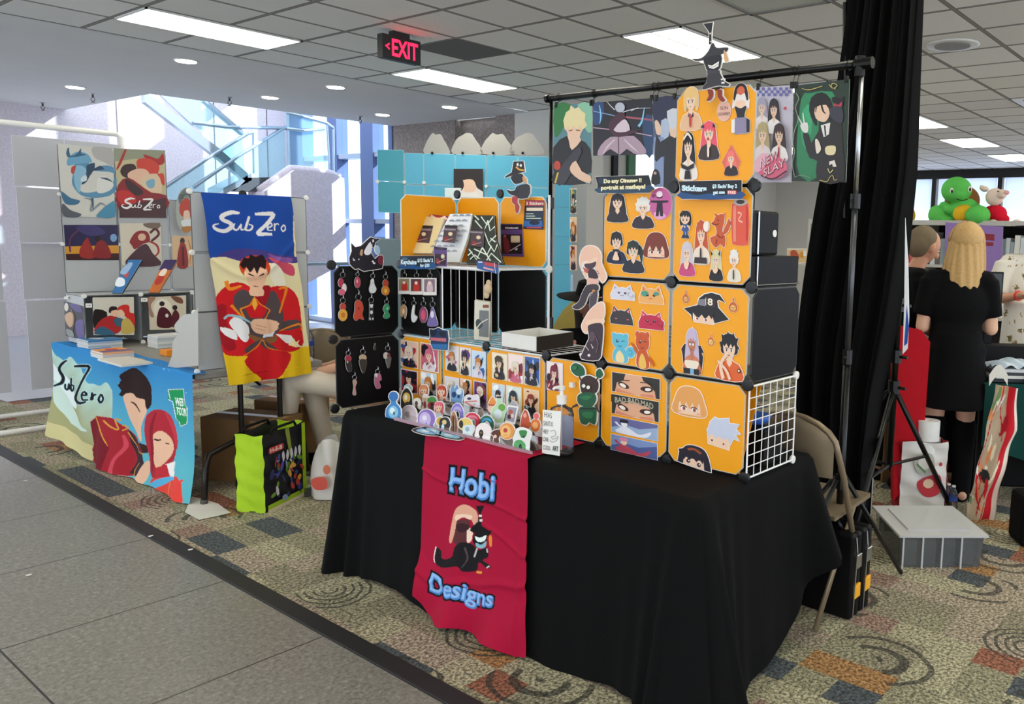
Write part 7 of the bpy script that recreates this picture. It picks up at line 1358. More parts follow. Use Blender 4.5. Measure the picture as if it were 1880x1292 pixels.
poster(H6, b2, [('#1c1b26', b2), ('#2c4a7c', smooth([(415, 420), (500, 410), (490, 560), (430, 600), (414, 560)], 2)), ('#27456e', smooth([(830, 560), (915, 520), (916, 840), (860, 840)], 2)), ('#8fb8e8', stroke([(415, 480), (600, 520), (912, 560)], 6, 1)), ('#b05a6c', stroke([(680, 530), (912, 555)], 16, 1)), ('#c9a6b4', stroke([(415, 620), (700, 650), (912, 690)], 8, 1)), ('#8fd0f0', stroke([(468, 430), (480, 520), (470, 590)], [6, 14, 4])), ('#8fd0f0', stroke([(850, 450), (830, 560), (800, 610)], [6, 16, 24])), ('#b79cac', smooth([(560, 700), (640, 700), (760, 690), (860, 800), (850, 848), (760, 840), (700, 800), (640, 850), (560, 800), (500, 852), (450, 850), (480, 770)], 2)), ('#e0cdd6', stroke([(600, 720), (540, 780), (500, 840)], [8, 14, 4])), ('#e0cdd6', stroke([(680, 720), (740, 780), (800, 830)], [8, 14, 4])), ('#3a2430', stroke([(630, 700), (632, 840)], 6)), ('#4a2436', smooth([(600, 520), (680, 490), (720, 640), (820, 640), (700, 690), (590, 690), (545, 600)], 2)), ('#e0cdd6', smooth([(660, 560), (700, 560), (730, 640), (650, 660), (590, 640)], 2)), ('#bfc4d0', circ(645, 450, 42, 42, 14)), ('#dfe2ea', stroke([(600, 470), (560, 430), (530, 395)], [8, 6, 2])), ('#dfe2ea', stroke([(670, 490), (780, 460), (905, 455)], [8, 6, 3])), ('#dfe2ea', stroke([(740, 480), (800, 450)], [6, 2]))],
       'dark landscape poster of a pale robed figure with light streaks', [(405, 410), (905, 372)])
b3 = [(925, 375), (1140, 352), (1140, 1120), (930, 1120)]
poster(H6, b3, [('#56607e', b3), ('#232a4a', smooth([(925, 380), (1135, 360), (1135, 520), (1040, 600), (930, 560)], 2)), ('#b9c6dc', smooth([(990, 560), (1060, 560), (1050, 700), (990, 760)], 2)), ('#8a9cc4', [(928, 700), (1010, 700), (1012, 1115), (932, 1115)]), ('#23242a', smooth([(950, 680), (985, 740), (1060, 690), (1138, 700), (1138, 1118), (1010, 1118), (1020, 860), (950, 910), (935, 850)], 2)), (SK, smooth([(935, 570), (960, 560), (990, 620), (985, 680), (950, 670)], 2)), (SK, smooth([(1060, 560), (1138, 540), (1138, 690), (1070, 690)], 2)), ('#d9dbe2', smooth([(1040, 480), (1138, 460), (1138, 560), (1090, 640), (1060, 600)], 2)), ('#1c1c22', smooth([(925, 985), (950, 972), (972, 1000), (980, 1094), (905, 1094)], 2)), ('#d8a8a0', circ(940, 1005, 14, 14, 8))],
       'blue grey poster of a white haired figure in black, partly behind the top yellow panel', [(945, 372), (1100, 358)])
b4 = [(575, 480), (835, 470), (825, 1125), (570, 1125)]
L4 = [('#c9c4d4', b4)]
for i in range(12):
    for j in range(3):
        if (i+j) % 2 == 0: L4.append(('#6a6aa8', rect(585+i*20, 482+j*20, 605+i*20, 502+j*20)))
L4 += fit(bust('#a9a4b8', '#efe6e6', style='long'), 580, 550, 680, 760)+fit(bust('#2a242a', '#f2eeee', style='long'), 665, 560, 765, 790)+fit(bust('#b9a878', '#e8dcdc', style='long'), 585, 720, 700, 980)+fit(bust('#3a2626', '#f4ecec', style='twin', acc='#c23a4a'), 700, 730, 815, 980)
L4 += [('#e86a8a', circ(715, 1030, 102, 78, 20)), ('#3a1a28', stroke([(640, 1080), (720, 1105), (812, 1050)], 10)), ('#f4b8c8', smooth([(590, 1010), (650, 930), (700, 970), (620, 1060)])), ('#8a2a4a', qtext('NEW', (640, 1035), (760, 970), 62, 62, .04)), ('#f9d8e0', qtext('NEW', (637, 1030), (757, 966), 60, 60, .0)), ('#8a2a4a', qtext('SLAY', (660, 1095), (802, 1020), 52, 52, .04)), ('#f9d8e0', qtext('SLAY', (657, 1091), (799, 1017), 50, 50, .0)), ('#c04a5a', circ(805, 630, 12, 12, 8))]
poster(H7, b4, L4, 'busy pale poster of four figures with a pink round title below', [(600, 480), (828, 470)])
b5 = [(845, 470), (1220, 425), (1195, 1125), (825, 1115)]
poster(H7, b5, [('#23362c', b5), ('#2f8a5c', smooth([(890, 560), (950, 520), (1100, 510), (1130, 620), (1010, 700), (1000, 1090), (880, 1080), (860, 900)], 2)), ('#3fae7a', smooth([(900, 640), (960, 600), (960, 780), (920, 900), (890, 800)], 2)), ('#1b191c', smooth([(945, 640), (960, 550), (1030, 515), (1090, 560), (1120, 680), (1085, 720), (1060, 620), (1000, 620), (1000, 740), (975, 720)], 2)), (SK, smooth([(985, 620), (1060, 600), (1085, 660), (1060, 710), (1030, 715), (990, 690)], 2)), ('#1b191c', stroke([(1020, 560), (1040, 640), (1060, 660)], [14, 12, 3])), ('#1b191c', stroke([(1000, 570), (990, 650)], [16, 4])), ('#2a2628', smooth([(905, 790), (945, 800), (960, 860), (1020, 760), (1080, 720), (1160, 700), (1175, 900), (1180, 1118), (1000, 1115), (1000, 980), (950, 960), (915, 860)], 2)), ('#f0ece8', [(1025, 740), (1090, 720), (1080, 800), (1045, 820)]), ('#17151a', stroke([(1052, 740), (1058, 810)], 10)), ('#eae6e2', smooth([(890, 730), (935, 720), (940, 780), (915, 790), (892, 760)], 2)), ('#eae6e2', stroke([(900, 735), (868, 670)], [10, 6])), ('#eae6e2', stroke([(915, 725), (905, 655)], [10, 6])), ('#1d1620', smooth([(1100, 560), (1120, 545), (1160, 560), (1180, 540), (1175, 610), (1120, 600)], 2)), ('#b83a4c', smooth([(1118, 590), (1145, 600), (1168, 580), (1165, 615), (1120, 615)])), ('#3a3a48', smooth([(1095, 620), (1170, 620), (1172, 720), (1100, 690)])), ('#efe0b0', smooth([(1062, 885), (1125, 880), (1120, 935), (1065, 935)])), ('#efe6dc', [(1085, 985), (1120, 975), (1135, 1020), (1110, 1020), (1105, 1000), (1085, 1010)]), ('#e9d9a0', stroke([(1075, 1030), (1090, 1060), (1110, 1040)], 6)), ('#f0e6d8', smooth([(990, 840), (1010, 840), (1030, 900), (1000, 930)])),
       ('#cdb968', stroke([(1085, 465), (1110, 490), (1140, 470), (1110, 455), (1100, 480), (1130, 495)], 5)), ('#cdb968', stroke([(1040, 475), (950, 500), (900, 490)], [4, 6, 2])), ('#cdb968', stroke([(1020, 1110), (1070, 1120), (1090, 1090), (1110, 1080), (1120, 1110), (1140, 1105)], 5)), ('#8fa48c', stroke([(862, 520), (880, 560), (858, 620), (876, 700), (850, 780), (840, 860), (852, 920), (836, 1000), (850, 1080)], 5)), ('#8fa48c', stroke([(850, 1090), (900, 1078), (960, 1095)], 4))],
       'dark green poster of a black haired figure making a peace sign, rightmost', [(855, 470), (1195, 430)])
# ================================================================== exit sign, drape, right-hand things
def P3(*a): return np.array(atd(*a))
ex = thing('exit_sign', (4.22, 5.86, CH), 'glowing red EXIT sign with an arrow hanging from the ceiling', 'sign')
EP = PL('y', 5.84); o_ = [EP(*p) for p in ((703, 60), (773, 76), (773, 118), (703, 106))]
xa, xb, za, zb = o_[0][0], o_[1][0], 2.93, 3.115
m = MB(); m.box((xa, 5.845, za), (xb, 5.92, zb)); m.build('housing', mat('dark_sign_housing', '#1c1413', .5), ex, bevel=.004)
m = MB(); m.box((xa+.1, 5.85, zb), (xb-.1, 5.91, CH)); m.build('mount', BLKC, ex)
RL = mat('red_lit_letters', '#ff1030', .5, noise=0, emit=5.5)
uv = UV((xa, 5.845, zb), (1, 0, 0), (0, 0, -1), xb-xa, zb-za, (0, -1, 0)); m = MB(); art_into(m, [('#ff1030', text('EXIT', .24, .84, .68, .68, bold=.02)), ('#ff1030', [(.06, .5), (.17, .36), (.17, .42), (.12, .5), (.17, .58), (.17, .64)])], uv, uv.n); m.build('letters', RL, ex)
# drape and its stand
XD = 4.05
LE = [(1550, -40), (1546, 100), (1530, 230), (1511, 340), (1492, 440), (1476, 530), (1462, 640), (1460, 760), (1466, 880), (1480, 985)]
RE = [(1697, -40), (1691, 60), (1684, 200), (1674, 400), (1658, 560), (1641, 650), (1616, 740), (1600, 850), (1594, 985)]
def interp(L_, v):
    t_ = v*(len(L_)-1); i = min(int(t_), len(L_)-2); a, b = np.array(L_[i], float), np.array(L_[i+1], float); return a+(b-a)*(t_-i)
def drape(u, v):
    a, b = interp(LE, v), interp(RE, v); a = onx(a[0], a[1], XD); b = onx(b[0], b[1], XD); z = 3.09*(1-v)+.03*v
    y = a[1]*(1-u)+b[1]*u; amp = .045*(.6+.4*math.sin(v*3))
    ph = u*2*math.pi*5.3+3*math.sin(v*2.2)*(1-u)+.8*math.sin(u*11)
    return (XD+amp*math.sin(ph)+.02*math.sin(ph*2.3+v*4), y+.01*math.cos(ph), z)
m = MB(); m.sheet(drape, 150, 50); o = m.build('drape', BDRAPE, smooth=True, label='tall black gathered drape hanging from ceiling height beside the posters', cat='curtain')
SX, SYY = 4.3, 1.68
t = thing('backdrop_stand', (SX, SYY, 0), 'tall black tripod stand carrying the black drape', 'stand')
pl0 = onx(1550, 12, SX)
m = MB(); m.tube([(SX, SYY, .35), (SX, SYY, 3.12)], .019, 10); m.build('pole', BMET, t, smooth=True)
m = MB(); m.tube([(XD, SYY-.1, 3.1), (XD, onx(1545, 0, XD)[1]+.05, 3.1)], .017, 10); m.build('crossbar', BMET, t, smooth=True)
m = MB(); m.tube([(SX, SYY, 3.1), (XD, SYY, 3.1)], .014, 8); m.build('bracket', BMET, t)
q0 = onx(1551, 12, XD); m = MB(); m.tube([(XD, q0[1], q0[2]+.02), (XD, onx(1550, 400, XD)[1], onx(1550, 400, XD)[2])], .012, 8); m.build('inner_pole', BMET, t)
for z in (.8, .97, 1.25): m = MB(); m.tube([(SX, SYY, z-.035), (SX, SYY, z+.035)], .034, 10); m.tube([(SX, SYY, z), (SX-.02, SYY-.075, z)], .009, 6); m.build('collar', BLKC, t)
for f_ in ((3.66, 1.62, .012), (4.86, 1.50, .012), (4.45, 2.4, .012)):
    m = MB(); f_ = np.array(f_); h0 = np.array((SX, SYY, .8)); m.tube([h0+(f_-h0)*.03, f_], .015, 8); m.build('leg', BMET, t, smooth=True)
    m = MB(); m.tube([(SX, SYY, .36), h0*.45+f_*.55], .009, 6); m.build('brace', BMET, t)
m = MB(); sp = PL('x', 3.95); pts = [sp(*p) for p in ((1662, 400), (1667, 480), (1669, 580), (1666, 640), (1657, 650), (1660, 560))]; m.prism(pts, (.004, 0, 0), '#eceff2'); q = [sp(*p)-np.array((.001, 0, 0)) for p in ((1665, 560), (1669, 600), (1666, 630), (1660, 635))]; m.prism(q, (-.001, 0, 0), '#2a4fa8'); m.build('hanging_sheet', PRINT, None, label='narrow white and blue printed sheet hanging at the right edge of the drape', cat='sheet')
# folding chair behind the front table
TAN = mat('tan_chair_enamel', '#8a7a62', .4, metal=.4)
def fold_chair(cx, cy, yaw, label, group=None, seat=True):
    """back of the chair at its rear; yaw = direction the chair faces"""
    t = thing('folding_chair', (cx, cy, 0), label, 'chair', group); c, s_ = math.cos(yaw), math.sin(yaw)
    T = lambda x, y, z: (cx+x*c-y*s_, cy+x*s_+y*c, z)       # x forward, y left
    arch_ = [T(.28, -.22, .012), T(.02, -.22, .62)]+[T(-.04-.01*math.sin(a), -.215*math.cos(a), .74+.13*math.sin(a)) for a in np.linspace(0, math.pi, 11)]+[T(.02, .22, .62), T(.28, .22, .012)]
    m = MB(); m.tube(arch_, .013, 8); m.build('front_frame', TAN, t, smooth=True)
    m = MB(); m.tube([T(-.12, -.19, .012), T(.2, -.19, .45), T(.2, .19, .45), T(-.12, .19, .012)], .012, 8); m.build('rear_frame', TAN, t, smooth=True)
    m = MB(); m.sheet(lambda u, v: T(-.045-.03*math.sin(math.pi*u)*1, (.2-.4*u)*(1 if v < .6 else math.sqrt(max(0, 1-((v-.6)/.42)**2))), .63+.235*v), 14, 8); m.build('backrest', TAN, t, smooth=True)
    m = MB(); m.prism([T(.0, -.2, .44), T(.38, -.19, .45), T(.38, .19, .45), T(.0, .2, .44)], (0, 0, .018)); m.build('seat', TAN, t, bevel=.006)
    return t
fold_chair(3.03, 1.6, 0.0, 'tan metal folding chair behind the right end of the front table')
# tool cases standing on end
YL = mat('yellow_latch', '#f0a818', .4)
for k, (x0, lb) in enumerate(((3.10, 'black tool case with yellow latches, left of the two by the chair'), (3.205, 'black tool case with yellow latches, right of the two by the chair'))):
    t = thing('tool_case', (x0+.045, 1.56, 0), lb, 'case', 'black tool cases by the chair')
    m = MB(); m.box((x0, 1.345, .0), (x0+.046, 1.75, .37)); m.build('half_shell', BLKP, t, bevel=.012); m = MB(); m.box((x0+.048, 1.345, .0), (x0+.092, 1.75, .37)); m.build('half_shell', BLKP, t, bevel=.012)
    for z in (.12, .25): m = MB(); m.box((x0+.02, 1.335, z-.03), (x0+.075, 1.347, z+.03)); m.build('latch', YL if z < .2 else STEEL, t, bevel=.003)
    m = MB(); m.tube([(x0+.02, 1.342, .36), (x0+.02, 1.335, .3), (x0+.02, 1.342, .01)], .004, 5); m.build('edge_strip', STEEL, t)
    m = MB(); m.tube([(x0+.046, 1.42, .37), (x0+.046, 1.44, .4), (x0+.046, 1.6, .4), (x0+.046, 1.62, .37)], .009, 8); m.build('handle', BLKC, t, smooth=True)
# clear storage bin
a, b, c_ = onz(1652, 1043), onz(1803, 1043), onz(1800, 962)
u = b-a; v = np.array([u[1], -u[0], 0])*-1; v = v/np.linalg.norm(v)*.42; h = .165
bt = thing('storage_bin', tuple((a+b)/2+v/2), 'clear plastic storage bin with a frosted lid on the carpet', 'bin')
def quad(e, z): uu = u/np.linalg.norm(u); vv = v/np.linalg.norm(v); return [a-uu*e-vv*e+(0, 0, z), b+uu*e-vv*e+(0, 0, z), b+v+uu*e+vv*e+(0, 0, z), a+v-uu*e+vv*e+(0, 0, z)]
m = MB(); q0, q1 = quad(-.012, .002), quad(.0, h); m.add(q0+q1, [(3, 2, 1, 0)]+[(i, (i+1) % 4, 4+(i+1) % 4, 4+i) for i in range(4)]); m.build('tub', FOGP, bt)
m = MB(); m.prism(quad(.016, h-.004), (0, 0, .012)); m.build('lid', FOGL, bt, bevel=.003)
m = MB(); q = quad(-.05, h+.008); m.prism(q, (0, 0, .008)); m.build('lid_panel', FOGL, bt)
for k in range(4):
    p = a+u*(.03+.235*k); m = MB(); e = u*.19; m.prism([p+v*.08+(0, 0, .006), p+e+v*.08+(0, 0, .006), p+e+v*.92+(0, 0, .006), p+v*.92+(0, 0, .006)], (0, 0, .13)); m.build('dark_contents', mat('dark_contents', '#3c4146', .7, noise=.3, scale=20), bt)
    m = MB(); m.prism([p-u*.015-v*.003, p+u*.005-v*.003, p+u*.005-v*.003+(0, 0, h), p-u*.015-v*.003+(0, 0, h)], -v*.01); m.build('rib', FOGL, bt)
# paper bag with a roll, tissue box, bottles
def bag(name, o, r, w_, d, h, label, cat, mats, side_first=True, bulge=.02, group=None):
    """open bag: o = nearest lower left corner, r = direction along the front"""
    o = np.array(o, float); r = np.array([*r, 0.])/np.linalg.norm(r); f = np.array([-r[1], r[0], 0.]); t = thing(name, tuple(o+r*w_/2+f*d/2), label, cat, group)
    def side(p, q, nn, mt, nm_):
        m = MB(); m.sheet(lambda u, v: p+(q-p)*u+nn*(bulge*math.sin(math.pi*u)*math.sin(math.pi*min(1, v*1.2))+.006*math.sin(u*9+v*13)+.004*math.sin(v*31+u*4))+np.array([0, 0, h*v+.006*math.sin(u*7)*v]), 16, 20); return m.build(nm_, mt, t, smooth=True)
    side(o, o+r*w_, -f, mats[0], 'front'); side(o+f*d, o, -r, mats[1], 'side'); side(o+r*w_, o+r*w_+f*d, r, mats[1], 'side'); side(o+r*w_+f*d, o+f*d, f, mats[0], 'back')
    m = MB(); m.prism([o, o+r*w_, o+r*w_+f*d, o+f*d], (0, 0, .004)); m.build('bottom', mats[0], t)
    return t, o, r, f
o = onz(1650, 937); e = onz(1733, 938); rd = (e-o)[:2]; wd_ = float(np.linalg.norm(rd))
RB, WBG = mat('dark_red_bag_side', '#a3182a', .6), mat('white_bag_paper', '#e3dfda', .6, bump=.2, scale=12)
t, o, r, f = bag('shopping_bag', o, rd, wd_, .13, .42, 'white shopping bag with a red side and red cartoon print, holding a roll', 'bag', (WBG, RB))
uv = UV(o+np.array([0, 0, .42])-f*.012, r, (0, 0, -1), wd_, .42, -f)
card('print', uv, [('#b9b9ac', smooth([(.25, .2), (.6, .15), (.7, .35), (.5, .45), (.3, .4)])), ('#e8e4dc', smooth([(.34, .24), (.56, .22), (.6, .34), (.4, .38)])), ('#c0303c', smooth([(.35, .55), (.8, .45), (.85, .7), (.6, .78), (.4, .7)])), ('#e9c8a8', circ(.58, .58, .12, .07, 10)), ('#5c8a5c', stroke([(.3, .3), (.5, .42)], .03, 1)), ('#c0303c', circ(.82, .3, .04, .03, 8))], parent=t, gap=.014, thick=.0005)
tcr = o+r*wd_*.62+f*.06; m = MB(); m.lathe(tcr+(0, 0, .42), [(.065, 0), (.066, .12), (.02, .121), (.02, .1)], 28); m.lathe(tcr+(0, 0, .3), [(.06, 0), (.06, .1)], 16); m.build('paper_roll', mat('white_paper_roll', '#ecebe8', .9), None, smooth='auto', label='white paper towel roll standing in the top of the shopping bag', cat='paper roll')
t = thing('tissue_box', tuple(P3(1668, 800, 5.25)), 'yellow and white patterned tissue box behind the shopping bag', 'box')
q = P3(1645, 800, 5.2); rr_ = np.array([RR[0], RR[1], 0.]); ff = np.array([FF[0], FF[1], 0.]); ff /= nl.norm(ff); rr_ /= nl.norm(rr_)
m = MB(); m.obox(q+rr_*.09+ff*.06+(0, 0, .06), (rr_, ff, (0, 0, 1)), (.09, .06, .07), '#e9b83a'); m.build('carton', PRINT, t, bevel=.003)
uv = UV(q+(0, 0, .13), rr_, (0, 0, -1), .18, .14, -ff); card('print', uv, [('#c9442f', circ(.3, .4, .12, .16, 10)), ('#c9442f', circ(.65, .55, .12, .16, 10)), ('#f2ead8', circ(.48, .4, .1, .14, 8)), ('#3a2a22', rect(.05, .85, .95, .93))], parent=t, gap=.001, thick=.0005)
m = MB(); m.sheet(lambda u, v: q+rr_*(.05+.08*u+.01*math.sin(v*7))+ff*(.06+.02*math.sin(u*8))+(0, 0, .13+.06*v*(1-.4*abs(u-.5))), 8, 6); m.build('tissue', WBG, t, smooth=True)
m = MB(); m.obox(P3(1655, 905, 5.6)*(1, 1, 0)+(0, 0, .25), (rr_, ff, (0, 0, 1)), (.17, .12, .25)); m.build('carton_box', CARD, None, label='brown carton standing behind the shopping bag', cat='box', bevel=.004)
for k, (px, py) in enumerate(((1737, 936), (1746, 940))): g = onz(px, py); water_bottle((g[0]+.02, g[1], 0), 'small clear water bottle on the carpet beside the shopping bag, %s of two' % ('left', 'right')[k], .16, .026, 'water bottles on the carpet')
g = onz(1575, 960); m = MB(); m.obox((g[0]+.1, g[1]+.05, .2), (rr_, ff, (0, 0, 1)), (.075, .05, .2)); m.build('white_jug', mat('white_jug_plastic', '#aeb0ac', .5), None, label='pale plastic container standing behind the tripod legs', cat='container', bevel=.02)
m = MB(); g = onz(1890, 1000); m.obox((g[0]+.05, g[1], .14), (rr_, ff, (0, 0, 1)), (.1, .1, .14)); m.build('black_bag', BDRAPE, None, label='black bag on the carpet at the right edge of the photo', cat='bag', bevel=.03)
# red upholstered board behind the shoppers
m = MB(); m.prism([P3(1640, 596, 4.9), P3(1692, 606, 4.9), P3(1708, 628, 4.9), P3(1692, 860, 4.9), P3(1640, 920, 4.9)], ff*.06); m.build('red_chair_back', mat('red_upholstery', '#b0101e', .8, noise=.12, scale=14), None, label='tall red fabric chair back behind the people at the right', cat='chair', bevel=.015)
# right-hand table with teal cloth and clutter
c0 = onz(1808, 706, .76); TZ2 = .76
t = thing('folding_table', tuple(c0+ff*.3+rr_*.5), 'table with a dark teal cloth at the right edge of the photo', 'table')
cA = c0; m = MB(); m.obox(cA+rr_*.5+ff*.28+(0, 0, -.012-.0), (rr_, ff, (0, 0, 1)), (.5, .28, .012)); m.build('tabletop', mat('dark_table', '#1a1a1c', .6), t)
m = MB(); m.sheet(lambda u, v: cA+rr_*(u*1.0)-ff*(.012+.02*math.sin(u*20)*v)+(0, 0, .012-.7*v*(.55+.45*u)), 40, 14); m.sheet(lambda u, v: cA+rr_*u+ff*(.56*v)+(0, 0, .004), 6, 4); m.build('teal_cloth', mat('teal_cloth', '#123f3a', .85, bump=.2, scale=80), t, smooth=True)
for sx in (.08, .92): m = MB(); pz = cA+rr_*sx+ff*.3; m.tube([pz+(0, 0, -.02), (pz[0], pz[1], 0)], .014, 6); m.build('leg', BMET, t)
TX = PLG(P3(1840, 850, 4.75), -ff)
def tex(u, v):
    L_ = [(1858, 688), (1838, 760), (1822, 850), (1800, 890), (1775, 945)][::1]; 
    L1 = [(1828, 705), (1810, 780), (1795, 850), (1782, 910), (1775, 950)]; R1_ = [(1868, 712), (1868, 790), (1850, 850), (1830, 920), (1815, 985)]
    a, b = interp(L1, v), interp(R1_, v); p = a*(1-u)+b*u; q = TX(p[0], p[1]); return tuple(q-ff*(.02*math.sin(u*9+v*5)+.012*math.sin(v*21+u*3)))
rr2 = random.Random(9); LT = [('#c8232e', rect(.62, 0, .86, 1)), ('#e4ded2', rect(.86, 0, 1, 1))]
for k in range(34): x, y = rr2.uniform(.02, .6), rr2.uniform(0, 1); LT.append((rr2.choice(['#c8232e', '#e8dcc0', '#2a2a2a', '#d98a5a', '#a81c2a', '#f2eee4', '#6a8a5a']), circ(x, y, rr2.uniform(.05, .2), rr2.uniform(.015, .05), 8, 0, rr2.random()*3)))
cloth_print('patterned_textile', tex, raster(LT, 40, 110, '#b9a58c'), CLOTHP, label='red and cream patterned cloth roll hanging down from the teal table', cat='textile')
m = MB(); m.sheet(lambda u, v: TX(1812+v*34, 690+u*20)+(0, 0, .06*math.sin(math.pi*v)+.01)-ff*.03, 8, 12); m.build('cloth_cuff', mat('white_terry', '#d8d5cc', .9), None, smooth=True, label='white fabric cuff over the corner of the teal table', cat='cloth')
for k, (c1, z, w1) in enumerate((('#26282c', 0, .16), ('#dcdcd8', .022, .15), ('#2f3236', .04, .16), ('#c9ccd0', .06, .14))):
    m = MB(); m.obox(cA+rr_*(.22+.01*k)+ff*.14+(0, 0, .02+z), (rr_, ff, (0, 0, 1)), (w1, .1, .009), c1); m.build('folder', PRINT, None, label='%s folder in the stack on the teal table, %s' % (['black', 'white', 'charcoal', 'light grey'][k], ['lowest', 'second from the bottom', 'third from the bottom', 'topmost'][k]), cat='folder', group='folders on the teal table')
m = MB(); m.sheet(lambda u, v: cA+rr_*(.06+.3*u)+ff*(.06+.16*v)+(0, 0, .1+.04*math.sin(math.pi*u)*math.sin(math.pi*v)+.012*math.sin(u*21+v*9)), 24, 14); m.build('plastic_sleeve_pile', mat('pale_blue_plastic', '#b9c8d6', .25), None, smooth=True, label='crumpled pale blue plastic wrapping on top of the folders', cat='plastic bag', kind=None)
m = MB()
for k in range(9): m.ell(cA+rr_*(.28+.05*(k % 5))+ff*(.0+.03*(k//5))+(0, 0, .03+.02*(k//5)), (.03, .028, .024), 10, 8)
m.build('green_bag', mat('lime_net', '#9ab82c', .5, noise=.25, scale=60), None, smooth=True, label='lime green bag of small round things on the teal table', cat='bag')
m = MB(); m.obox(P3(1735, 640, 5.85)*(1, 1, 0)+(0, 0, .365), (rr_, ff, (0, 0, 1)), (.36, .2, .365)); m.build('draped_table', BCLOTH, None, label='black draped table behind the blonde woman and the grey haired person', cat='table', bevel=.01)
# monitor on a black stand behind
mq = P3(1820, 535, 5.42); t = thing('monitor', tuple(mq), 'dark monitor standing between the blonde woman and the man in the white shirt', 'monitor')
m = MB(); m.obox(mq, (rr_, ff, (0, 0, 1)), (.07, .015, .13)); m.build('screen_housing', BLKP, t, bevel=.004); m = MB(); m.obox((mq[0], mq[1], (mq[2]-.13+.94)/2), (rr_, ff, (0, 0, 1)), (.02, .012, (mq[2]-.13-.94)/2)); m.build('neck', BLKP, t)
uv = UV(mq-rr_*.06-ff*.0155+(0, 0, .12), rr_, (0, 0, -1), .12, .2, -ff); card('screen', uv, [('#3c444c', rect(0, 0, 1, 1)), ('#20262c', smooth([(0, .6), (.4, .4), (1, .7), (1, 1), (0, 1)], 1)), ('#dfe4e8', smooth([(.3, .6), (.5, .5), (.6, .7), (.4, .72)]))], parent=t, gap=.0005, thick=.0005)
m = MB(); m.obox(P3(1852, 640, 5.42)*(1, 1, 0)+(0, 0, .47), (rr_, ff, (0, 0, 1)), (.22, .08, .47)); m.build('black_counter', BLKP, None, label='black counter behind the teal table', cat='counter', bevel=.01)
# bookcase with plush toys
BX = 8.4; q1, q2 = onx(1640, 410, BX), onx(1895, 420, BX); zt = 1.83
t = thing('bookcase', (BX+.2, (q1[1]+q2[1])/2, 0), 'low grey library bookcase behind the people with plush toys on top', 'bookcase')
GS = mat('grey_shelf_metal', '#b9b5ac', .5)
ya, yb = q2[1]-.3, q1[1]+1.0
m = MB(); m.box((BX, ya, zt-.05), (BX+.5, yb, zt)); m.build('top', GS, t); m = MB(); m.box((BX+.42, ya, 0), (BX+.5, yb, zt-.05)); m.build('back', mat('dark_shelf_back', '#2c2826', .8), t)
for z in (.35, .85, 1.35): m = MB(); m.box((BX, ya, z), (BX+.42, yb, z+.03)); m.build('shelf', GS, t)
for y in (ya, (ya+yb)/2, yb-.03): m = MB(); m.box((BX, y, 0), (BX+.42, y+.03, zt-.05)); m.build('upright', GS, t)
rb = random.Random(11); nb = 0
for z in (1.38, .88, .38):
    y = ya+.08
    while y < yb-.1:
        w_ = rb.uniform(.03, .07); hh = rb.uniform(.22, .33)
        if rb.random() < .75 and nb < 60 and abs(y+w_/2-(ya+yb)/2) > .07:
            m = MB(); m.box((BX+.03, y, z), (BX+.25, y+w_-.004, z+hh), rb.choice(['#dcd8cf', '#c9cfd2', '#d9c9c4', '#8f9aa0', '#b8504a', '#e4e0d8', '#6a5a50'])); nb += 1
            m.build('book', PRINT, None, label='library book among the rows on the grey bookcase', cat='book', group='library books on the grey bookcase')
        y += w_
pq = PL('x', BX-.02); sg = [(1736, 408), (1842, 416), (1838, 530), (1734, 525)]
card('purple_sign', pq, [('#8f6fb0', sg), ('#8a1a2c', [(1802, 428), (1826, 430), (1826, 442), (1802, 440)]), ('#8a1a2c', [(1802, 444), (1824, 445), (1824, 452), (1802, 451)])], 'purple poster board with dark red bars on the bookcase front', 'sign', base=sg, thick=.004)
def plush(label, name): return thing(name, (0, 0, 0), label, 'plush toy')
def PP(x, y, d=0.): p = onx(x, y, BX+.22); return np.array(p)+ff*d
sc_ = 1/ (1508/ float(np.dot(PP(1750, 380)-np.array([0, 0, HC]), FF)))   # metres per pixel there
GRN = mat('green_plush', '#5ebd57', .95, noise=.08, scale=60); YP = mat('yellow_plush', '#e3b22c', .95, noise=.08, scale=60); BRP = mat('brown_plush', '#8a5c34', .95, noise=.1, scale=40)
def blob(t, nm, mt, lst):
    m = MB()
    for (x, y, d, rx, ry, rz) in lst: m.ell(PP(x, y, d), (max(rx, ry)*sc_*1.08, max(rx, ry)*sc_*1.08, rz*sc_*1.05), 16, 12)
    o = m.build(nm, mt, t, smooth=True); md = o.modifiers.new('r', 'REMESH'); md.mode = 'VOXEL'; md.voxel_size = .011; md.use_smooth_shade = True; s_ = o.modifiers.new('s', 'SMOOTH'); s_.iterations = 4; return o
t = plush('large green plush turtle with a brown shell sitting on the bookcase', 'plush_turtle')
blob(t, 'head', GRN, [(1750, 350, -.1, 22, 25, 23), (1746, 358, -.16, 14, 18, 12)])
blob(t, 'body', GRN, [(1768, 385, 0, 25, 26, 24), (1790, 395, -.02, 14, 13, 20), (1735, 385, -.12, 12, 12, 9), (1725, 378, -.14, 8, 8, 7), (1808, 405, -.05, 12, 10, 8)])
blob(t, 'leg', GRN, [(1712, 395, -.15, 14, 15, 17), (1730, 404, -.1, 18, 14, 9)]); blob(t, 'leg', GRN, [(1782, 396, -.2, 15, 20, 17)])
blob(t, 'belly', YP, [(1760, 393, -.14, 12, 17, 16)]); blob(t, 'shell', BRP, [(1772, 368, .09, 10, 29, 27)])
for x, y in ((1731, 353), (1763, 350)):
    m = MB(); m.ell(PP(x, y, -.28), (2*sc_, 3.5*sc_, 5.5*sc_), 10, 8, col='#e8f0d8'); m.ell(PP(x-.5, y+1, -.295), (2*sc_, 2*sc_, 3.4*sc_), 8, 6, col='#16120e'); m.build('eye', PRINT, t, smooth=True)
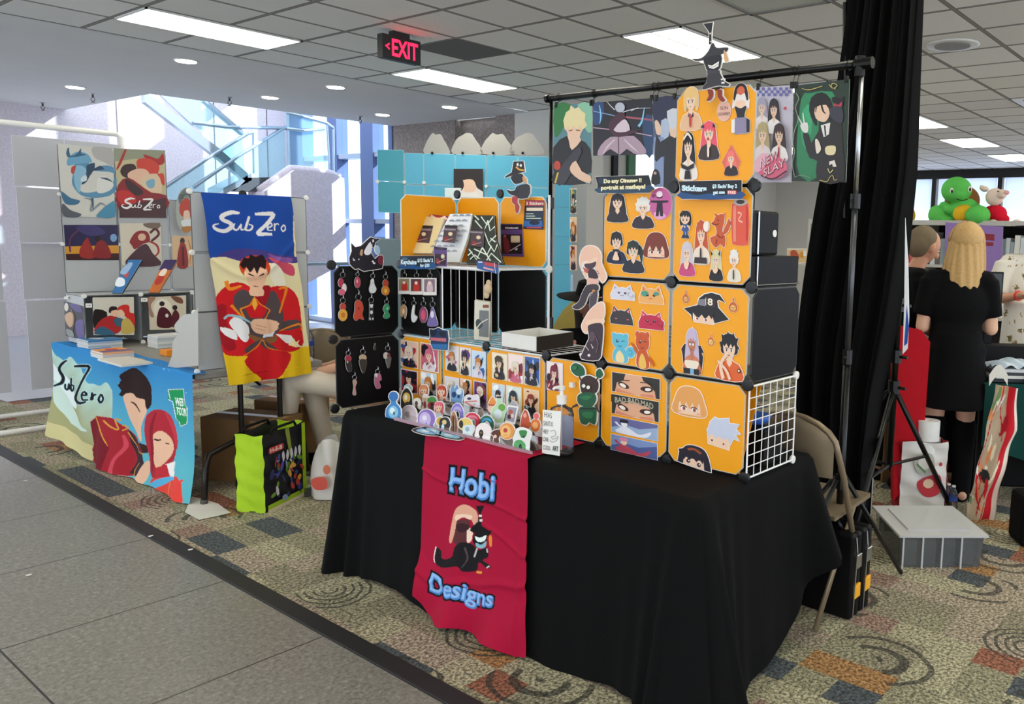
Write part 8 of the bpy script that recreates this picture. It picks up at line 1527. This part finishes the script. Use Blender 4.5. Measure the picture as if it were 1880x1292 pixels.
m = MB(); m.tube([PP(1738, 368, -.3), PP(1748, 371, -.32), PP(1758, 368, -.3)], .004, 5); m.build('mouth', BLKC, t)
t = plush('cream plush pig in a red dress seated right of the turtle', 'plush_pig')
CRM = mat('cream_plush', '#e6cfc0', .95, noise=.08, scale=60); RDP = mat('red_felt', '#c8142c', .9)
blob(t, 'head', CRM, [(1823, 362, -.05, 14, 15, 15), (1830, 357, -.14, 8, 8, 8), (1808, 347, 0, 4, 7, 5), (1802, 344, 0, 2, 4, 5)])
blob(t, 'dress', RDP, [(1826, 392, 0, 16, 20, 15), (1834, 402, -.05, 14, 14, 9), (1812, 387, -.02, 7, 7, 7)])
for x in (1816, 1858): blob(t, 'foot', CRM, [(x, 408, -.12, 7, 8, 5)])
m = MB(); m.ell(PP(1830, 356, -.25), (2*sc_, 5*sc_, 4*sc_), 10, 8, col='#e0a8a0'); m.build('snout', PRINT, t, smooth=True)
for x in (1818, 1831): m = MB(); m.ell(PP(x, 353, -.2), (1.4*sc_,)*3, 6, 5, col='#1a1414'); m.build('eye', PRINT, t)
t = plush('orange yellow plush toy half hidden behind the drape edge', 'plush_toy'); blob(t, 'body', YP, [(1662, 396, 0, 14, 18, 18), (1664, 378, 0, 10, 12, 12)])
# items near the far windows
pf_ = PL('x', 9.0)
card('display_book', pf_, [('#e8c58a', rect(1447, 458, 1482, 482)), ('#c4502c', smooth([(1452, 462), (1462, 460), (1468, 474), (1456, 480)])), ('#e8a02c', circ(1473, 468, 5, 6, 8)), ('#ffffff', rect(1476, 460, 1481, 470))], 'colourful picture book standing on a far shelf beside the drape', 'book', base=rect(1446, 456, 1483, 483), thick=.01)
a_ = onx(1440, 484, 9.0); b_ = onx(1530, 484, 9.0); m = MB(); m.box((8.9, b_[1], 0), (9.4, a_[1]+.5, a_[2])); m.build('far_bookcase', GS, None, label='far grey bookcase below the picture book behind the drape', cat='bookcase', bevel=.01)
# ------------------------------------------------------------------ blue booth behind
BP = mat('blue_plastic_sheet', '#5db4d2', .45, noise=.04, scale=10); BP2 = mat('teal_plastic_sheet', '#46a3b4', .45, noise=.04, scale=10)
A1, A2_, A3_, A4_ = [np.array(q) for q in ((5.573, 8.395), (5.753, 8.143), (5.886, 7.966), (6.73, 6.826))]
RBL = mat('pale_blue_rim', '#a9dbe8', .4)
d4 = thing('panel_display', (6.2, 7.6, 0), 'long blue snap-together panel display of the booth at the back', 'display')
def bpan(p, q, n_, z0, z1, rows, mt, skip=()):
    for i in range(n_):
        a = p+(q-p)*i/n_; b = p+(q-p)*(i+1)/n_
        for j in range(rows):
            za_, zb_ = z0+(z1-z0)*j/rows, z0+(z1-z0)*(j+1)/rows
            panel((a[0], a[1], za_), (b[0]-a[0], b[1]-a[1], 0), (0, 0, zb_-za_), mt, parent=d4, cut=.008, ins=.005, rim=RBL)
bpan(A1, A2_, 1, 1.78, 2.49, 2, BP2); bpan(A2_, A3_, 1, 0, 2.46, 7, BP); bpan(A3_, A4_, 4, 0, 2.46, 7, BP)
for k in range(1, 4):
    p = A3_+(A4_-A3_)*k/4
    for z in (1.404, 1.756, 2.108): conn((p[0]-.012, p[1]-.01, z), (-.8, -.6, 0), WHTP, .02, d4)
for p in (A1, A2_, A3_): conn((p[0]-.01, p[1]-.01, 2.13), (-.8, -.6, 0), WHTP, .022, d4)
nb_ = np.array([-(1.14), -.844, 0]); nb_ /= nl.norm(nb_); BPL = PLG((*A3_, 2), nb_); BPn = PLG(np.array((*A3_, 2))+nb_*.02, nb_)
hp = [(833, 310), (887, 310), (887, 362), (833, 362)]
card('poster', BPn, [('#efe4dc', hp), ('#2b2220', [(833, 310), (887, 310), (887, 352), (876, 345), (870, 332), (862, 340), (850, 330), (848, 345), (840, 352), (833, 345)]), (SK, smooth([(850, 332), (868, 330), (874, 345), (864, 356), (852, 350)])), ('#2b2220', stroke([(845, 322), (850, 340), (847, 350)], [5, 4, 1])), ('#f2ece6', [(848, 354), (876, 352), (880, 362), (845, 362)])], 'poster of a dark haired head on the blue panels', 'poster', base=hp)
card('info_card', BPn, [('#dfeeee', rect(818, 346, 845, 366))], 'white card beside the dark haired poster on the blue panels', 'card', base=rect(817, 345, 846, 367), gap=.006)
for k, (x, w_, lb) in enumerate(((800, 42, 'leftmost'), (856, 50, 'second from left'), (912, 54, 'third from left'), (966, 56, 'rightmost'))):
    pts = smooth([(x-w_/2, 282), (x-w_/2+3, 262), (x-w_*.3, 252), (x-w_*.15, 244+(k % 2)*4), (x, 247-(k % 2)*3), (x+w_*.2, 246), (x+w_*.36, 258), (x+w_/2, 268), (x+w_/2+2, 283)], 3)
    card('cutout_back', BPL, [], 'pale back of a cut-out clipped on top of the blue display, '+lb, 'cut-out', 'cut-out backs on the blue display', base=pts, bcol='#aaa7a2', back='#b9b6b0', thick=.004, gap=-.012)
    q = BPL(x-6, 281)+nb_*.015; m = MB(); m.ell(q, (.016, .016, .016), 8, 6); m.build('clip', BLKC, None, smooth=True, label='small black clip holding the %s pale cut-out on the blue display' % lb, cat='clip', group='clips on the blue display')
# second blue wing right of the stand pole, with prints
q_ = [P3(1019, 340, 8.0), P3(1051, 342, 8.0)]
d5 = thing('panel_display', (q_[0][0], q_[0][1], 0), 'narrow column of blue panels right of the thin black pole', 'display')
for j in range(6): panel((q_[0][0], q_[0][1], .45+.28*j), (*(q_[1]-q_[0])[:2], 0), (0, 0, .28), BP, parent=d5, cut=.004, ins=.003, rim=BP)
m = MB(); m.obox((q_[0]*.5+q_[1]*.5)*(1, 1, 0)+(.03, .03, .225), (rr_, ff, (0, 0, 1)), (.09, .02, .225)); m.build('support', BP, d5)
PW = PLG(P3(1052, 400, 7.9), -ff)
for k, (y0, c1) in enumerate(((346, '#b9a8b8'), (398, '#a8a0c4'), (450, '#c9a890'))):
    bb = rect(1046, y0, 1059, y0+46); card('art_print', PW, fit(mini(30+k), 1046, y0, 1059, y0+46), 'small print hanging in the strip by the blue column, '+('top', 'middle', 'lowest')[k], 'art print', 'prints by the blue column', base=bb)
m = MB(); m.obox(P3(1050, 520, 8.0)*(1, 1, 0)+(0, 0, .6), (rr_, ff, (0, 0, 1)), (.012, .012, .6)); m.build('print_post', FR, None, label='thin post below the strip of hanging prints', cat='post')
m = MB(); m.obox(P3(722, 460, 8.3)*(1, 1, 0)+(0, 0, .75), (rr_, ff, (0, 0, 1)), (.13, .1, .75)); m.build('grey_cabinet', mat('grey_blue_cabinet', '#6f8288', .6), None, label='grey blue cabinet below the left wing of the blue display', cat='cabinet', bevel=.01)
# ================================================================== people
SKM = lambda n, c: mat(n, c, .55, noise=.04, scale=14, sub=.08)
def person(px, py, yaw, lab, J, skin, hs=1., thing_name='person'):
    """J: joints in the person's own frame (x right, y forward, z up)"""
    c, s_ = math.cos(yaw), math.sin(yaw)
    T = lambda p: np.array([px+p[0]*c-p[1]*s_, py+p[0]*s_+p[1]*c, p[2]])
    Rz = np.array([[c, -s_, 0], [s_, c, 0], [0, 0, 1]])
    t = thing('person', (px, py, 0), lab, 'person'); m = MB()
    def cap(a, b, r1, r2): 
        m.tube([T(a), T(b)], [r1, r2], 14); m.ell(T(a), (r1,)*3, 12, 8); m.ell(T(b), (r2,)*3, 12, 8)
    def el(p, r, tilt=0.):
        ct, st = math.cos(tilt), math.sin(tilt); Rx = np.array([[1, 0, 0], [0, ct, -st], [0, st, ct]]); m.ell(T(p), r, 18, 14, rot=Rz @ Rx)
    H = J['hip']; C = J['chest']; N_ = J['neck']; hd = J['head']; tl = J.get('tilt', 0.)
    el(H, (.165, .12, .12)); el([(H[i]+C[i])/2 for i in range(3)], (.14, .1, .16)); el(C, (.165, .11, .17)); cap((N_[0]-.14, N_[1], N_[2]-.075), (N_[0]+.14, N_[1], N_[2]-.075), .052, .052); cap((N_[0], N_[1], N_[2]-.06), (hd[0], hd[1]-.02, hd[2]-.06), .055, .05)
    el(hd, (.074, .09, .108), tl); el((hd[0], hd[1]+.022*math.cos(tl)+.05*math.sin(tl), hd[2]-.055), (.052, .06, .058), tl)
    el((hd[0], hd[1]+.094*math.cos(tl), hd[2]-.018+.09*math.sin(tl)), (.013, .02, .024), tl)
    for sx in (-1, 1): el((hd[0]+sx*.076, hd[1]-.008, hd[2]-.012), (.011, .02, .032), tl)
    for S_n in ('l', 'r'):
        sh, elb, wr = J['sh'+S_n], J['el'+S_n], J['wr'+S_n]; cap(sh, elb, .05, .04); cap(elb, wr, .039, .026)
        d = np.array(wr, float)-np.array(elb, float); d /= nl.norm(d); w_ = np.array(wr, float); side = np.cross(d, (0, 0, 1.)); side = side/nl.norm(side) if nl.norm(side) > .1 else np.array([1., 0, 0]); dn = np.cross(side, d)
        palm = w_+d*.045; cap(tuple(w_), tuple(palm), .026, .03); 
        for k in range(4):
            b = palm+d*.02+side*(k-1.5)*.019; ln = (.036, .042, .04, .032)[k]; k1 = b+d*ln-dn*.006; k2 = k1+d*ln*.45-dn*.02; cap(tuple(b), tuple(k1), .0095, .009); cap(tuple(k1), tuple(k2), .009, .0075)
        b = w_+d*.02-side*.028*(1 if S_n == 'r' else -1); cap(tuple(b), tuple(b+d*.035-side*.018*(1 if S_n == 'r' else -1)-dn*.01), .011, .0085)
        kn, an = J['kn'+S_n], J['an'+S_n]; hp = (H[0]+(.085 if S_n == 'r' else -.085), H[1], H[2]-.04); cap(hp, kn, .085, .055); cap(kn, an, .055, .035); cap((an[0], an[1]-.03, an[2]-.035), (an[0], an[1]+.15, an[2]-.045), .036, .03)
    o = m.build('body', skin, t, smooth=True); md = o.modifiers.new('r', 'REMESH'); md.mode = 'VOXEL'; md.voxel_size = .007; md.use_smooth_shade = True; sm = o.modifiers.new('s', 'SMOOTH'); sm.iterations = 3
    for sx in (-.032, .032):
        e = MB(); q = (hd[0]+sx, hd[1]+.078*math.cos(tl), hd[2]+.006+.08*math.sin(tl)); e.ell(T(q), (.011, .008, .006), 8, 6, rot=Rz, col='#f4f0ea'); e.ell(T((q[0], q[1]+.006, q[2])), (.005, .004, .005), 8, 6, rot=Rz, col='#2a1c14'); e.build('eye', PRINT, t)
    e = MB(); e.ell(T((hd[0], hd[1]+.083*math.cos(tl)+.02*math.sin(tl), hd[2]-.055)), (.024, .006, .006), 8, 6, rot=Rz, col='#a8584c'); e.build('mouth', PRINT, t)
    return t, T, Rz
def garment(t, T, Rz, parts, mt, name, vox=.012, smooth_=5):
    """parts: ('c', a, b, r1, r2) capsules and ('e', p, r) ellipsoids in the person's frame"""
    m = MB()
    for p in parts:
        if p[0] == 'c': m.tube([T(p[1]), T(p[2])], [p[3], p[4]], 16); m.ell(T(p[1]), (p[3],)*3, 12, 8); m.ell(T(p[2]), (p[4],)*3, 12, 8)
        elif p[0] == 't': m.tube([T(p[1]), T(p[2])], [p[3], p[4]], 20)
        else: m.ell(T(p[1]), p[2], 18, 12, rot=Rz)
    o = m.build(name, mt, t, smooth=True); md = o.modifiers.new('r', 'REMESH'); md.mode = 'VOXEL'; md.voxel_size = vox; md.use_smooth_shade = True; sm = o.modifiers.new('s', 'SMOOTH'); sm.iterations = smooth_; return o
BLKF = mat('black_cotton', '#08080a', .9, noise=.2, scale=40)
FWD = math.atan2(ff[1], ff[0])-math.pi/2           # yaw that looks straight away from the photographer
# blonde woman seen from behind
g = P3(1753, 640, 5.05)
J = dict(hip=(0, 0, .93), chest=(0, 0, 1.22), neck=(0, 0, 1.44), head=(.03, .03, 1.585), tilt=-.35, shl=(-.17, 0, 1.36), shr=(.17, 0, 1.36), ell=(-.205, -.02, 1.08), elr=(.205, .0, 1.08), wrl=(-.1, .22, 1.08), wrr=(.17, .22, 1.1), knl=(-.09, .02, .5), knr=(.09, .0, .5), anl=(-.09, 0, .08), anr=(.09, -.02, .08))
t, T, Rz = person(g[0], g[1], FWD-.15, 'blonde woman in a short black dress seen from behind', J, SKM('fair_skin', '#e2b295'))
garment(t, T, Rz, [('e', (0, 0, 1.22), (.19, .135, .19)), ('e', (0, 0, 1.06), (.155, .125, .18)), ('c', (-.15, 0, 1.37), (.15, 0, 1.37), .065, .065), ('t', (-.165, 0, 1.37), (-.205, -.01, 1.15), .068, .062), ('t', (.165, 0, 1.37), (.205, 0, 1.15), .068, .062), ('t', (0, 0, 1.06), (0, 0, .6), .15, .225), ('e', (0, 0, .93), (.19, .15, .14))], BLKF, 'dress')
garment(t, T, Rz, [('c', (s*.09, .01, .48), (s*.09, -.01, .08), .072, .058) for s in (-1, 1)]+[('c', (s*.09, -.03, .045), (s*.09, .15, .045), .052, .047) for s in (-1, 1)], BLKF, 'socks_and_shoes', .01, 2)
HB_ = mat('blonde_hair', '#c9a268', .6, noise=.25, scale=90)
m = MB()
def hair_s(u, v):
    a = -math.pi*1.03*u*1.0+.05; r_ = .098+.0*v
    if v < .35: k = v/.35; th = k*math.pi/2; return T((.03+math.cos(a)*.093*math.sin(th)*1., .03-abs(math.sin(a))*.112*math.sin(th)-.01, 1.6+.112*math.cos(th)))
    k = (v-.35)/.65; w_ = .093+.05*k-.02*k*k+.004*math.sin(u*60); return T((.03-.01*k+math.cos(a)*w_, .02-abs(math.sin(a))*(.115+.01*k)+.004*math.sin(u*45+k*4), 1.6-.30*k-.03*k*math.sin(u*9)))
m.sheet(hair_s, 70, 30); o = m.build('hair', HB_, t, smooth=True); md = o.modifiers.new('s', 'SOLIDIFY'); md.thickness = .018; md.offset = -1
garment(t, T, Rz, [('e', (.03, .0, 1.625), (.092, .108, .1))], HB_, 'hair_crown', .01, 2)
# older man in profile at the drape edge
g = P3(1646, 640, 5.35)
J = dict(hip=(0, 0, .93), chest=(0, .03, 1.22), neck=(0, .08, 1.44), head=(0, .18, 1.57), tilt=-.5, shl=(-.18, .02, 1.35), shr=(.18, .02, 1.35), ell=(-.22, .02, 1.08), elr=(.22, .05, 1.07), wrl=(-.12, .18, .98), wrr=(.12, .2, 1.0), knl=(-.1, .0, .5), knr=(.1, .02, .5), anl=(-.1, 0, .08), anr=(.1, 0, .08))
t, T, Rz = person(g[0], g[1], FWD-1.25, 'grey haired person in a black t-shirt looking down beside the drape', J, SKM('tanned_skin', '#cf9678'))
garment(t, T, Rz, [('e', (0, .03, 1.2), (.2, .14, .22)), ('e', (0, 0, 1.0), (.18, .14, .18)), ('c', (-.16, .03, 1.37), (.16, .03, 1.37), .068, .068), ('t', (-.18, .02, 1.36), (-.215, .02, 1.16), .07, .065), ('t', (.18, .03, 1.36), (.215, .04, 1.15), .07, .066)], BLKF, 't_shirt')
garment(t, T, Rz, [('e', (0, 0, .92), (.185, .14, .13)), ('t', (-.09, 0, .9), (-.1, 0, .1), .1, .07), ('t', (.09, 0, .9), (.1, .01, .1), .1, .07)], BLKF, 'trousers')
garment(t, T, Rz, [('c', (s*.1, -.03, .04), (s*.1, .15, .04), .045, .042) for s in (-1, 1)], BLKF, 'shoes')
garment(t, T, Rz, [('e', (0, .15, 1.61), (.083, .098, .095)), ('e', (0, .12, 1.58), (.082, .08, .09))], mat('grey_brown_hair', '#7b6c56', .8, noise=.2, scale=120), 'hair', .009, 2)
# man in the tropical shirt at the right edge
g = P3(1892, 640, 5.9)
J = dict(hip=(0, 0, .97), chest=(0, 0, 1.3), neck=(0, .02, 1.53), head=(0, .05, 1.68), tilt=-.2, shl=(-.2, 0, 1.45), shr=(.2, 0, 1.45), ell=(-.26, .0, 1.17), elr=(.27, .04, 1.2), wrl=(-.06, .24, 1.2), wrr=(.14, .28, 1.25), knl=(-.1, .0, .52), knr=(.1, .02, .52), anl=(-.1, 0, .08), anr=(.1, 0, .08))
t, T, Rz = person(g[0], g[1], FWD+math.pi-.25, 'man in a white tropical print shirt cut off by the right edge', J, SKM('ruddy_skin', '#d49a7c'))
AL = NT('tropical_shirt'); v = AL.t.nodes.new('ShaderNodeTexVoronoi'); v.inputs['Scale'].default_value = 11; AL.t.links.new(AL.pos, v.inputs['Vector'])
n1 = AL.noise(26, 2); col_ = AL.mix(AL.ma('MULTIPLY', AL.ma('LESS_THAN', v.outputs['Distance'], .36), AL.ma('GREATER_THAN', n1, .53)), '#e6e0d2', AL.ramp(v.outputs['Distance'], [(0, '#4f5a34'), (.2, '#7a6a3c'), (.3, '#a88a68')])); AL.out(col_, .85)
garment(t, T, Rz, [('e', (0, 0, 1.28), (.225, .165, .25)), ('t', (0, 0, 1.2), (0, 0, .82), .2, .215), ('c', (-.18, .0, 1.46), (.18, .0, 1.46), .075, .075), ('t', (-.2, 0, 1.46), (-.255, .0, 1.24), .082, .082), ('t', (.2, 0, 1.46), (.262, .03, 1.25), .082, .082)], AL.m, 'shirt')
garment(t, T, Rz, [('e', (0, 0, .94), (.19, .15, .13)), ('t', (-.09, 0, .9), (-.1, 0, .1), .1, .07), ('t', (.09, 0, .9), (.1, .01, .1), .1, .07)], mat('dark_trousers', '#23252b', .9), 'trousers')
garment(t, T, Rz, [('c', (s*.1, -.03, .04), (s*.1, .15, .04), .045, .042) for s in (-1, 1)], BLKF, 'shoes')
m = MB(); m.tube([T((.15, .26, 1.247)), T((.143, .272, 1.2495))], .036, 16, cap=True); m.build('wristband', mat('red_band', '#d93a34', .5), t)
m = MB(); m.lathe(T((0, .03, 1.72)), [(.17, 0), (.17, .008), (.1, .012), (.095, .09), (.05, .105)], 24); m.build('hat', mat('navy_hat', '#15182a', .8), t, smooth='auto')
# seated person with a wide black hat behind the front booth
g = P3(1078, 600, 4.75)
J = dict(hip=(0, 0, .52), chest=(0, .02, .84), neck=(0, .04, 1.05), head=(0, .08, 1.185), tilt=-.3, shl=(-.18, 0, .98), shr=(.18, 0, .98), ell=(-.22, .06, .72), elr=(.22, .06, .72), wrl=(-.1, .3, .7), wrr=(.1, .3, .7), knl=(-.12, .44, .5), knr=(.12, .44, .5), anl=(-.12, .46, .08), anr=(.12, .46, .08))
yw = math.atan2(-g[1], -g[0])-math.pi/2
t, T, Rz = person(g[0], g[1], yw+.5, 'seated person in black wearing a wide brimmed black hat behind the front booth', J, SKM('tanned_skin2', '#b87c64'))
garment(t, T, Rz, [('e', (0, .02, .84), (.2, .14, .22)), ('e', (0, 0, .62), (.18, .14, .18)), ('c', (-.16, .02, .99), (.16, .02, .99), .068, .068), ('c', (-.18, 0, .98), (-.22, .06, .72), .066, .055), ('c', (.18, 0, .98), (.22, .06, .72), .066, .055), ('c', (-.22, .06, .72), (-.12, .27, .7), .055, .045), ('c', (.22, .06, .72), (.12, .27, .7), .055, .045)], BLKF, 'top')
garment(t, T, Rz, [('e', (0, 0, .52), (.19, .15, .12)), ('c', (-.09, 0, .5), (-.12, .44, .5), .1, .07), ('c', (.09, 0, .5), (.12, .44, .5), .1, .07), ('c', (-.12, .44, .5), (-.12, .46, .1), .068, .055), ('c', (.12, .44, .5), (.12, .46, .1), .068, .055)], BLKF, 'trousers')
garment(t, T, Rz, [('e', (0, .04, 1.2), (.086, .1, .1)), ('c', (0, -.02, 1.17), (0, -.03, .98), .07, .05)], mat('dark_hair', '#201512', .7), 'hair', .01, 2)
m = MB(); m.lathe(T((0, .06, 1.235)), [(.095, .002), (.2, -.006), (.205, .0), (.1, .012), (.095, .04), (.085, .085), (.05, .1)], 30, axis=T((0, .09, 1))-T((0, 0, 0))); m.build('hat', mat('black_felt', '#0c0a0b', .9), t, smooth='auto')
hipc = T((0, -.02, 0)); fold_chair(float(T((0, -.24, 0))[0]), float(T((0, -.24, 0))[1]), yw+.5+math.pi/2, 'folding chair under the seated person in the black hat')
# seated person in beige trousers behind the left booth
kl = P3(560, 705, 5.35); g = P3(690, 705, 5.45); yw = math.atan2(kl[1]-g[1], kl[0]-g[0])-math.pi/2
L_ = min(.5, float(nl.norm((kl-g)[:2])))
J = dict(hip=(0, 0, .55), chest=(0, .02, .84), neck=(0, .06, 1.04), head=(0, .1, 1.15), tilt=-.3, shl=(-.18, 0, .97), shr=(.18, 0, .97), ell=(-.22, .1, .74), elr=(.22, .1, .74), wrl=(-.1, .3, .68), wrr=(.1, .3, .68), knl=(-.09, .5, .62), knr=(.12, .42, .56), anl=(-.02, .56, .22), anr=(.12, .33, .08))
t, T, Rz = person(g[0], g[1], yw, 'seated person in beige trousers, mostly hidden behind the black panels', J, SKM('fair_skin2', '#d9a88c'))
BG = mat('beige_trousers', '#d2c6b4', .85, noise=.08, scale=20, bump=.3)
garment(t, T, Rz, [('e', (0, 0, .55), (.19, .15, .13)), ('c', (-.09, 0, .56), (-.09, .5, .62), .1, .075), ('c', (.09, 0, .54), (.12, .42, .56), .1, .075), ('c', (-.09, .5, .62), (-.02, .56, .26), .073, .055), ('c', (.12, .42, .56), (.12, .34, .12), .073, .058)], BG, 'trousers')
garment(t, T, Rz, [('e', (0, .02, .82), (.2, .14, .2)), ('c', (-.16, .02, .98), (.16, .02, .98), .068, .068), ('c', (-.18, 0, .97), (-.22, .1, .74), .066, .055), ('c', (.18, 0, .97), (.22, .1, .74), .066, .055)], BLKF, 't_shirt')
garment(t, T, Rz, [('c', (-.02, .55, .18), (-.02, .7, .17), .045, .04), ('c', (.12, .3, .045), (.12, .47, .045), .045, .04)], BLKF, 'shoes'); garment(t, T, Rz, [('e', (0, .07, 1.17), (.085, .1, .1))], mat('dark_hair', '#201512', .7), 'hair', .01, 2)
q = T((0, -.24, 0)); fold_chair(float(q[0]), float(q[1]), yw+math.pi/2, 'folding chair under the person in beige trousers')
q = P3(592, 640, 5.9); fold_chair(float(q[0]), float(q[1]), FWD+math.pi/2+.3, 'empty tan folding chair with a rounded back seen left of the black panels')
q = P3(1085, 560, 5.6); m = MB(); m.ell((q[0], q[1], .72), (.3, .3, .46), 20, 14); m.ell((q[0], q[1], .32), (.34, .34, .3), 20, 14); o = m.build('armchair', mat('olive_fabric', '#8a7a3c', .85, noise=.1), None, smooth=True, label='olive padded armchair behind the seated person in the hat', cat='chair'); md = o.modifiers.new('r', 'REMESH'); md.mode = 'VOXEL'; md.voxel_size = .02
# ================================================================== under the left table
def cbox(a, b, h, d, label, col=CARD):
    a, b = onz(*a), onz(*b); u = b-a; n_ = np.array([-u[1], u[0], 0]); n_ /= nl.norm(n_); n_ = n_ if n_[0]*ff[0]+n_[1]*ff[1] > 0 else -n_
    t = thing('cardboard_box', tuple((a+b)/2+n_*d/2), label, 'box', 'cardboard boxes under the left table'); m = MB(); m.prism([a, b, b+n_*d, a+n_*d], (0, 0, h)); m.build('carton', col, t, bevel=.003)
    c = (a+b)/2+n_*d/2; m = MB(); m.obox((c[0], c[1], h+.001), (u, n_, (0, 0, 1)), (float(nl.norm(u))/2, .025, .001)); m.build('tape', mat('packing_tape', '#a8875c', .3), t); return t
cbox((372, 880), (500, 893), .40, .3, 'large brown cardboard box under the left table, with a small yellow tag')
cbox((470, 845), (556, 855), .42, .28, 'brown cardboard box standing further back behind the green bag')
# green reusable bag
ga, gb_ = onz(487, 942), onz(560, 905); rd = (gb_-ga)[:2]; wd_ = float(nl.norm(rd)); LM = mat('lime_bag_fabric', '#a9cf1e', .75, bump=.5, scale=9)
ga0 = onz(487, 942)
t, o, r, f = bag('shopping_bag', ga0, rd, wd_, .17, .44, 'lime green reusable shopping bag with a dark flower print and HEB logo', 'bag', (mat('dark_navy_print', '#14151f', .6), LM), bulge=.012)
uv = UV(o+np.array([0, 0, .44])-f*.014, r, (0, 0, -1), wd_, .44, -f); rb = random.Random(4); LB = [('#d0342c', rect(.06, .17, .42, .25, .03)), ('#f6eee6', qtext('H-E-B', (.1, .235), (.38, .235), .05, .05, .03)), ('#8fa03a', [(.46, 0), (.56, .0), (.66, .5), (.6, .52)]), ('#a9cf1e', rect(.88, 0, .97, .9)), ('#a9cf1e', rect(.0, .9, .9, .96)), ('#e8d9c0', rect(0, .96, .9, 1.0))]
for k in range(46): x, y = rb.uniform(.08, .84), rb.uniform(.32, .88); LB.append((rb.choice(['#2a3a8c', '#1f2a66', '#3b4aa8', '#c23a34', '#6a9a2c', '#d9d4e4', '#8a98c4', '#e3a53a']), circ(x, y, rb.uniform(.03, .08), rb.uniform(.015, .05), 7, 0, rb.random()*3)))
for k in range(5): LB.append(('#d9d6e4', smooth([(.3+.1*k, .3+.04*(k % 2)), (.34+.1*k, .26), (.37+.1*k, .34), (.33+.1*k, .4)])))
card('print', uv, LB, parent=t, gap=.003, thick=.0005)
for q, s_ in ((o+f*.0, 1), (o+f*.17, -1)): m = MB(); m.tube([q+r*.07+(0, 0, .43), q+r*.09+(0, 0, .46), q+r*(wd_-.09)+(0, 0, .46), q+r*(wd_-.07)+(0, 0, .43)], .008, 6); m.build('handle', mat('black_webbing', '#121214', .8), t, smooth=True)
# translucent carrier bag
q = onz(590, 912); m = MB(); m.sheet(lambda u, v: (q[0]+.06+(.11-.05*v*v)*math.cos(u*6.283)*(1+.1*math.sin(u*25+v*5)), q[1]+(.12-.07*v*v)*math.sin(u*6.283)*(1+.1*math.sin(u*31)), .005+.33*v+.02*math.sin(u*12)*v), 48, 18)
o = m.build('carrier_bag', mat('white_carrier_plastic', '#e4e2dc', .4, noise=.05, alpha=.9), None, smooth=True, label='white thin plastic carrier bag with red print beside the green bag', cat='bag')
uvp = PLG((q[0]-.06, q[1]-.09, .1), -ff); card('print', uvp, [('#d9785a', circ(600, 862, 7, 9, 10)), ('#d95a4a', smooth([(572, 880), (596, 876), (600, 896), (578, 898)]))], parent=o, gap=.0, thick=.0005)
# litter on the floor
for k, (x, y) in enumerate(((277, 987), (47, 885), (53, 1059), (350, 1012))):
    p = onz(x, y); m = MB(); m.prism([(p[0]+.012*math.cos(a), p[1]+.009*math.sin(a), .009) for a in np.linspace(0, 6.28, 7, endpoint=False)], (0, 0, .002)); put(m.build('paper_scrap', WBG), 'tiny white paper scrap on the floor, %s' % ('at the black edge strip', 'upper one at the left edge', 'lower one at the left edge', 'on the strip by the carpet')[k], 'scrap', 'paper scraps on the floor')
